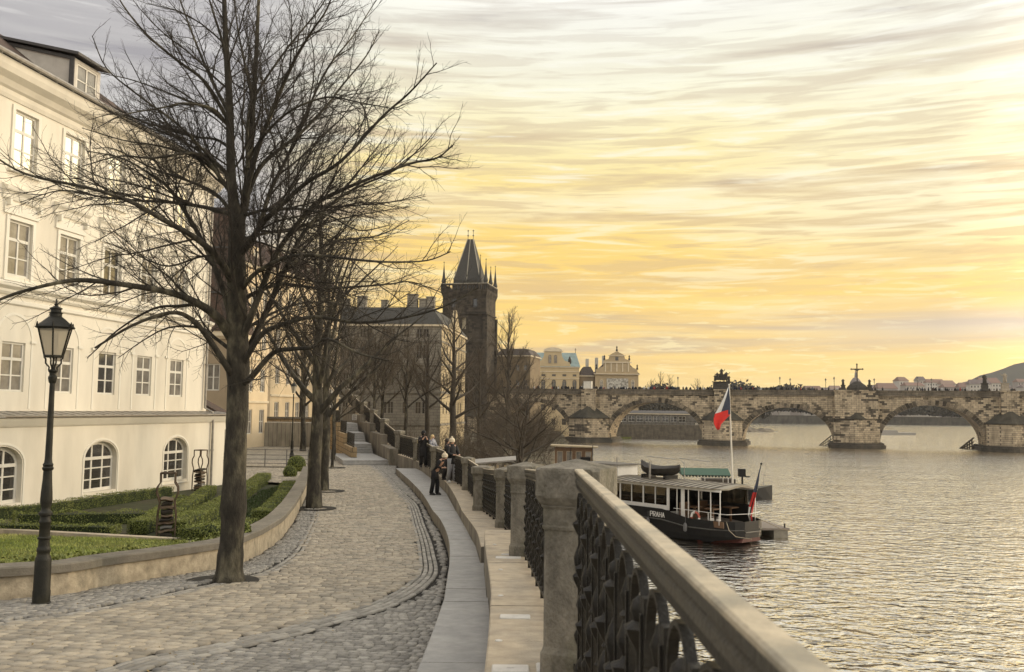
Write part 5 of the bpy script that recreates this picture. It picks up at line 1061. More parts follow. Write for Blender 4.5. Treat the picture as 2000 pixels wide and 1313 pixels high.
class Tree:
    """a bare tree grown level by level; every level is generated in one go"""
    def __init__(s, up=.05, wob=.09, maxl=4, twigr=.004, dens=1.0, ratio=.52, spread=.75):
        s.th = MB(); s.tubes = []; s.up, s.wob, s.maxl, s.twigr, s.dens, s.ratio, s.spread = up, wob, maxl, twigr, dens, ratio, spread; s.seeds = {}; s.scale = 1.0
    def limb(s, P, r0, r1, lvl, sides=8, start=.18):
        n = len(P); R_ = [r0+(r1-r0)*(k/(n-1))**.8 for k in range(n)]; s.th.tube(P, R_, sides, cap=False); s.kids(P, R_, 0, lvl, start)
    def kids(s, P, R_, L, lvl, start=.15):
        p, r = resamp(P, R_, 13); s.seeds.setdefault(lvl, []).append((p, r, start, L))
    def grow(s):
        PP = RR = ST = None
        for lvl in range(1, s.maxl+1):
            sd_ = s.seeds.get(lvl, [])
            if sd_:
                p, r, st = np.stack([q[0] for q in sd_]), np.stack([q[1] for q in sd_]), np.array([q[2] for q in sd_]); jobs = [(p, r, st)]
            else: jobs = []
            if PP is not None: jobs.append((PP, RR, np.full(len(PP), .12)))
            nP, nR = [], []
            for p, r, st in jobs:
                seg = np.linalg.norm(np.diff(p, axis=1), axis=-1).sum(1); gap = {1: .185, 2: .115, 3: .078, 4: .062}.get(lvl, .062)*s.scale/s.dens
                cnt = np.clip((seg/gap).astype(int)+1, 1, {1: 32, 2: 19, 3: 12, 4: 8}.get(lvl, 5)); idx = np.repeat(np.arange(len(p)), cnt); k = np.concatenate([np.arange(c_) for c_ in cnt])
                t = st[idx]+(1-st[idx])*((k+rng.random(len(k)))/cnt[idx])**.85; n = p.shape[1]; q = t*(n-1); i = np.minimum(q.astype(int), n-2); f = (q-i)[:, None]
                o = p[idx, i]*(1-f)+p[idx, i+1]*f; d = nrmv(p[idx, i+1]-p[idx, i]); base_ax = perpv(nrmv(p[:, -1]-p[:, 0]))[idx]; ax = base_ax*np.where(k % 2 == 0, 1, -1)[:, None]+.75*rng.normal(0, 1, d.shape)
                ax = nrmv(ax-d*(ax*d).sum(-1, keepdims=True)); an = (rng.uniform(.5, 1.05, len(k))*s.spread)[:, None]
                nd = nrmv(d*np.cos(an)+ax*np.sin(an)+np.array([0, 0, s.up*1.6])); L = seg[idx]*s.ratio*(1.10-.85*t)*rng.uniform(.5, 1.2, len(k)); L = np.minimum(L, {1: 3.0, 2: 1.6, 3: .85, 4: .5}.get(lvl, .4)*s.scale)
                ok = L > .09*s.scale; o, nd, L, pr = o[ok], nd[ok], L[ok], r[idx, i][ok]
                ns = {1: 7, 2: 5, 3: 4}.get(lvl, 3); P = [o]; dd = nd
                for j in range(ns):
                    w = rng.normal(0, s.wob*1.5, dd.shape); w[:, 2] += s.up; dd = nrmv(dd+w); P.append(P[-1]+dd*(L/ns)[:, None])
                P = np.stack(P, 1); r0 = np.maximum(s.twigr, np.minimum(pr*.6, .0078*L+s.twigr*.55)); R_ = np.maximum(s.twigr*.55, r0[:, None]*(1-.75*np.linspace(0, 1, ns+1))[None])
                s.tubes.append((P, R_, 5 if lvl == 1 else 3)); nP.append(resample_b(P, 7)); nR.append(resample_b(R_[..., None], 7)[..., 0])
            PP, RR = (np.concatenate(nP), np.concatenate(nR)) if nP else (None, None)
def resample_b(A, n):
    m = A.shape[1]; t = np.linspace(0, m-1, n); i = np.minimum(t.astype(int), m-2); f = (t-i)[None, :, None]; return A[:, i]*(1-f)+A[:, i+1]*f
def tube_batch(P, R_, n):
    """(N, m, 3) polylines to one vertex and face array"""
    N_, m, _ = P.shape; T = np.gradient(P, axis=1); T = nrmv(T); a = np.cross(T[:, :1], np.array([.3, .5, .81])); a = np.repeat(nrmv(a), m, 1); a = nrmv(a-T*(a*T).sum(-1, keepdims=True)); b = np.cross(T, a)
    an = 2*pi*np.arange(n)/n; V = P[:, :, None]+R_[:, :, None, None]*(np.cos(an)[None, None, :, None]*a[:, :, None]+np.sin(an)[None, None, :, None]*b[:, :, None])
    k = np.arange(m-1)[:, None]*n; j = np.arange(n)[None]; j2 = (j+1) % n; F_ = np.stack([k+j, k+j2, k+n+j2, k+n+j], -1).reshape(-1, 4)
    return V.reshape(-1, 3), (np.arange(N_)[:, None, None]*m*n+F_[None]).reshape(-1, 4)
def finish_tree(T, label, base, group=None, name='bare_tree', trunk=None, tm=None, bm=None, cat='tree'):
    e = thing(name, label, cat, base, 0, group); tb = np.array(base); T.grow()
    V = np.array(T.th.v)-tb; me = bpy.data.meshes.new('trunk'); me.from_pydata(V.tolist(), [], T.th.f); me.materials.append(bm or bark); me.polygons.foreach_set('use_smooth', [True]*len(me.polygons)); o = bpy.data.objects.new('trunk', me); COL.objects.link(o); o.parent = e
    VV, FF, off = [], [], 0
    for P, R_, n in T.tubes:
        v, f = tube_batch(P-tb, R_, n); VV.append(v); FF.append(f+off); off += len(v)
    np_mesh('crown', np.concatenate(VV), np.concatenate(FF), tm or twigm, e, smooth=True); return e
# ---- the big tree: main limbs measured from the photograph, each at its own depth
random.seed(21)
T = Tree(up=.03, wob=.08, maxl=4, twigr=.0030, dens=1.0, ratio=.49, spread=.88); D0 = 15.8
def px3(P, dz): # pixel polyline with depth drifting from the trunk by dz metres
    n = len(P); return [atY(u, v, D0+dz*(k/(n-1))) for k, (u, v) in enumerate(P)]
trunk = [(447, 1140), (449, 1100), (455, 1020), (459, 900), (464, 800), (465, 700), (463, 600), (462, 500), (464, 420)]
tr = [.275, .215, .192, .186, .180, .192, .168, .150, .132]
TP = [atY(u, v, D0) for u, v in trunk]; SP = smooth_path(TP, 4); RR = np.interp(np.linspace(0, 8, len(SP)), range(9), tr)
RR = [r*(1+.045*sin(i*1.7)+.03*sin(i*3.1)+(.14 if i in (9, 10) else 0)) for i, r in enumerate(RR)]; T.th.tube(SP, RR, 16, cap=False)
T.kids(SP[-18:], RR[-18:], 3.0, 3, .0)
limbs = [ # (pixels, depth drift, r0, r1, level)
 ([(462, 430), (452, 350), (448, 200), (440, 60), (436, -60), (430, -180)], -.4, .135, .02, 1),
 ([(466, 440), (480, 390), (487, 300), (498, 150), (505, 0), (510, -140)], .5, .12, .02, 1),
 ([(455, 735), (446, 721), (405, 658), (373, 623), (333, 611), (260, 635), (185, 680)], -1.2, .10, .02, 1),
 ([(452, 660), (425, 620), (388, 594), (341, 574), (275, 561), (174, 548), (110, 553), (0, 585), (-80, 640)], -2.2, .115, .018, 1),
 ([(388, 594), (350, 598), (300, 603), (230, 645), (170, 700)], -.4, .05, .01, 1),
 ([(458, 560), (430, 510), (385, 467), (318, 429), (255, 394), (176, 368), (53, 341), (-20, 300)], -2.6, .10, .014, 1),
 ([(455, 640), (434, 560), (399, 478), (362, 415), (330, 368), (300, 345), (240, 310), (170, 295)], 1.4, .085, .012, 1),
 ([(446, 370), (405, 315), (373, 299), (299, 309), (235, 305), (160, 325)], -1.6, .055, .01, 1),
 ([(448, 345), (410, 310), (341, 267), (290, 250), (225, 220)], 1.8, .05, .01, 1),
 ([(446, 235), (400, 160), (347, 119), (288, 69), (240, 10), (215, -40)], -1.3, .055, .01, 1),
 ([(444, 215), (415, 160), (385, 90), (355, 10), (330, -60)], 1.2, .05, .01, 1),
 ([(449, 250), (416, 213), (360, 202), (320, 210), (240, 225), (190, 250)], -2.0, .045, .008, 1),
 ([(447, 245), (410, 215), (373, 199), (267, 159), (197, 143)], .8, .045, .008, 1),
 ([(450, 290), (420, 272), (373, 266), (293, 242), (227, 223), (170, 235)], 1.9, .045, .008, 1),
 ([(452, 352), (425, 320), (394, 309), (330, 290), (293, 282), (240, 274), (160, 250)], -.6, .05, .009, 1),
 ([(455, 420), (426, 383), (390, 362), (346, 346), (293, 327), (226, 292), (181, 290)], .7, .055, .009, 1),
 ([(430, 350), (416, 316), (394, 290), (346, 242), (266, 183), (208, 133), (180, 70)], -1.5, .05, .008, 1),
 ([(455, 420), (400, 405), (330, 395), (270, 392), (200, 385), (120, 372), (40, 395)], 2.2, .06, .01, 1),
 ([(470, 752), (490, 738), (533, 690), (570, 682), (609, 679), (640, 662), (700, 690), (760, 705)], -1.5, .085, .014, 1),
 ([(472, 720), (484, 694), (514, 651), (557, 633), (615, 619), (700, 630), (786, 621), (867, 599), (935, 562)], -1.2, .085, .012, 1),
 ([(470, 600), (484, 580), (520, 563), (551, 554), (624, 563), (700, 560), (762, 555), (804, 551), (867, 573)], 1.6, .065, .01, 1),
 ([(470, 570), (490, 542), (520, 520), (563, 502), (609, 498), (700, 508), (765, 512), (834, 509), (880, 492)], -2.0, .065, .01, 1),
 ([(470, 670), (481, 642), (514, 557), (545, 487), (609, 405), (660, 375), (714, 352), (800, 320), (853, 309), (884, 284)], -1.0, .10, .012, 1),
 ([(472, 715), (492, 670), (520, 609), (560, 520), (594, 454), (645, 400), (700, 365), (775, 330), (840, 270)], 1.2, .105, .012, 1),
 ([(466, 500), (493, 466), (514, 435), (545, 405), (600, 356), (666, 315), (746, 229), (800, 181), (853, 123)], -1.6, .095, .012, 1),
 ([(476, 400), (506, 330), (544, 293), (586, 261), (640, 205), (666, 170), (715, 110), (741, 60)], 1.6, .07, .01, 1),
 ([(477, 390), (501, 299), (533, 213), (560, 150), (581, 107), (610, 60), (640, 15), (660, -50)], -1.5, .075, .01, 1),
 ([(466, 470), (501, 455), (528, 373), (565, 299), (602, 213), (640, 133), (690, 70), (735, 0)], 2.2, .075, .01, 1),
 ([(484, 330), (484, 240), (500, 185), (560, 96), (629, 10), (660, -60)], .6, .055, .01, 1),
 ([(447, 180), (436, 90), (415, 20), (395, -50)], -.8, .05, .012, 1),
 ([(494, 200), (475, 110), (462, 40), (455, -60)], .5, .04, .01, 1),
 ([(462, 560), (440, 520), (400, 500), (330, 520), (270, 500), (200, 470)], 2.0, .05, .008, 1),
 ([(458, 690), (420, 660), (390, 640), (330, 640), (280, 665), (230, 700)], 2.0, .055, .008, 1),
 ([(468, 655), (500, 630), (560, 600), (620, 590), (690, 600), (750, 640)], 2.4, .05, .008, 1),
 ([(480, 420), (520, 410), (580, 408), (640, 420), (700, 450), (760, 440)], -2.0, .05, .008, 1),
 ([(474, 470), (520, 455), (600, 440), (680, 400), (760, 395), (830, 380)], 2.5, .05, .008, 1),
 ([(486, 310), (520, 260), (570, 215), (640, 190), (700, 200), (780, 215)], -2.2, .045, .008, 1),
 ([(560, 520), (600, 500), (660, 470), (740, 460), (800, 430)], 2.8, .05, .008, 1),
]
for P, dz, r0, r1, lv in limbs:
    T.limb(smooth_path(px3(P, dz), 4), r0*(.82 if r0 > .11 else .72), r1*.8, lv, 8, .10)
finish_tree(T, 'tall bare tree with a thick grey trunk standing beside the garden wall in the foreground', (-4.83, 15.8, 4.72))
mb = MB(); mb.lathe([(.34, .012), (.62, .014)], n=40, cap=False); mb.build('pit', mat('pit_dark', (.03, .026, .02), .9, .3, 9), None).location = (-4.83, 15.75, 4.755)
tp = COL.objects['pit']; tag(tp, 'dark round metal grating around the foot of the big tree', 'tree grate'); tp.name = 'tree_grate'
# ---- procedural bare tree
def bare_tree(label, x, y, z, H, spread, r, seed, group, tm=None, bm=None, fork=.35, nlimb=12, twig=.006, dens=.7, maxl=3, lean=0.0, scale=1.4, upf=.07, ang=(.5, 1.1)):
    random.seed(seed); t = Tree(up=upf, wob=.10, maxl=maxl, twigr=twig, dens=dens, ratio=.55, spread=.8); t.scale = scale
    b = np.array([x, y, z], float); n = 12; P = [b+np.array([lean*H*(k/n)+.03*H/10*sin(k*1.3+seed), .03*H/10*sin(k*.9), H*.92*k/n]) for k in range(n+1)]
    R_ = [r*(1.18 if k == 0 else 1)*(1-.88*(k/n)**1.1) for k in range(n+1)]; t.th.tube(P, R_, 9, cap=False); t.kids(P[5:], R_[5:], H*.5, 2, .1)
    for i in range(nlimb):
        f = fork+(1-fork)*(i/nlimb)*.92; q = f*n; k = min(int(q), n-1); p = P[k]+(P[k+1]-P[k])*(q-k); a = i*2.4+random.uniform(-.4, .4); an = random.uniform(*ang)*(1.15-.5*f)
        d = np.array([cos(a)*sin(an), sin(a)*sin(an), cos(an)]); L = spread*(1.15-.75*(f-fork)/(1-fork))*random.uniform(.8, 1.15)
        Q = path_pts(p, d, L, 8, .09, upf*.6); t.limb(Q, R_[k]*.62, max(twig, R_[k]*.08), 1, 6, .15)
    return finish_tree(t, label, (x, y, z), group, tm=tm, bm=bm)
g = 'bare trees lining the cobbled path'
bare_tree('slim bare tree second along the garden wall, nearer of the close pair', -7.15, 34.0, 4.02, 12.2, 5.2, .27, 3, g, nlimb=16, twig=.0055, dens=.5, maxl=4, fork=.30)
bare_tree('slim bare tree directly behind the second tree of the wall row', -8.2, 41.0, 4.0, 11.5, 5.0, .22, 4, g, nlimb=12, twig=.006, dens=.45, maxl=4, fork=.3)
for (x, y), lb in (((-7.0, 33.6), 'dark tree grate around the nearer of the close pair of trees'), ((-7.95, 40.6), 'dark tree grate around the farther of the close pair of trees'), ((-10.7, 56.2), 'dark tree grate around the thin pole tree by the stairs')):
    o = bpy.data.objects.new('tree_grate', tp.data); COL.objects.link(o); o.location = (x, y, path(y)+.012); tag(o, lb, 'tree grate'); o.scale = (1.2, 1.2, 1)
bare_tree('thin young bare tree beside the lowest flight of stairs', -10.8, 56.4, 4.0, 8.5, 3.2, .09, 11, g, nlimb=9, twig=.01, dens=.6, fork=.35, tm=twigb)
bare_tree('thin bare tree left of the stair wall', -12.6, 66, 4.0, 9.5, 4.6, .16, 12, g, nlimb=10, twig=.010, dens=.6, fork=.3, tm=twigb)
bare_tree('spreading bare tree in the paved court behind the street lamp', -17.5, 78, 4.0, 11.5, 6, .24, 13, 'bare trees above the court wall', nlimb=15, twig=.012, dens=.5, tm=twigd)
bare_tree('bare tree growing above the sandstone court wall', -22.0, 97, 6.5, 11, 6.0, .24, 14, 'bare trees above the court wall', nlimb=15, twig=.013, dens=.5, tm=twigd)
bare_tree('bare tree behind the stairs in front of the palace windows', -15.4, 104, 3.9, 13, 6.5, .25, 15, 'bare trees in front of the palace', nlimb=15, twig=.013, dens=.5, tm=twigb)
bare_tree('brown bare tree left of the stairs against the palace', -19.5, 112, 3.0, 14.5, 7.0, .28, 16, 'bare trees in front of the palace', nlimb=16, twig=.014, dens=.5, tm=twigb)
bare_tree('broad grey bare tree against the left half of the palace front', -17.0, 122, 3.0, 15, 8.0, .3, 71, 'bare trees in front of the palace', nlimb=16, twig=.013, dens=.5, tm=twigd)
bare_tree('fine twigged bare tree against the right half of the palace front', -13.4, 118, 2.6, 15.5, 7.5, .3, 72, 'bare trees in front of the palace', nlimb=16, twig=.013, dens=.5, tm=twigb)
bare_tree('bare lower bank tree behind the couple with the blond child', -11.6, 128, 2.0, 17.5, 7.5, .42, 17, 'bare trees on the low river bank', nlimb=14, twig=.017, dens=.6, tm=twigd, bm=mat('bank_bark', (.055, .045, .033), .9, .3, 3), scale=2)
bare_tree('tall straight bare tree in front of the sunlit palace side', -7.8, 124, 2.0, 21.5, 6.5, .52, 18, 'bare trees on the low river bank', nlimb=18, twig=.017, dens=.6, tm=twigd, bm=MATS['bank_bark'], fork=.22, scale=2, ang=(.6, 1.2))
bare_tree('tall fine twigged bare tree right of the dark tower', -.6, 168, 1.0, 26.5, 9.5, .45, 19, 'bare trees on the low river bank', nlimb=20, twig=.02, dens=.75, tm=twigb, bm=MATS['bank_bark'], fork=.2, scale=2.3)
bare_tree('bare tree in front of the tower foot', -5.2, 152, 1.0, 18, 8, .40, 20, 'bare trees on the low river bank', nlimb=14, twig=.02, dens=.6, tm=twigd, bm=MATS['bank_bark'], fork=.2, scale=2)
bare_tree('leaning bare tree reaching over the water by the first arch', .8, 96, .7, 9.5, 7.5, .30, 23, 'bare trees on the low river bank', nlimb=16, twig=.012, dens=.75, tm=twigd, bm=MATS['bank_bark'], fork=.08, lean=.12, scale=1.7, ang=(.8, 1.45), upf=.03)
bare_tree('low many-stemmed bare tree at the water edge', 1.0, 108, .6, 7.5, 6.5, .22, 26, 'bare trees on the low river bank', nlimb=14, twig=.012, dens=.7, tm=twigb, fork=.05, lean=-.1, scale=1.6, ang=(.7, 1.4))
for i, (u, y, h, lb) in enumerate(((1272, 335, 8.5, 'leftmost small bare tree above the left bridge arch'), (1290, 330, 11, 'second small bare tree above the left bridge arch'), (1308, 335, 10, 'third small bare tree above the left bridge arch'), (1362, 340, 9, 'lone small bare tree left of the dark statue group'))):
    p = atY(u, 800, y); bare_tree(lb, p[0], y, 8.0, h+3.5, 4.5, .25, 30+i, 'small bare trees beyond the bridge', nlimb=9, twig=.035, dens=.4, maxl=3, tm=twigd, scale=2.5)
for i, (x, y, h) in enumerate(((30, 256, 7.5), (37, 262, 8.5), (46, 258, 8), (52, 266, 9))):
    bare_tree(['first', 'second', 'third', 'fourth'][i]+' dark terrace tree from the left under the left bridge arch', x+2, y+12, 3.9, h, 4, .25, 40+i, 'dark trees on the terrace', nlimb=9, twig=.03, dens=.5, maxl=3, scale=2.2)
# ---- brushwood on the bank
def bush(label, x, y, z, r, h, n, seed, tm, group='brushwood on the low river bank', tw=.012):
    random.seed(seed); t = Tree(up=.04, wob=.13, maxl=4, twigr=tw*.8, dens=.55, ratio=.5, spread=.9); t.scale = 1.7
    for i in range(n):
        a = random.uniform(0, 2*pi); q = random.uniform(0, .8)*r; p = np.array([x+cos(a)*q, y+sin(a)*q, z-.2]); an = random.uniform(.1, .9); d = np.array([cos(a)*sin(an), sin(a)*sin(an), cos(an)])
        P = path_pts(p, d, h*random.uniform(.6, 1.15), 6, .12, .03); rr = [tw*2.4*(1-.8*k/6) for k in range(7)]; t.th.tube(P, rr, 4, cap=False); t.kids(P, rr, h, 2, .1)
    return finish_tree(t, label, (x, y, z), group, 'brush_shrub', tm=tm, bm=tm, cat='shrub')
BU = [(-6.0, 112, 1.0, 3.5, 5.0, 'brown brushwood mound left, below the tower'), (-2.6, 118, .9, 4, 6.0, 'tall brown brushwood right of the tall bank tree'), (.6, 124, .8, 4, 6.0, 'brown brushwood in front of the tower foot'), (3.0, 135, .6, 4, 5.5, 'brown brushwood left of the first bridge arch'), (-2.2, 92, .9, 3, 3.4, 'low dark thicket at the water edge nearest the railing'), (-9, 100, 1.4, 4, 5.0, 'brown thicket behind the people on the ledge'), (5, 165, .6, 4.5, 6.5, 'dense brushwood under the tall fine twigged tree'), (0, 200, .6, 6, 9, 'grey brown thicket at the left end of the bridge'), (-5, 205, .8, 6, 8, 'dark thicket at the tower foot'), (6.5, 205, .6, 5, 7, 'thicket in front of the smallest bridge arch')]
for i, (x, y, z, r, h, lb) in enumerate(BU): bush(lb, x, y, z, r, h, 26, 60+i, twigb if i % 3 != 2 else twigd, tw=.012+.00006*(y-90)+.003)
# fallen leaves and debris by the big tree
random.seed(5)
n = 260; lx_ = rng.uniform(-6.5, -2, n); ly_ = rng.uniform(8, 16, n); lf = leaves_np(np.stack([lx_, ly_, np.interp(ly_, PY, PZ)+.012], -1)[(lx_ > -6.3)], np.tile([0, 0, 3.0], ((lx_ > -6.3).sum(), 1)), .016, mat('dry_leaves', (.22, .15, .05), .8, .3, 3, rnd=.3), 'fallen_leaves')
tag(lf, 'scattered small dry leaves on the setts near the big tree', 'leaves', kind='stuff')
# ================================================================ balustrade
iron = mat('painted_iron', (.012, .010, .007), .5, .3, 12, .3, 60, spec=.3, col2=(.024, .02, .013))
iron_rail = mat('iron_handrail', (.05, .043, .03), .5, .28, 14, .35, 60, spec=.4, col2=(.05, .045, .033)); rail_top = mat('lit_rail_top', (.44, .365, .25), .5, .22, 12, .3, 60, spec=.5, col2=(.27, .235, .17))  # pale top, dark body: the rail's lit top and shaded side as colour
BA = thing('quay_balustrade', 'stone pillars joined by ornate cast iron panels and a sloping handrail along the quay', 'balustrade', (0.4, 6.0, 6.04))
bo = Vector((0.4, 6.0, 6.04))
def lz(y): return (ledgeN(y) if y < 16.5 else ledgeF(y)) if y < 60 else 4.75+(y-60)*.083
post_top = {0: 7.385, 1: 6.96, 2: 6.42, 3: 6.08, 4: 5.96, 5: 5.96, 6: 6.02}
def pillar(i, x, y):
    z0 = lz(y)-.02; zt = post_top.get(i, z0+1.55); h = zt-z0; w = .214; rz_ = radians([-24, -22, -18, -12, -16, -26, -30][i]) if i < 7 else radians(-30)
    if i in (3, ): w = .29
    if i > 6: w = .28
    R_ = lambda a, z, b=.02: [(a*sx, a*sy, z) for sx, sy in ((-1+b/a, -1), (1-b/a, -1), (1, -1+b/a), (1, 1-b/a), (1-b/a, 1), (-1+b/a, 1), (-1, 1-b/a), (-1, -1+b/a))]
    mb = MB(); mb.loft([R_(w*.84, 0), R_(w*.84, .16), R_(w*.80, .18), R_(w*.77, .20), R_(w*.77, h-.44), R_(w*.81, h-.438), R_(w*.83, h-.42), R_(w*.80, h-.41), R_(w*.80, h-.31), R_(w*.85, h-.295), R_(w*.85, h-.287)])
    if i < 6:
        mb.v = [v for v in mb.v]
    o = mb.build('pillar', stone_post, BA); o.location = Vector((x, y, z0))-bo; o.rotation_euler = (0, 0, rz_)
    c_ = MB(); c_.loft([R_(w*.85, h-.285), R_(w*.90, h-.27), R_(w*.99, h-.235, .03), R_(w, h-.225, .03), R_(w, h-.065, .035), R_(w*.985, h-.052, .05), R_(w*.05, h+.0, .005)])
    c_.build('cap', stone_post, o)
for i, (x, y) in enumerate(POSTS): pillar(i, x, y)
pillar(99, .62, -6)
# one baluster: flat upright with half arches, turned shaft with leaf collars and bud
def baluster_mesh(H=1.0, alt=False, w=.15, bs=.98):
    mb = MB()
    k = H/1.0
    mb.box(-w-.024, -w+.024, -.012, .012, 0, H-.075); mb.box(-w-.010, -w+.010, -.020, .020, .03, H-.12)
    for j in range(9): # pointed round arch springing from the uprights
        t0, t1 = pi*j/9, pi*(j+1)/9; P = lambda t, r: (-r*cos(t), H-.02-w*1.05+r*1.05*sin(t))
        a, b, c_, d = P(t0, w), P(t0, w-.014), P(t1, w-.014), P(t1, w); mb.loft([[(a[0], -.013, a[1]), (b[0], -.013, b[1]), (b[0], .013, b[1]), (a[0], .013, a[1])], [(d[0], -.013, d[1]), (c_[0], -.013, c_[1]), (c_[0], .013, c_[1]), (d[0], .013, d[1])]])
    pr_ = [(.030, 0), (.030, .03), (.016, .045), (.016, .07), (.036, .10), (.040, .125), (.020, .15), (.014, .17), (.024, .20), (.014, .22), (.015, .25), (.044, .30), (.050, .32), (.026, .335), (.016, .35), (.036, .39), (.043, .43), (.030, .47), (.013, .50), (.022, .515), (.013, .53), (.040, .575), (.052, .60), (.054, .615), (.022, .63), (.014, .645), (.030, .675), (.034, .70), (.020, .735), (.012, .76), (.026, .775), (.012, .79), (.016, .815), (.022, .84), (.010, .87), (.004, .895)]
    if alt: pr_ = [(.030, 0), (.030, .03), (.014, .05), (.014, .14), (.030, .17), (.036, .20), (.018, .23), (.012, .26), (.012, .34), (.024, .36), (.012, .38), (.013, .45), (.042, .50), (.048, .52), (.024, .54), (.034, .58), (.040, .62), (.026, .66), (.012, .69), (.012, .74), (.044, .79), (.050, .81), (.020, .83), (.030, .86), (.024, .885), (.006, .90)]
    n = 14; rings = []
    for r, z in pr_:
        r = r*bs; fl = .16 if r > .035*bs else .0
        rings.append([(r*(1+fl*cos(6*2*pi*j/n))*cos(2*pi*j/n), r*(1+fl*cos(6*2*pi*j/n))*sin(2*pi*j/n), z*k) for j in range(n)])
    mb.loft(rings)
    me = bpy.data.meshes.new('baluster'); me.from_pydata(mb.v, [], mb.f); me.materials.append(iron); me.polygons.foreach_set('use_smooth', [True]*len(me.polygons)); me.set_sharp_from_angle(angle=radians(50)); me.update(); return me
bal_me = baluster_mesh(); bal_alt = baluster_mesh(alt=True); far_b = [baluster_mesh(w=.1, bs=1.15), baluster_mesh(alt=True, w=.1, bs=1.15)]; bal_cnt = 0
stuffV, stuffF = [], []
def bay(p, q, zb0, zb1, zt0, zt1, near, j0=.2, j1=.2, spacing=.36, flat=.1):
    global bal_cnt
    p = np.array(p, float); q = np.array(q, float); L = np.linalg.norm(q-p); d = (q-p)/L
    a = p+d*j0; b = q-d*j1; za = zt0+(zt1-zt0)*j0/L; zb = zt0+(zt1-zt0)*(1-j1/L)
    # handrail section swept along the bay
    nv = np.array([d[1], -d[0]]); prof_ = [(-.018, -.086), (-.024, -.080), (-.022, -.060), (-.014, -.050), (-.016, -.044), (-.027, -.036), (-.028, -.010), (-.024, -.004), (.024, -.004), (.028, -.010), (.027, -.036), (.016, -.044), (.014, -.050), (.022, -.060), (.024, -.080), (.018, -.086)]
    mb = MB(); mb.loft([[(c_[0]+nv[0]*o-bo.x, c_[1]+nv[1]*o-bo.y, z+dz-bo.z) for o, dz in prof_] for c_, z in ((a, za), (b, zb))]); hr = mb.build('handrail', iron_rail, BA); mb = MB(); mb.loft([[(c_[0]+nv[0]*o-bo.x, c_[1]+nv[1]*o-bo.y, z+dz-bo.z) for o, dz in ((-.0285, -.012), (-.0285, -.003), (-.022, .002), (.022, .002), (.0285, -.003), (.0285, -.012))] for c_, z in ((a, za), (b, zb))]); mb.build('lit_top', rail_top, hr)  # top strip carries the light on the rail in its colour
    mb = MB(); f0 = lambda c_, z: (c_[0]-bo.x, c_[1]-bo.y, z-bo.z)
    mb.bar(f0(a, zb0+(zb1-zb0)*j0/L+.07), f0(b, zb0+(zb1-zb0)*(1-j1/L)+.07), .05, .035); mb.bar(f0(a, za-.102), f0(b, zb-.102), .030, .022)
    for k in range(max(2, int(L/.9))): t = (k+.5)/max(2, int(L/.9)); c_ = a+(b-a)*t; z = zb0+(zb1-zb0)*t; mb.box(c_[0]-.03-bo.x, c_[0]+.03-bo.x, c_[1]-.03-bo.y, c_[1]+.03-bo.y, z-bo.z-.01, z-bo.z+.06)
    mb.build('bottom_rail', iron, BA)
    n = int(np.linalg.norm(b-a)/spacing); ang = atan2(d[1], d[0])
    order = range(n-1, -1, -1) if near == 2 else range(n)
    for k in order:
        t = (k+.5)/n; c_ = a+(b-a)*t; z0 = zb0+(zb1-zb0)*(j0/L+t*(1-(j0+j1)/L))+.085; zt = za+(zb-za)*t-.112; H = zt-z0
        if near and bal_cnt < 100:
            o = bpy.data.objects.new('baluster', bal_me if k % 2 else bal_alt); COL.objects.link(o); o.parent = BA; o.location = Vector((c_[0], c_[1], z0))-bo; o.rotation_euler = (0, 0, ang); o.scale = (1, 1, H); bal_cnt += 1
        else: stuffV.append((c_[0]-bo.x, c_[1]-bo.y, z0-bo.z, ang, H))
bay((.30, -3.2), POSTS[0], 6.40, 6.05, 7.455, 7.33, 2, .0, .19)
def bay_i(i, near):
    a, b = POSTS[i], POSTS[i+1]; z0, z1 = lz(a[1]+.01), lz(b[1]-.01)
    t0 = post_top.get(i, z0+1.5)-.10; t1 = post_top.get(i+1, z1+1.5)-.10
    bay(a, b, z0, z1, t0 if i < 6 else z0+1.25, t1 if i < 5 else z1+1.25, near, spacing=.36 if near else .235)
bay_i(0, 1); bay_i(1, 1)
for i in range(2, len(POSTS)-1): bay_i(i, 0)
bmv = [(np.array([tuple(v.co) for v in m_.vertices]), [tuple(p.vertices) for p in m_.polygons]) for m_ in far_b]; VV, FF, o_ = [], [], 0
for j, (x, y, z, a, H) in enumerate(stuffV):
    c_, s_ = cos(a), sin(a); bm_v, fc = bmv[j % 2]; VV.append(np.stack([x+bm_v[:, 0]*c_-bm_v[:, 1]*s_, y+bm_v[:, 0]*s_+bm_v[:, 1]*c_, z+bm_v[:, 2]*H], -1)); FF += [tuple(q+o_ for q in f) for f in fc]; o_ += len(bm_v)
me = bpy.data.meshes.new('balusters'); me.from_pydata(np.concatenate(VV).tolist(), [], FF); me.materials.append(iron); o = bpy.data.objects.new('balusters', me); COL.objects.link(o); o.parent = BA; o['kind'] = 'stuff'
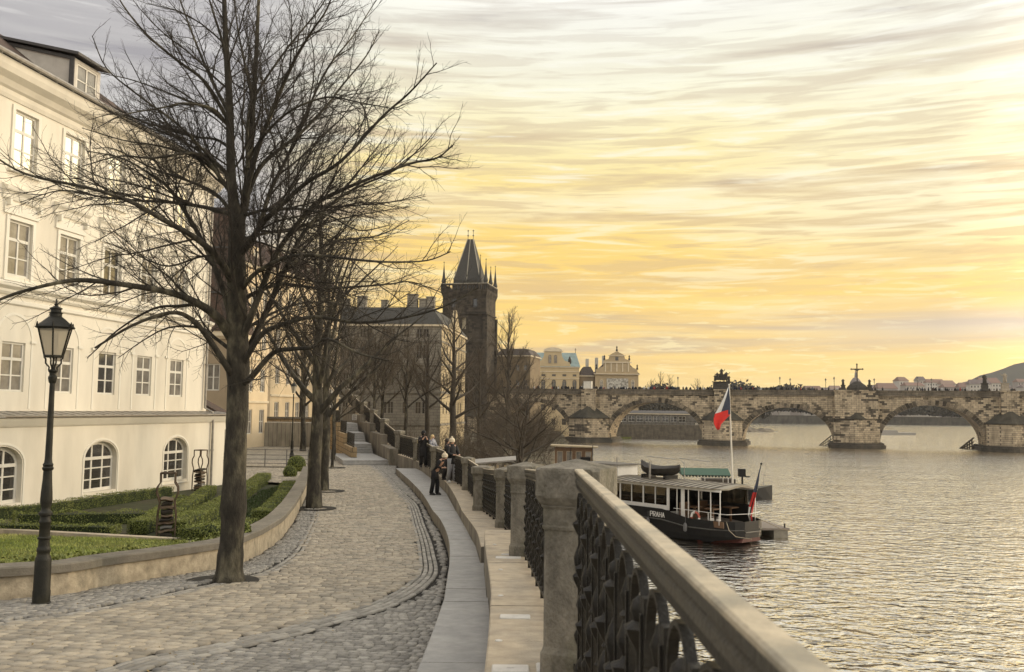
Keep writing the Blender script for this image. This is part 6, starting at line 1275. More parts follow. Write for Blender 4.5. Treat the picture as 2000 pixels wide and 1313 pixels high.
# small metal plates let into the ledge
plm = mat('pale_plate', (.50, .47, .42), .45, .12, 10, spec=.5)
for (u, v, w_, d_), lb in zip(((997, 1308, .24, .16), (1058, 1306, .07, .2), (1006, 1206, .26, .14), (993, 1090, .35, .16), (993, 1084, .2, .1)), ('large pale metal plate on the ledge at the bottom edge', 'small upright bright plate beside the near pillar foot', 'pale rectangular plate in the middle of the ledge', 'pale plate just before the ledge step', 'worn strip beside the plate at the ledge step')):
    p = on_prof(u, v, ledgeN); e = MB(); e.bbox(-w_/2, w_/2, -d_/2, d_/2, -.004, .012, .006); e.box(-w_/10, w_/10, -.01, .01, .0125, .015); o = e.build('ledge_plate', plm, None, loc=tuple(p)); tag(o, lb, 'metal plate', 'metal plates in the ledge')
for (u, v), lb in zip(((974, 1252), (978, 1164), (978, 1113), (966, 1064)), ('round bolt nearest the viewer on the ledge', 'second round bolt on the ledge', 'third round bolt on the ledge', 'farthest round bolt on the near ledge')):
    p = on_prof(u, v, ledgeN); e = MB(); e.lathe([(.028, 0), (.028, .005), (.018, .009)], n=12); o = e.build('ledge_bolt', plm, None, loc=tuple(p)); tag(o, lb, 'bolt', 'round bolts in the ledge')

# ================================================================ stairs beside the promenade
ST = thing('stone_stairs', 'flights of wide stone steps climbing beside the pillars at the end of the path', 'stairs', (-10, 60, 4.0)); so = Vector((-10, 60, 4.0))
d_ = np.array([-.255, .967]); pxv = np.array([.967, .255]); cur = np.array([-7.8, 59.6]); z = 4.0
def slab(mb, o, w, L, z0, z1):
    c_ = [o-pxv*w, o, o+d_*L, o+d_*L-pxv*w]; mb.prism([(q[0]-so.x, q[1]-so.y) for q in c_], z0-so.z, z1-so.z)
mb = MB(); sw = [2.9, 1.8, 1.5, 1.3]
for fl, (ns, land) in enumerate(((2, 8.6), (4, 4.0), (4, 4.5), (4, 6))):
    for k in range(ns):
        z += .165; slab(mb, cur+d_*(k*.38), sw[fl], (.38 if k < ns-1 else .38+land), 3.5, z)
    cur = cur+d_*(ns*.38+land-.02)
mb.build('steps', stone_bench, ST)
# stepped parapet blocks between stairs and pillars
mb = MB()
for k, (y0, y1, zt) in enumerate(((59.2, 66, 5.15), (66.02, 74, 5.85), (74.02, 82, 6.5), (82.02, 92, 7.1), (92.02, 102, 7.8))):
    x0 = np.interp(y0, [60, 68, 76, 84, 92, 102], [-7.3, -9.35, -11.35, -13.45, -15.6, -18.1]); x1 = np.interp(y1, [60, 68, 76, 84, 92, 102], [-7.3, -9.35, -11.35, -13.45, -15.6, -18.1])
    mb.prism([(x0-.42-so.x, y0-so.y), (x0+.12-so.x, y0-so.y), (x1+.12-so.x, y1-so.y), (x1-.42-so.x, y1-so.y)], -1.5, zt-.05-so.z)
mb.build('stepped_parapet', stone_face, ST)
mb = MB(); PX_ = [(p[0], p[1]) for p in POSTS if p[1] >= 52]
for (xa, ya), (xb, yb) in zip(PX_[:-1], PX_[1:]):
    if ya < 59: continue
    L_ = [[(x+o-so.x, y-so.y, z-so.z) for o, z in ((-.03, -1), (-.03, lz(y)-.01), (.45, lz(y)-.01), (.45, -1))] for x, y in ((xa, ya+.05), (xb, yb+.05))]; mb.loft(L_)
mb.build('rising_ledge', stone_led, ST)
mb = MB(); q = np.array([-10.75, 62.5]);
for k in range(4):
    a = q+d_*(k*6.6); b = a+d_*6.55; zt = 5.0+k*.75; mb.prism([(a[0]-so.x, a[1]-so.y), (a[0]+.4-so.x, a[1]-so.y), (b[0]+.4-so.x, b[1]-so.y), (b[0]-so.x, b[1]-so.y)], -.1, zt-so.z)
mb.build('side_wall', MATS['sandstone_blocks'], ST)
for k in range(3):
    a = q+d_*(k*6.6)+np.array([.2, 0]); zt = 5.0+k*.75; mb = MB()
    for j in range(12): c_ = a+d_*(j*.5); mb.tube([(c_[0]-so.x, c_[1]-so.y, zt-so.z), (c_[0]-so.x, c_[1]-so.y, zt+.95-so.z)], .022, 5)
    for zz in (.12, .93): c_ = a+d_*5.5; mb.tube([(a[0]-so.x, a[1]-so.y, zt+zz-so.z), (c_[0]-so.x, c_[1]-so.y, zt+zz-so.z)], .028, 5)
    mb.build('railing', iron, ST)
# promenade level behind, raised
mb = MB(); mb.prism([(-40, 86.5), (-16.2, 86.5), (-19, 100), (-40, 100)], 4.0, 6.2); mb.build('upper_terrace', MATS['far_paving'], kind='structure')
for (x, y, z, lb) in ((-8.35, 65.95, 4.75, 'white notice with dark print on the second stepped block'), (-14.2, 84, 6.55, 'white notice on the uppermost block near the top of the stairs')):
    e = thing('notice_board', lb, 'sign', (x, y-.06, z), 0, 'small white notices by the stairs'); mb = MB(); mb.box(-.22, .22, 0, .02, 0, .5); mb.build('board', plm, e); mb = MB()
    for r_ in range(4): mb.box(-.17, .17-.05*(r_ % 2), -.004, -.001, .08+r_*.1, .12+r_*.1)
    mb.build('print', soot, e)
SG = thing('tall_white_sign', 'tall white vertical board beside the gate at the top of the stairs', 'sign', (-17.3, 88, 6.2)); mb = MB(); mb.box(-.3, .3, 0, .05, .5, 3.2); mb.box(-.03, .03, .05, .1, 0, .5); mb.build('board', plm, SG); mb = MB()
for r_ in range(5): mb.box(-.2, .2, -.006, -.001, .8+r_*.45, 1.02+r_*.45)
mb.build('print', iron, SG)

# ================================================================ street lamp in front
lampm = mat('lamp_green_black', (.014, .013, .009), .5, .25, 9, .25, 50, spec=.25, col2=(.026, .024, .016))
lp = on_prof(80, 1178, path); LA = thing('street_lamp', 'dark cast iron street lamp with a tapering glass lantern in front of the garden wall', 'street lamp', (lp[0], lp[1], lp[2]-.01))
mb = MB(); mb.lathe([(.135, 0), (.135, .02), (.120, .03), (.122, .18), (.116, .2), (.113, .62), (.105, .66), (.088, .70), (.086, .74), (.096, .76), (.096, .79), (.084, .81), (.078, .84), (.078, .92), (.092, .935), (.092, .955), (.076, .97), (.073, 1.15), (.084, 1.165), (.084, 1.19), (.072, 1.21), (.070, 1.26), (.096, 1.28), (.096, 1.31), (.066, 1.34), (.060, 1.38), (.080, 1.44), (.084, 1.50), (.078, 1.62), (.064, 1.80), (.060, 1.92), (.074, 1.935), (.080, 1.96), (.066, 1.98), (.074, 2.01), (.056, 2.04), (.050, 2.1), (.040, 2.9), (.036, 3.20), (.052, 3.22), (.056, 3.25), (.062, 3.27), (.062, 3.30), (.046, 3.32), (.048, 3.36), (.066, 3.38), (.066, 3.405), (.03, 3.41)], n=20); mb.build('post', lampm, LA, smooth=True)
mb = MB(); mb.tube([(0, 0, 3.38), (0, 0, 3.60)], .016, 8)
for k in range(4):
    a = pi/4+k*pi/2; P = [(.06*cos(a), .06*sin(a), 3.40), (.055*cos(a), .055*sin(a), 3.44), (.11*cos(a), .11*sin(a), 3.50), (.11*cos(a), .11*sin(a), 3.56), (.135*cos(a), .135*sin(a), 3.59)]; mb.tube(P, .012, 6)
mb.build('lantern_bracket', lampm, LA)
n6 = 6; r0, r1, z0, z1 = .135, .245, 3.60, 4.02; A6 = [pi/6+.35+k*pi/3 for k in range(6)]
mb = MB(); mb.lathe([(.15, 3.585), (.155, 3.60), (.145, 3.615)], n=6)
for a in A6: mb.bar((r0*cos(a), r0*sin(a), z0), (r1*cos(a), r1*sin(a), z1), .018, .018)
for k in range(6): a, b = A6[k], A6[(k+1) % 6]; mb.bar((r1*cos(a), r1*sin(a), z1), (r1*cos(b), r1*sin(b), z1), .02, .03); mb.bar((r0*cos(a), r0*sin(a), z0+.01), (r0*cos(b), r0*sin(b), z0+.01), .018, .02)
fr = mb.build('lantern_frame', lampm, LA)
gm_ = bpy.data.materials.new('frosted_lantern'); gm_.use_nodes = True; p_ = gm_.node_tree.nodes['Principled BSDF']; p_.inputs['Base Color'].default_value = (.55, .50, .40, 1); p_.inputs['Roughness'].default_value = .35; p_.inputs['Transmission Weight'].default_value = .55; p_.inputs['IOR'].default_value = 1.1
mb = MB()
for k in range(6): a, b = A6[k], A6[(k+1) % 6]; q = .97; mb.quad((r0*q*cos(a), r0*q*sin(a), z0), (r0*q*cos(b), r0*q*sin(b), z0), (r1*q*cos(b), r1*q*sin(b), z1), (r1*q*cos(a), r1*q*sin(a), z1))
mb.build('pane', gm_, fr)
mb = MB(); mb.tube([(0, 0, 3.62), (0, 0, 3.86)], .022, 8); mb.lathe([(.03, 3.86), (.034, 3.9), (.02, 3.95)], n=8); mb.build('burner', plm, fr)
mb = MB(); mb.lathe([(.262, 4.02), (.275, 4.035), (.262, 4.05), (.20, 4.10), (.135, 4.16), (.095, 4.19), (.085, 4.20), (.085, 4.24), (.105, 4.25), (.075, 4.265), (.072, 4.30), (.088, 4.31), (.088, 4.325), (.05, 4.34), (.022, 4.36), (.03, 4.385), (.014, 4.40), (.012, 4.45), (.0, 4.47)], n=12)
for a in A6: mb.lathe([(.014, 4.03), (.02, 4.06), (.006, 4.11)], (.262*cos(a), .262*sin(a), 0), 6)
mb.build('lantern_roof', lampm, LA, smooth=True)
LA.scale = (.965, .965, .965)
L2 = thing('court_lamp', 'slender dark street lamp standing behind the court railing', 'street lamp', (-15.86, 67.3, 3.98)); mb = MB(); mb.lathe([(.16, 0), (.16, .3), (.11, .4), (.10, 1.2), (.07, 1.3), (.06, 1.8), (.045, 1.9), (.04, 4.6), (.07, 4.65)], n=10); mb.build('post', lampm, L2)
mb = MB(); mb.lathe([(.12, 4.7), (.22, 5.2)], n=6); mb.build('lantern', MATS['lantern_glass'], L2); mb = MB(); mb.lathe([(.26, 5.2), (.12, 5.4), (.05, 5.45), (.03, 5.65)], n=6); mb.build('lantern_roof', lampm, L2)

# ================================================================ people on the ledge
skinm = mat('skin', (.42, .25, .17), .6, .08, 6); hairb = mat('blond_hair', (.45, .33, .17), .7, .2, 20); haird = mat('dark_hair', (.03, .022, .016), .6, .2, 20)
black_c = mat('black_coat', (.012, .011, .011), .75, .3, 14, .4, 30); creamk = mat('cream_knit', (.55, .47, .34), .9, .15, 30, .5, 60); jean = mat('light_trousers', (.30, .30, .31), .85, .12, 12, .3, 30); dkt = mat('dark_trousers', (.018, .017, .018), .85, .2, 12); whites = mat('white_shoes', (.65, .63, .6), .6, .05, 5); darks = mat('dark_shoes', (.015, .013, .012), .5, .1, 5); patt = mat('patterned_jacket', (.30, .30, .32), .85, .7, 16, col2=(.06, .06, .08)); bagm = mat('tan_bag', (.30, .25, .15), .7, .1, 5)
def person(label, loc, rz, h=1.7, coat=black_c, legs=dkt, shoes=darks, hair=haird, hat=None, coat_len=.75, lean=0.0, arms='rail', long_hair=False, hood=False, stride=.05, tilt=0.0):
    """figure facing local -y; lean tips the upper body forward about the hips"""
    k = h/1.72; e = thing('person', label, 'person', loc, rz)
    def L(x, y, z): # lean transform above the hips
        if z > .92: dy, dz = y, z-.92; y, z = dy*cos(lean)-dz*sin(lean), .92+dz*cos(lean)+dy*sin(lean)*0
        return (x*k, y*k, z*k)
    hx = tilt
    V = [L(0, 0, .93), L(0, 0, 1.10), L(0, 0, 1.28), L(0, .01, 1.42), L(0, 0, 1.50), L(hx, -.01, 1.585), L(hx, -.015, 1.66)]
    Rr = [(.15, .105), (.135, .095), (.155, .10), (.10, .075), .052, (.078, .092), (.07, .085)]
    E = [(0, 1), (1, 2), (2, 3), (3, 4), (4, 5), (5, 6)]
    for sx in (-1, 1):
        b = len(V)
        V += [(sx*.09*k, 0, .86*k), (sx*.095*k, (-.03-stride*sx)*k, .48*k), (sx*.10*k, (.02-stride*sx*1.6)*k, .09*k)]; Rr += [.095, .062, .042]; E += [(0, b), (b, b+1), (b+1, b+2)]
        if arms == 'rail': A = [L(sx*.185, 0, 1.40), L(sx*.25, -.08, 1.16), L(sx*.14, -.30, 1.10), L(sx*.09, -.36, 1.10)]
        elif arms == 'side': A = [L(sx*.185, 0, 1.40), L(sx*.235, .02, 1.13), L(sx*.225, -.06, .92), L(sx*.22, -.08, .84)]
        else: A = [L(sx*.185, 0, 1.40), L(sx*.24, -.10, 1.20), L(sx*.11, -.28, 1.34), L(sx*.06, -.30, 1.42)]
        b = len(V); V += A; Rr += [.062, .05, .036, .028]; E += [(3, b), (b, b+1), (b+1, b+2), (b+2, b+3)]
        h_ = np.array(A[3]); dr = nrm_(np.array(A[3])-np.array(A[2])); sd = nrm_(np.cross(dr, [0, 0, 1.0]))*sx
        for fi, (o_, l_) in enumerate(((-.024, .062), (-.008, .072), (.008, .068), (.024, .055), (-.038, .038))):
            b2 = len(V); f0 = h_+dr*(.03 if fi < 4 else .0)*k+sd*o_*k; V += [tuple(f0), tuple(f0+dr*l_*k*.55+np.array([0, 0, -.006])), tuple(f0+dr*l_*k*.9+np.array([0, 0, -.022])*k)]; Rr += [.0095, .009, .0075]; E += [(b+3, b2), (b2, b2+1), (b2+1, b2+2)]
    body = mesh_obj('body', skin_mesh(V, E, [((r[0]*k, r[1]*k) if isinstance(r, tuple) else r*k) for r in Rr], 1), skinm, e)
    # trousers
    for sx in (-1, 1):
        P = [(sx*.085*k, 0, .95*k), (sx*.09*k, -.01, .78*k), (sx*.095*k, (-.03-stride*sx)*k, .48*k), (sx*.10*k, (.015-stride*sx*1.6)*k, .07*k)]; mb = MB(); mb.tube(P, [.115*k, .108*k, .085*k, .078*k], 12); mb.build('trouser_leg', legs, e, smooth='all')
        mb = MB(); y0 = (.02-stride*sx*1.6)*k; mb.loft([[(sx*.10*k+w_*cos(2*pi*j/12), y0-.06*k+l_*sin(2*pi*j/12), z_) for j in range(12)] for w_, l_, z_ in ((.045*k, .125*k, 0), (.05*k, .13*k, .02), (.045*k, .11*k, .06*k), (.035*k, .06*k, .10*k))]); mb.build('shoe', shoes, e, smooth='all')
    # coat: elliptical loft following the leaned torso, with sleeves
    mb = MB(); zl = .92-(coat_len-.62) if coat_len > .62 else .86; zs = [(zl, .185, .15), (zl+.12, .18, .145), (.95, .172, .135), (1.08, .158, .125), (1.25, .182, .13), (1.38, .19, .12), (1.44, .14, .105), (1.485, .075, .075), (1.52, .068, .068)]
    if zl > .93: zs = [z_ for z_ in zs if z_[0] >= zl-.001]
    zs = sorted(set(zs)); mb.loft([[L(a*cos(2*pi*j/18)*(1+.03*sin(5*j)), b*sin(2*pi*j/18), z_) for j in range(18)] for z_, a, b in zs])
    for sx in (-1, 1):
        if arms == 'rail': A = [L(sx*.15, 0, 1.42), L(sx*.20, -.01, 1.36), L(sx*.25, -.08, 1.16), L(sx*.15, -.29, 1.10)]
        elif arms == 'side': A = [L(sx*.15, 0, 1.42), L(sx*.20, 0, 1.36), L(sx*.235, .02, 1.13), L(sx*.225, -.05, .93)]
        else: A = [L(sx*.15, 0, 1.42), L(sx*.20, -.02, 1.36), L(sx*.24, -.10, 1.20), L(sx*.125, -.26, 1.33)]
        mb.tube(A, [.075*k, .078*k, .066*k, .052*k], 12)
    mb.build('coat', coat, e, smooth='all')
    hc = np.array(L(hx, .012, 1.635)); mb = MB()
    if hat: mb.sphere(tuple(hc+np.array([0, 0, .03*k])), .115*k, 14, 9, (1, 1.08, .95)); mb.lathe([(.112*k, -.045*k), (.118*k, -.02*k), (.116*k, .01*k)], tuple(hc), 14); mb.sphere(tuple(hc+np.array([0, 0, .145*k])), .045*k, 10, 7); mb.build('hat', hat, e, smooth='all')
    elif hood: mb.sphere(tuple(hc), .125*k, 14, 10, (1, 1.05, 1.08)); mb.build('hood', coat, e, smooth='all')
    mb = MB(); mb.sphere(tuple(hc+np.array([0, .018*k, -.005*k])), .105*k, 14, 9, (.98, 1.0, 1.05))
    if long_hair: mb.loft([[L(hx+a*cos(2*pi*j/10), .06+b*sin(2*pi*j/10), z_) for j in range(10)] for z_, a, b in ((1.28, .07, .03), (1.40, .10, .05), (1.52, .10, .065), (1.62, .09, .06))])
    if not hood: mb.build('hair', hair, e, smooth='all')
    f = np.array(L(hx, -.115, 1.60)); mb = MB(); mb.loft([[(f[0]+a*cos(2*pi*j/6), f[1]+.02-b, f[2]+z_+.008*sin(2*pi*j/6)) for j in range(6)] for a, b, z_ in ((.012, .0, .02), (.016, .022, -.01), (.012, .012, -.02))]); mb.build('nose', skinm, e)
    mb = MB()
    for sx in (-1, 1): mb.sphere((f[0]+sx*.032*k, f[1]+.035*k, f[2]+.03*k), .011*k, 8, 5)
    mb.box(f[0]-.022, f[0]+.022, f[1]+.022, f[1]+.03, f[2]-.052, f[2]-.044); mb.build('eyes_and_mouth', haird, e)
    return e
def led(x, y, bench=False): return (x, y, (benchF(y) if bench else ledgeF(y))+.001)
pA = person('person in long black padded coat and hood with small tan bag at the railing', led(-4.40, 46.8), radians(20), 1.80, hood=True, coat_len=1.06, arms='up'); mb = MB(); mb.bbox(-.30, -.06, .14, .22, 1.18, 1.36, .02); mb.build('bag', bagm, pA)
person('blond person in a grey patterned jacket leaning at the railing beside the long black coat', led(-4.0, 46.9), radians(60), 1.62, coat=patt, hair=hairb, arms='rail', long_hair=True, lean=.10)
person('person in black with a cream knitted hat bending forward, one step lower on the bench', led(-2.95, 36.3, True), radians(70), 1.72, hat=creamk, coat_len=.92, arms='rail', lean=.62, tilt=.02)
person('person with cream bobble hat, black jacket and light grey trousers at the railing', led(-2.35, 37.2), radians(40), 1.74, legs=jean, shoes=whites, hat=creamk, coat_len=.80, arms='rail')
person('person in dark clothes half hidden behind the one with the cream bobble hat', led(-2.62, 38.6), radians(75), 1.70, arms='up', coat_len=.75, long_hair=True, stride=.08)

# ================================================================ boats
hullm = mat('black_hull', (.008, .0075, .007), .45, .25, 4, .1, 20, spec=.25); hull2 = mat('hull_red', (.07, .018, .012), .5, .2, 4); whitep = mat('boat_white', (.66, .63, .57), .45, .08, 3); deckm = mat('deck_boards', (.19, .16, .13), .8, .25, 6, stretch=(1, 6, 1)); woodv = mat('varnished_wood', (.13, .075, .04), .45, .25, 5, stretch=(1, 1, 4))
def boat_glass():
    m = bpy.data.materials.new('boat_glass'); m.use_nodes = True; t = m.node_tree; t.nodes.clear(); o = t.nodes.new('ShaderNodeOutputMaterial'); mx = t.nodes.new('ShaderNodeMixShader'); a = t.nodes.new('ShaderNodeBsdfTransparent'); b = t.nodes.new('ShaderNodeBsdfGlossy'); b.inputs['Roughness'].default_value = .02; a.inputs['Color'].default_value = (.30, .27, .22, 1); b.inputs['Color'].default_value = (.8, .8, .8, 1)
    fr_ = t.nodes.new('ShaderNodeFresnel'); fr_.inputs[0].default_value = 1.6; t.links.new(fr_.outputs[0], mx.inputs[0]); t.links.new(a.outputs[0], mx.inputs[1]); t.links.new(b.outputs[0], mx.inputs[2]); t.links.new(mx.outputs[0], o.inputs[0]); return m
bglass = boat_glass()
bth2 = atan2(-.78, .626); BO = thing('river_tour_boat', 'black hulled tour boat with white framed windows and striped flat roof moored by the quay', 'boat', (14.25, 54.9, 0), bth2)
def hw_b(x): # half beam at deck
    t = -x; return 2.25*min(1, (max(0.0, t)/2.2)**.5*.68+.32 if t < 3 else 1) * (1 if t < 15 else max(.02, 1-((t-15)/5.5)**2))
def sheer(x): t = -x; return 1.32+.13*max(0, (t-2)/3) if t < 5 else 1.72 + (max(0, t-14)*.10)
xsb = [0, -.25, -.7, -1.5, -3, -5, -8, -11, -14, -16, -18, -19.5, -20.4]
mb = MB()
for (c0, c1, mm) in ((0, 1, None),):
    rings = []
    for x in xsb:
        w = hw_b(x); z = sheer(x); w0 = w if x < -.1 else w*.9; bz = -.55 if x < -1.6 else (.10+.25*(1+x/1.6) if x > -1.6 else 0)
        rings.append([(x, -w0, z), (x, -w0*1.02, z*.62), (x, -w0*1.0, .42), (x-.0, -w0*.94, .08 if x < -1.6 else max(.08, bz)), (x-.25*0, -w0*.55, min(bz, .0) if x < -1.6 else bz), (x, w0*.55, min(bz, .0) if x < -1.6 else bz), (x, w0*.94, .08 if x < -1.6 else max(.08, bz)), (x, w0, .42), (x, w0*1.02, z*.62), (x, w0, z)])
    i0 = mb.av([p for r in rings for p in r]); n = 10
    for k in range(len(rings)-1):
        for j in range(n-1): mb.cur = 1 if j in (3, 4, 5) and False else 0; a = i0+k*n+j; mb.af((a, a+1, a+n+1, a+n))
    mb.cur = 0; mb.af([i0+n-1-j for j in range(n)])
hull = mb.build('hull', hullm, BO)
mb = MB()
for sy in (-1, 1): mb.tube([(x, sy*(hw_b(x)*1.03), .66*sheer(x)-.06) for x in xsb[:-1]], .04, 6)
mb.tube([(.02, -hw_b(0)*.92, .68), (.02, hw_b(0)*.92, .68)], .05, 6); mb.build('rub_rail', mat('rub_rail', (.06, .055, .045), .5, .3, 5), hull)
mb = MB(); mb.loft([[(-.05, -.9, .12), (-.05, .9, .12), (-.05, .8, .34), (-.05, -.8, .34)], [(-2.4, -1.9, -.1), (-2.4, 1.9, -.1), (-2.4, 2.1, .1), (-2.4, -2.1, .1)]]); mb.build('red_bottom', hull2, hull)
mb = MB(); mb.poly([(x, -hw_b(x)*.97, sheer(x)-.05-(.32 if x > -4.2 else 0)) for x in xsb]+[(x, hw_b(x)*.97, sheer(x)-.05-(.32 if x > -4.2 else 0)) for x in reversed(xsb)]); mb.build('deck', deckm, BO)
# name on the hull, built from strokes
def letters(mb, txt, x0, z0, h, w, sp, y):
    S = {'P': [((0, 0), (0, 1)), ((0, 1), (1, 1)), ((1, 1), (1, .5)), ((1, .5), (0, .5))], 'R': [((0, 0), (0, 1)), ((0, 1), (1, 1)), ((1, 1), (1, .5)), ((1, .5), (0, .5)), ((.4, .5), (1, 0))], 'A': [((0, 0), (.5, 1)), ((.5, 1), (1, 0)), ((.2, .4), (.8, .4))], 'H': [((0, 0), (0, 1)), ((1, 0), (1, 1)), ((0, .5), (1, .5))]}
    for i, c_ in enumerate(txt):
        for a, b in S[c_]:
            X0 = x0+i*(w+sp); p = (X0+a[0]*w, y(X0), z0+a[1]*h); q = (X0+b[0]*w, y(X0), z0+b[1]*h); mb.bar(p, q, .024, .035) if a[1] == b[1] else mb.loft([[(p[0]-.02, p[1]-.012, p[2]), (p[0]+.02, p[1]-.012, p[2]), (p[0]+.02, p[1]+.01, p[2]), (p[0]-.02, p[1]+.01, p[2])], [(q[0]-.02, q[1]-.012, q[2]), (q[0]+.02, q[1]-.012, q[2]), (q[0]+.02, q[1]+.01, q[2]), (q[0]-.02, q[1]+.01, q[2])]])
mb = MB(); letters(mb, 'PRAHA', -5.9, 1.20, .30, .17, .075, lambda x: -hw_b(x)*1.02-.035); mb.build('name_lettering', whitep, hull)
# cabin
zs0, zr = 1.85, 3.1; cab_x0, cab_x1 = -16.5, -5.0; wy = 1.72
mb = MB()
for sy in (-1, 1):
    y = sy*wy; mb.box(cab_x0, cab_x1, y-.04, y+.04, 1.6, 1.88); mb.box(cab_x0, -.9, y-.05, y+.05, zr-.12, zr)
    x = cab_x1; k = 0
    while x > cab_x0: wdt = .08 if k % 2 == 0 else .045; mb.box(x-wdt/2, x+wdt/2, y-.045, y+.045, 1.88, zr-.12); x -= 1.02; k += 1
    mb.box(cab_x1-.05, cab_x1+.10, y-.05, y+.05, 1.6, zr-.12)
for x in (-16.5, -5.0): mb.box(x-.04, x+.04, -wy, wy, 1.2, 1.5)
mb.build('window_frame', whitep, BO)
mb = MB()
for sy in (-1, 1): mb.quad((cab_x0, sy*wy, 1.86), (cab_x1, sy*wy, 1.86), (cab_x1, sy*wy, zr-.12), (cab_x0, sy*wy, zr-.12))
mb.quad((cab_x1, -wy, 1.5), (cab_x1, wy, 1.5), (cab_x1, wy, zr-.1), (cab_x1, -wy, zr-.1)); mb.build('window_glass', bglass, BO)
for x in (-4.3, -3.4, -2.6, -1.7, -1.0):
    for sy in (-1, 1): mb = MB(); mb.box(x-.022, x+.022, sy*(wy-.05)-.022, sy*(wy-.05)+.022, 1.0, zr-.02); mb.build('deck_post', whitep, BO)
mb = MB(); mb.box(-3.95, -3.7, -wy, -wy+.06, 1.3, zr-.1); mb.build('deck_panel', whitep, BO)
mb = MB(); mb.box(-4.9, -1.4, wy-.25, wy-.2, 1.56, zr-.12); mb.build('rear_screen', bglass, BO)
mb = MB(); mb.box(-16.4, -1.2, wy-.3, wy-.255, 1.0, 2.1); mb.box(-5.3, -5.2, -wy+.1, wy-.31, .9, 2.8); mb.build('interior_shade_panels', hullm, BO)  # black panels added inside, the cabin's shade put into their colour
mb = MB()
for x in (-3.6, -2.2, -6.5, -8, -9.5, -11):
    for sy in (-1, 1): mb = MB(); mb.box(x-.35, x+.35, sy*.85-.35, sy*.85+.35, 1.85, 1.92); mb.box(x-.05, x+.05, sy*.85-.05, sy*.85+.05, 1.0, 1.852); mb.build('table', woodv, BO)
for x in (-7.2, -8.7, -10.2, -4.4):
    for sy in (-1, 1): mb = MB(); mb.box(x-.04, x+.04, sy*.85-.45, sy*.85+.45, 1.0, 2.1); mb.box(x-.04, x+.36, sy*.85-.44, sy*.85+.44, 1.0, 1.25); mb.build('bench', woodv, BO)
mb = MB(); mb.box(-4.6, -.6, -1.9, -1.82, .95, 1.30); mb.build('side_board', woodv, BO)
mb = MB(); sec = [(-1.95, 3.1), (-1.95, 3.17), (-1.0, 3.32), (0, 3.38), (1.0, 3.32), (1.95, 3.17), (1.95, 3.1), (0, 3.25)]
mb.loft([[(x, y*s_, z) for y, z in sec] for x, s_ in ((-16.9, .8), (-15.5, 1), (-1.8, 1), (-.9, .86), (-.75, .6))]); rf = mb.build('roof', mat('roof_cream', (.22, .19, .135), .5, .2, 3, spec=.5), BO)
mb = MB(); x = -16
while x < -1.1:
    P = [(x, -1.93, 3.182), (x+.12, -1.0, 3.332), (x+.18, 0, 3.392), (x+.12, 1.0, 3.332), (x, 1.93, 3.182)]
    for a, b in zip(P[:-1], P[1:]): mb.bar(a, b, .17, .02)
    x += .52
mb.build('roof_stripes', mat('roof_dark', (.07, .06, .05), .6, .2, 4), rf)
WH = MB(); WH.box(-13.4, -10.1, -.95, .95, 3.3, 4.05); wh = WH.build('wheelhouse', whitep, BO); mb = MB(); mb.loft([[(-13.6, -1.1, 4.052), (-9.9, -1.1, 4.052), (-9.9, 1.1, 4.052), (-13.6, 1.1, 4.052)], [(-13.6, -1.05, 4.12), (-9.9, -1.05, 4.12), (-9.9, 1.05, 4.12), (-13.6, 1.05, 4.12)]]); mb.build('wheelhouse_roof', mat('wheelhouse_roof', (.10, .09, .075), .6, .2, 3), wh)
mb = MB(); mb.box(-12.5, -11.7, -.97, -.951, 3.55, 3.92); mb.box(-13.3, -12.7, -.97, -.951, 3.55, 3.92); mb.build('pane', pane_dark, wh); mb = MB(); mb.tube([(-11.4, .3, 4.0), (-11.4, .3, 4.5)], .05, 6); mb.build('pipe', zinc, wh)
for x in (-3.0, -6.0, -9.0): mb = MB(); mb.tube([(x, -hw_b(x)*1.03-.10, 1.5), (x, -hw_b(x)*1.03-.10, 1.1)], .012, 5); mb.lathe([(.03, .55), (.11, .62), (.12, .95), (.05, 1.08)], (x, -hw_b(x)*1.03-.12, 0), 8); mb.build('fender', mat('fender_grey', (.12, .115, .11), .6, .2, 6), BO, smooth=True)
mb = MB(); mb.tube([(-.6, -1.6, 1.3), (-.1, -2.0, .9), (.6, -2.3, .65), (1.6, -2.2, .62)], .022, 6); mb.tube([(-.4, 1.2, 1.35), (.8, 1.8, .8), (2.2, 2.6, .65)], .022, 6); mb.build('mooring_rope', mat('rope', (.30, .25, .17), .9, .2, 20), BO)
# lifeboat on the roof
LB = MB(); rings = []
for x, w, zb_, zt_ in ((-9.55, .04, 3.75, 4.28), (-9.3, .30, 3.55, 4.18), (-8.7, .60, 3.40, 4.02), (-7.9, .70, 3.36, 3.96), (-7.1, .60, 3.40, 4.0), (-6.5, .32, 3.55, 4.06), (-6.2, .05, 3.8, 4.12)):
    rings.append([(x, -w, zt_-.12), (x, -w*.85, (zb_+zt_)/2-.1), (x, -w*.3, zb_), (x, w*.3, zb_), (x, w*.85, (zb_+zt_)/2-.1), (x, w, zt_-.12), (x, w*.5, zt_), (x, 0, zt_+.06), (x, -w*.5, zt_)])
LBt = thing('covered_lifeboat', 'small dark lifeboat under a tarpaulin on the tour boat roof', 'lifeboat', (14.25+.626*.7, 54.9-.78*.7, .15), bth2); LB.loft(rings); LB.build('hull', mat('tarpaulin', (.035, .030, .024), .7, .3, 5, .4, 12), LBt, smooth=True)
mb = MB()
for x in (-8.9, -7.0): mb.box(x-.1, x+.1, -.6, .6, 3.16, 3.45)
mb.build('cradle', hullm, LBt); mb = MB()
for x in (-9.3, -6.5): mb.tube([(x, .75, 3.1), (x, .75, 4.2), (x-.1, .4, 4.55), (x+1.0, 2.0, 4.35)], .03, 5)
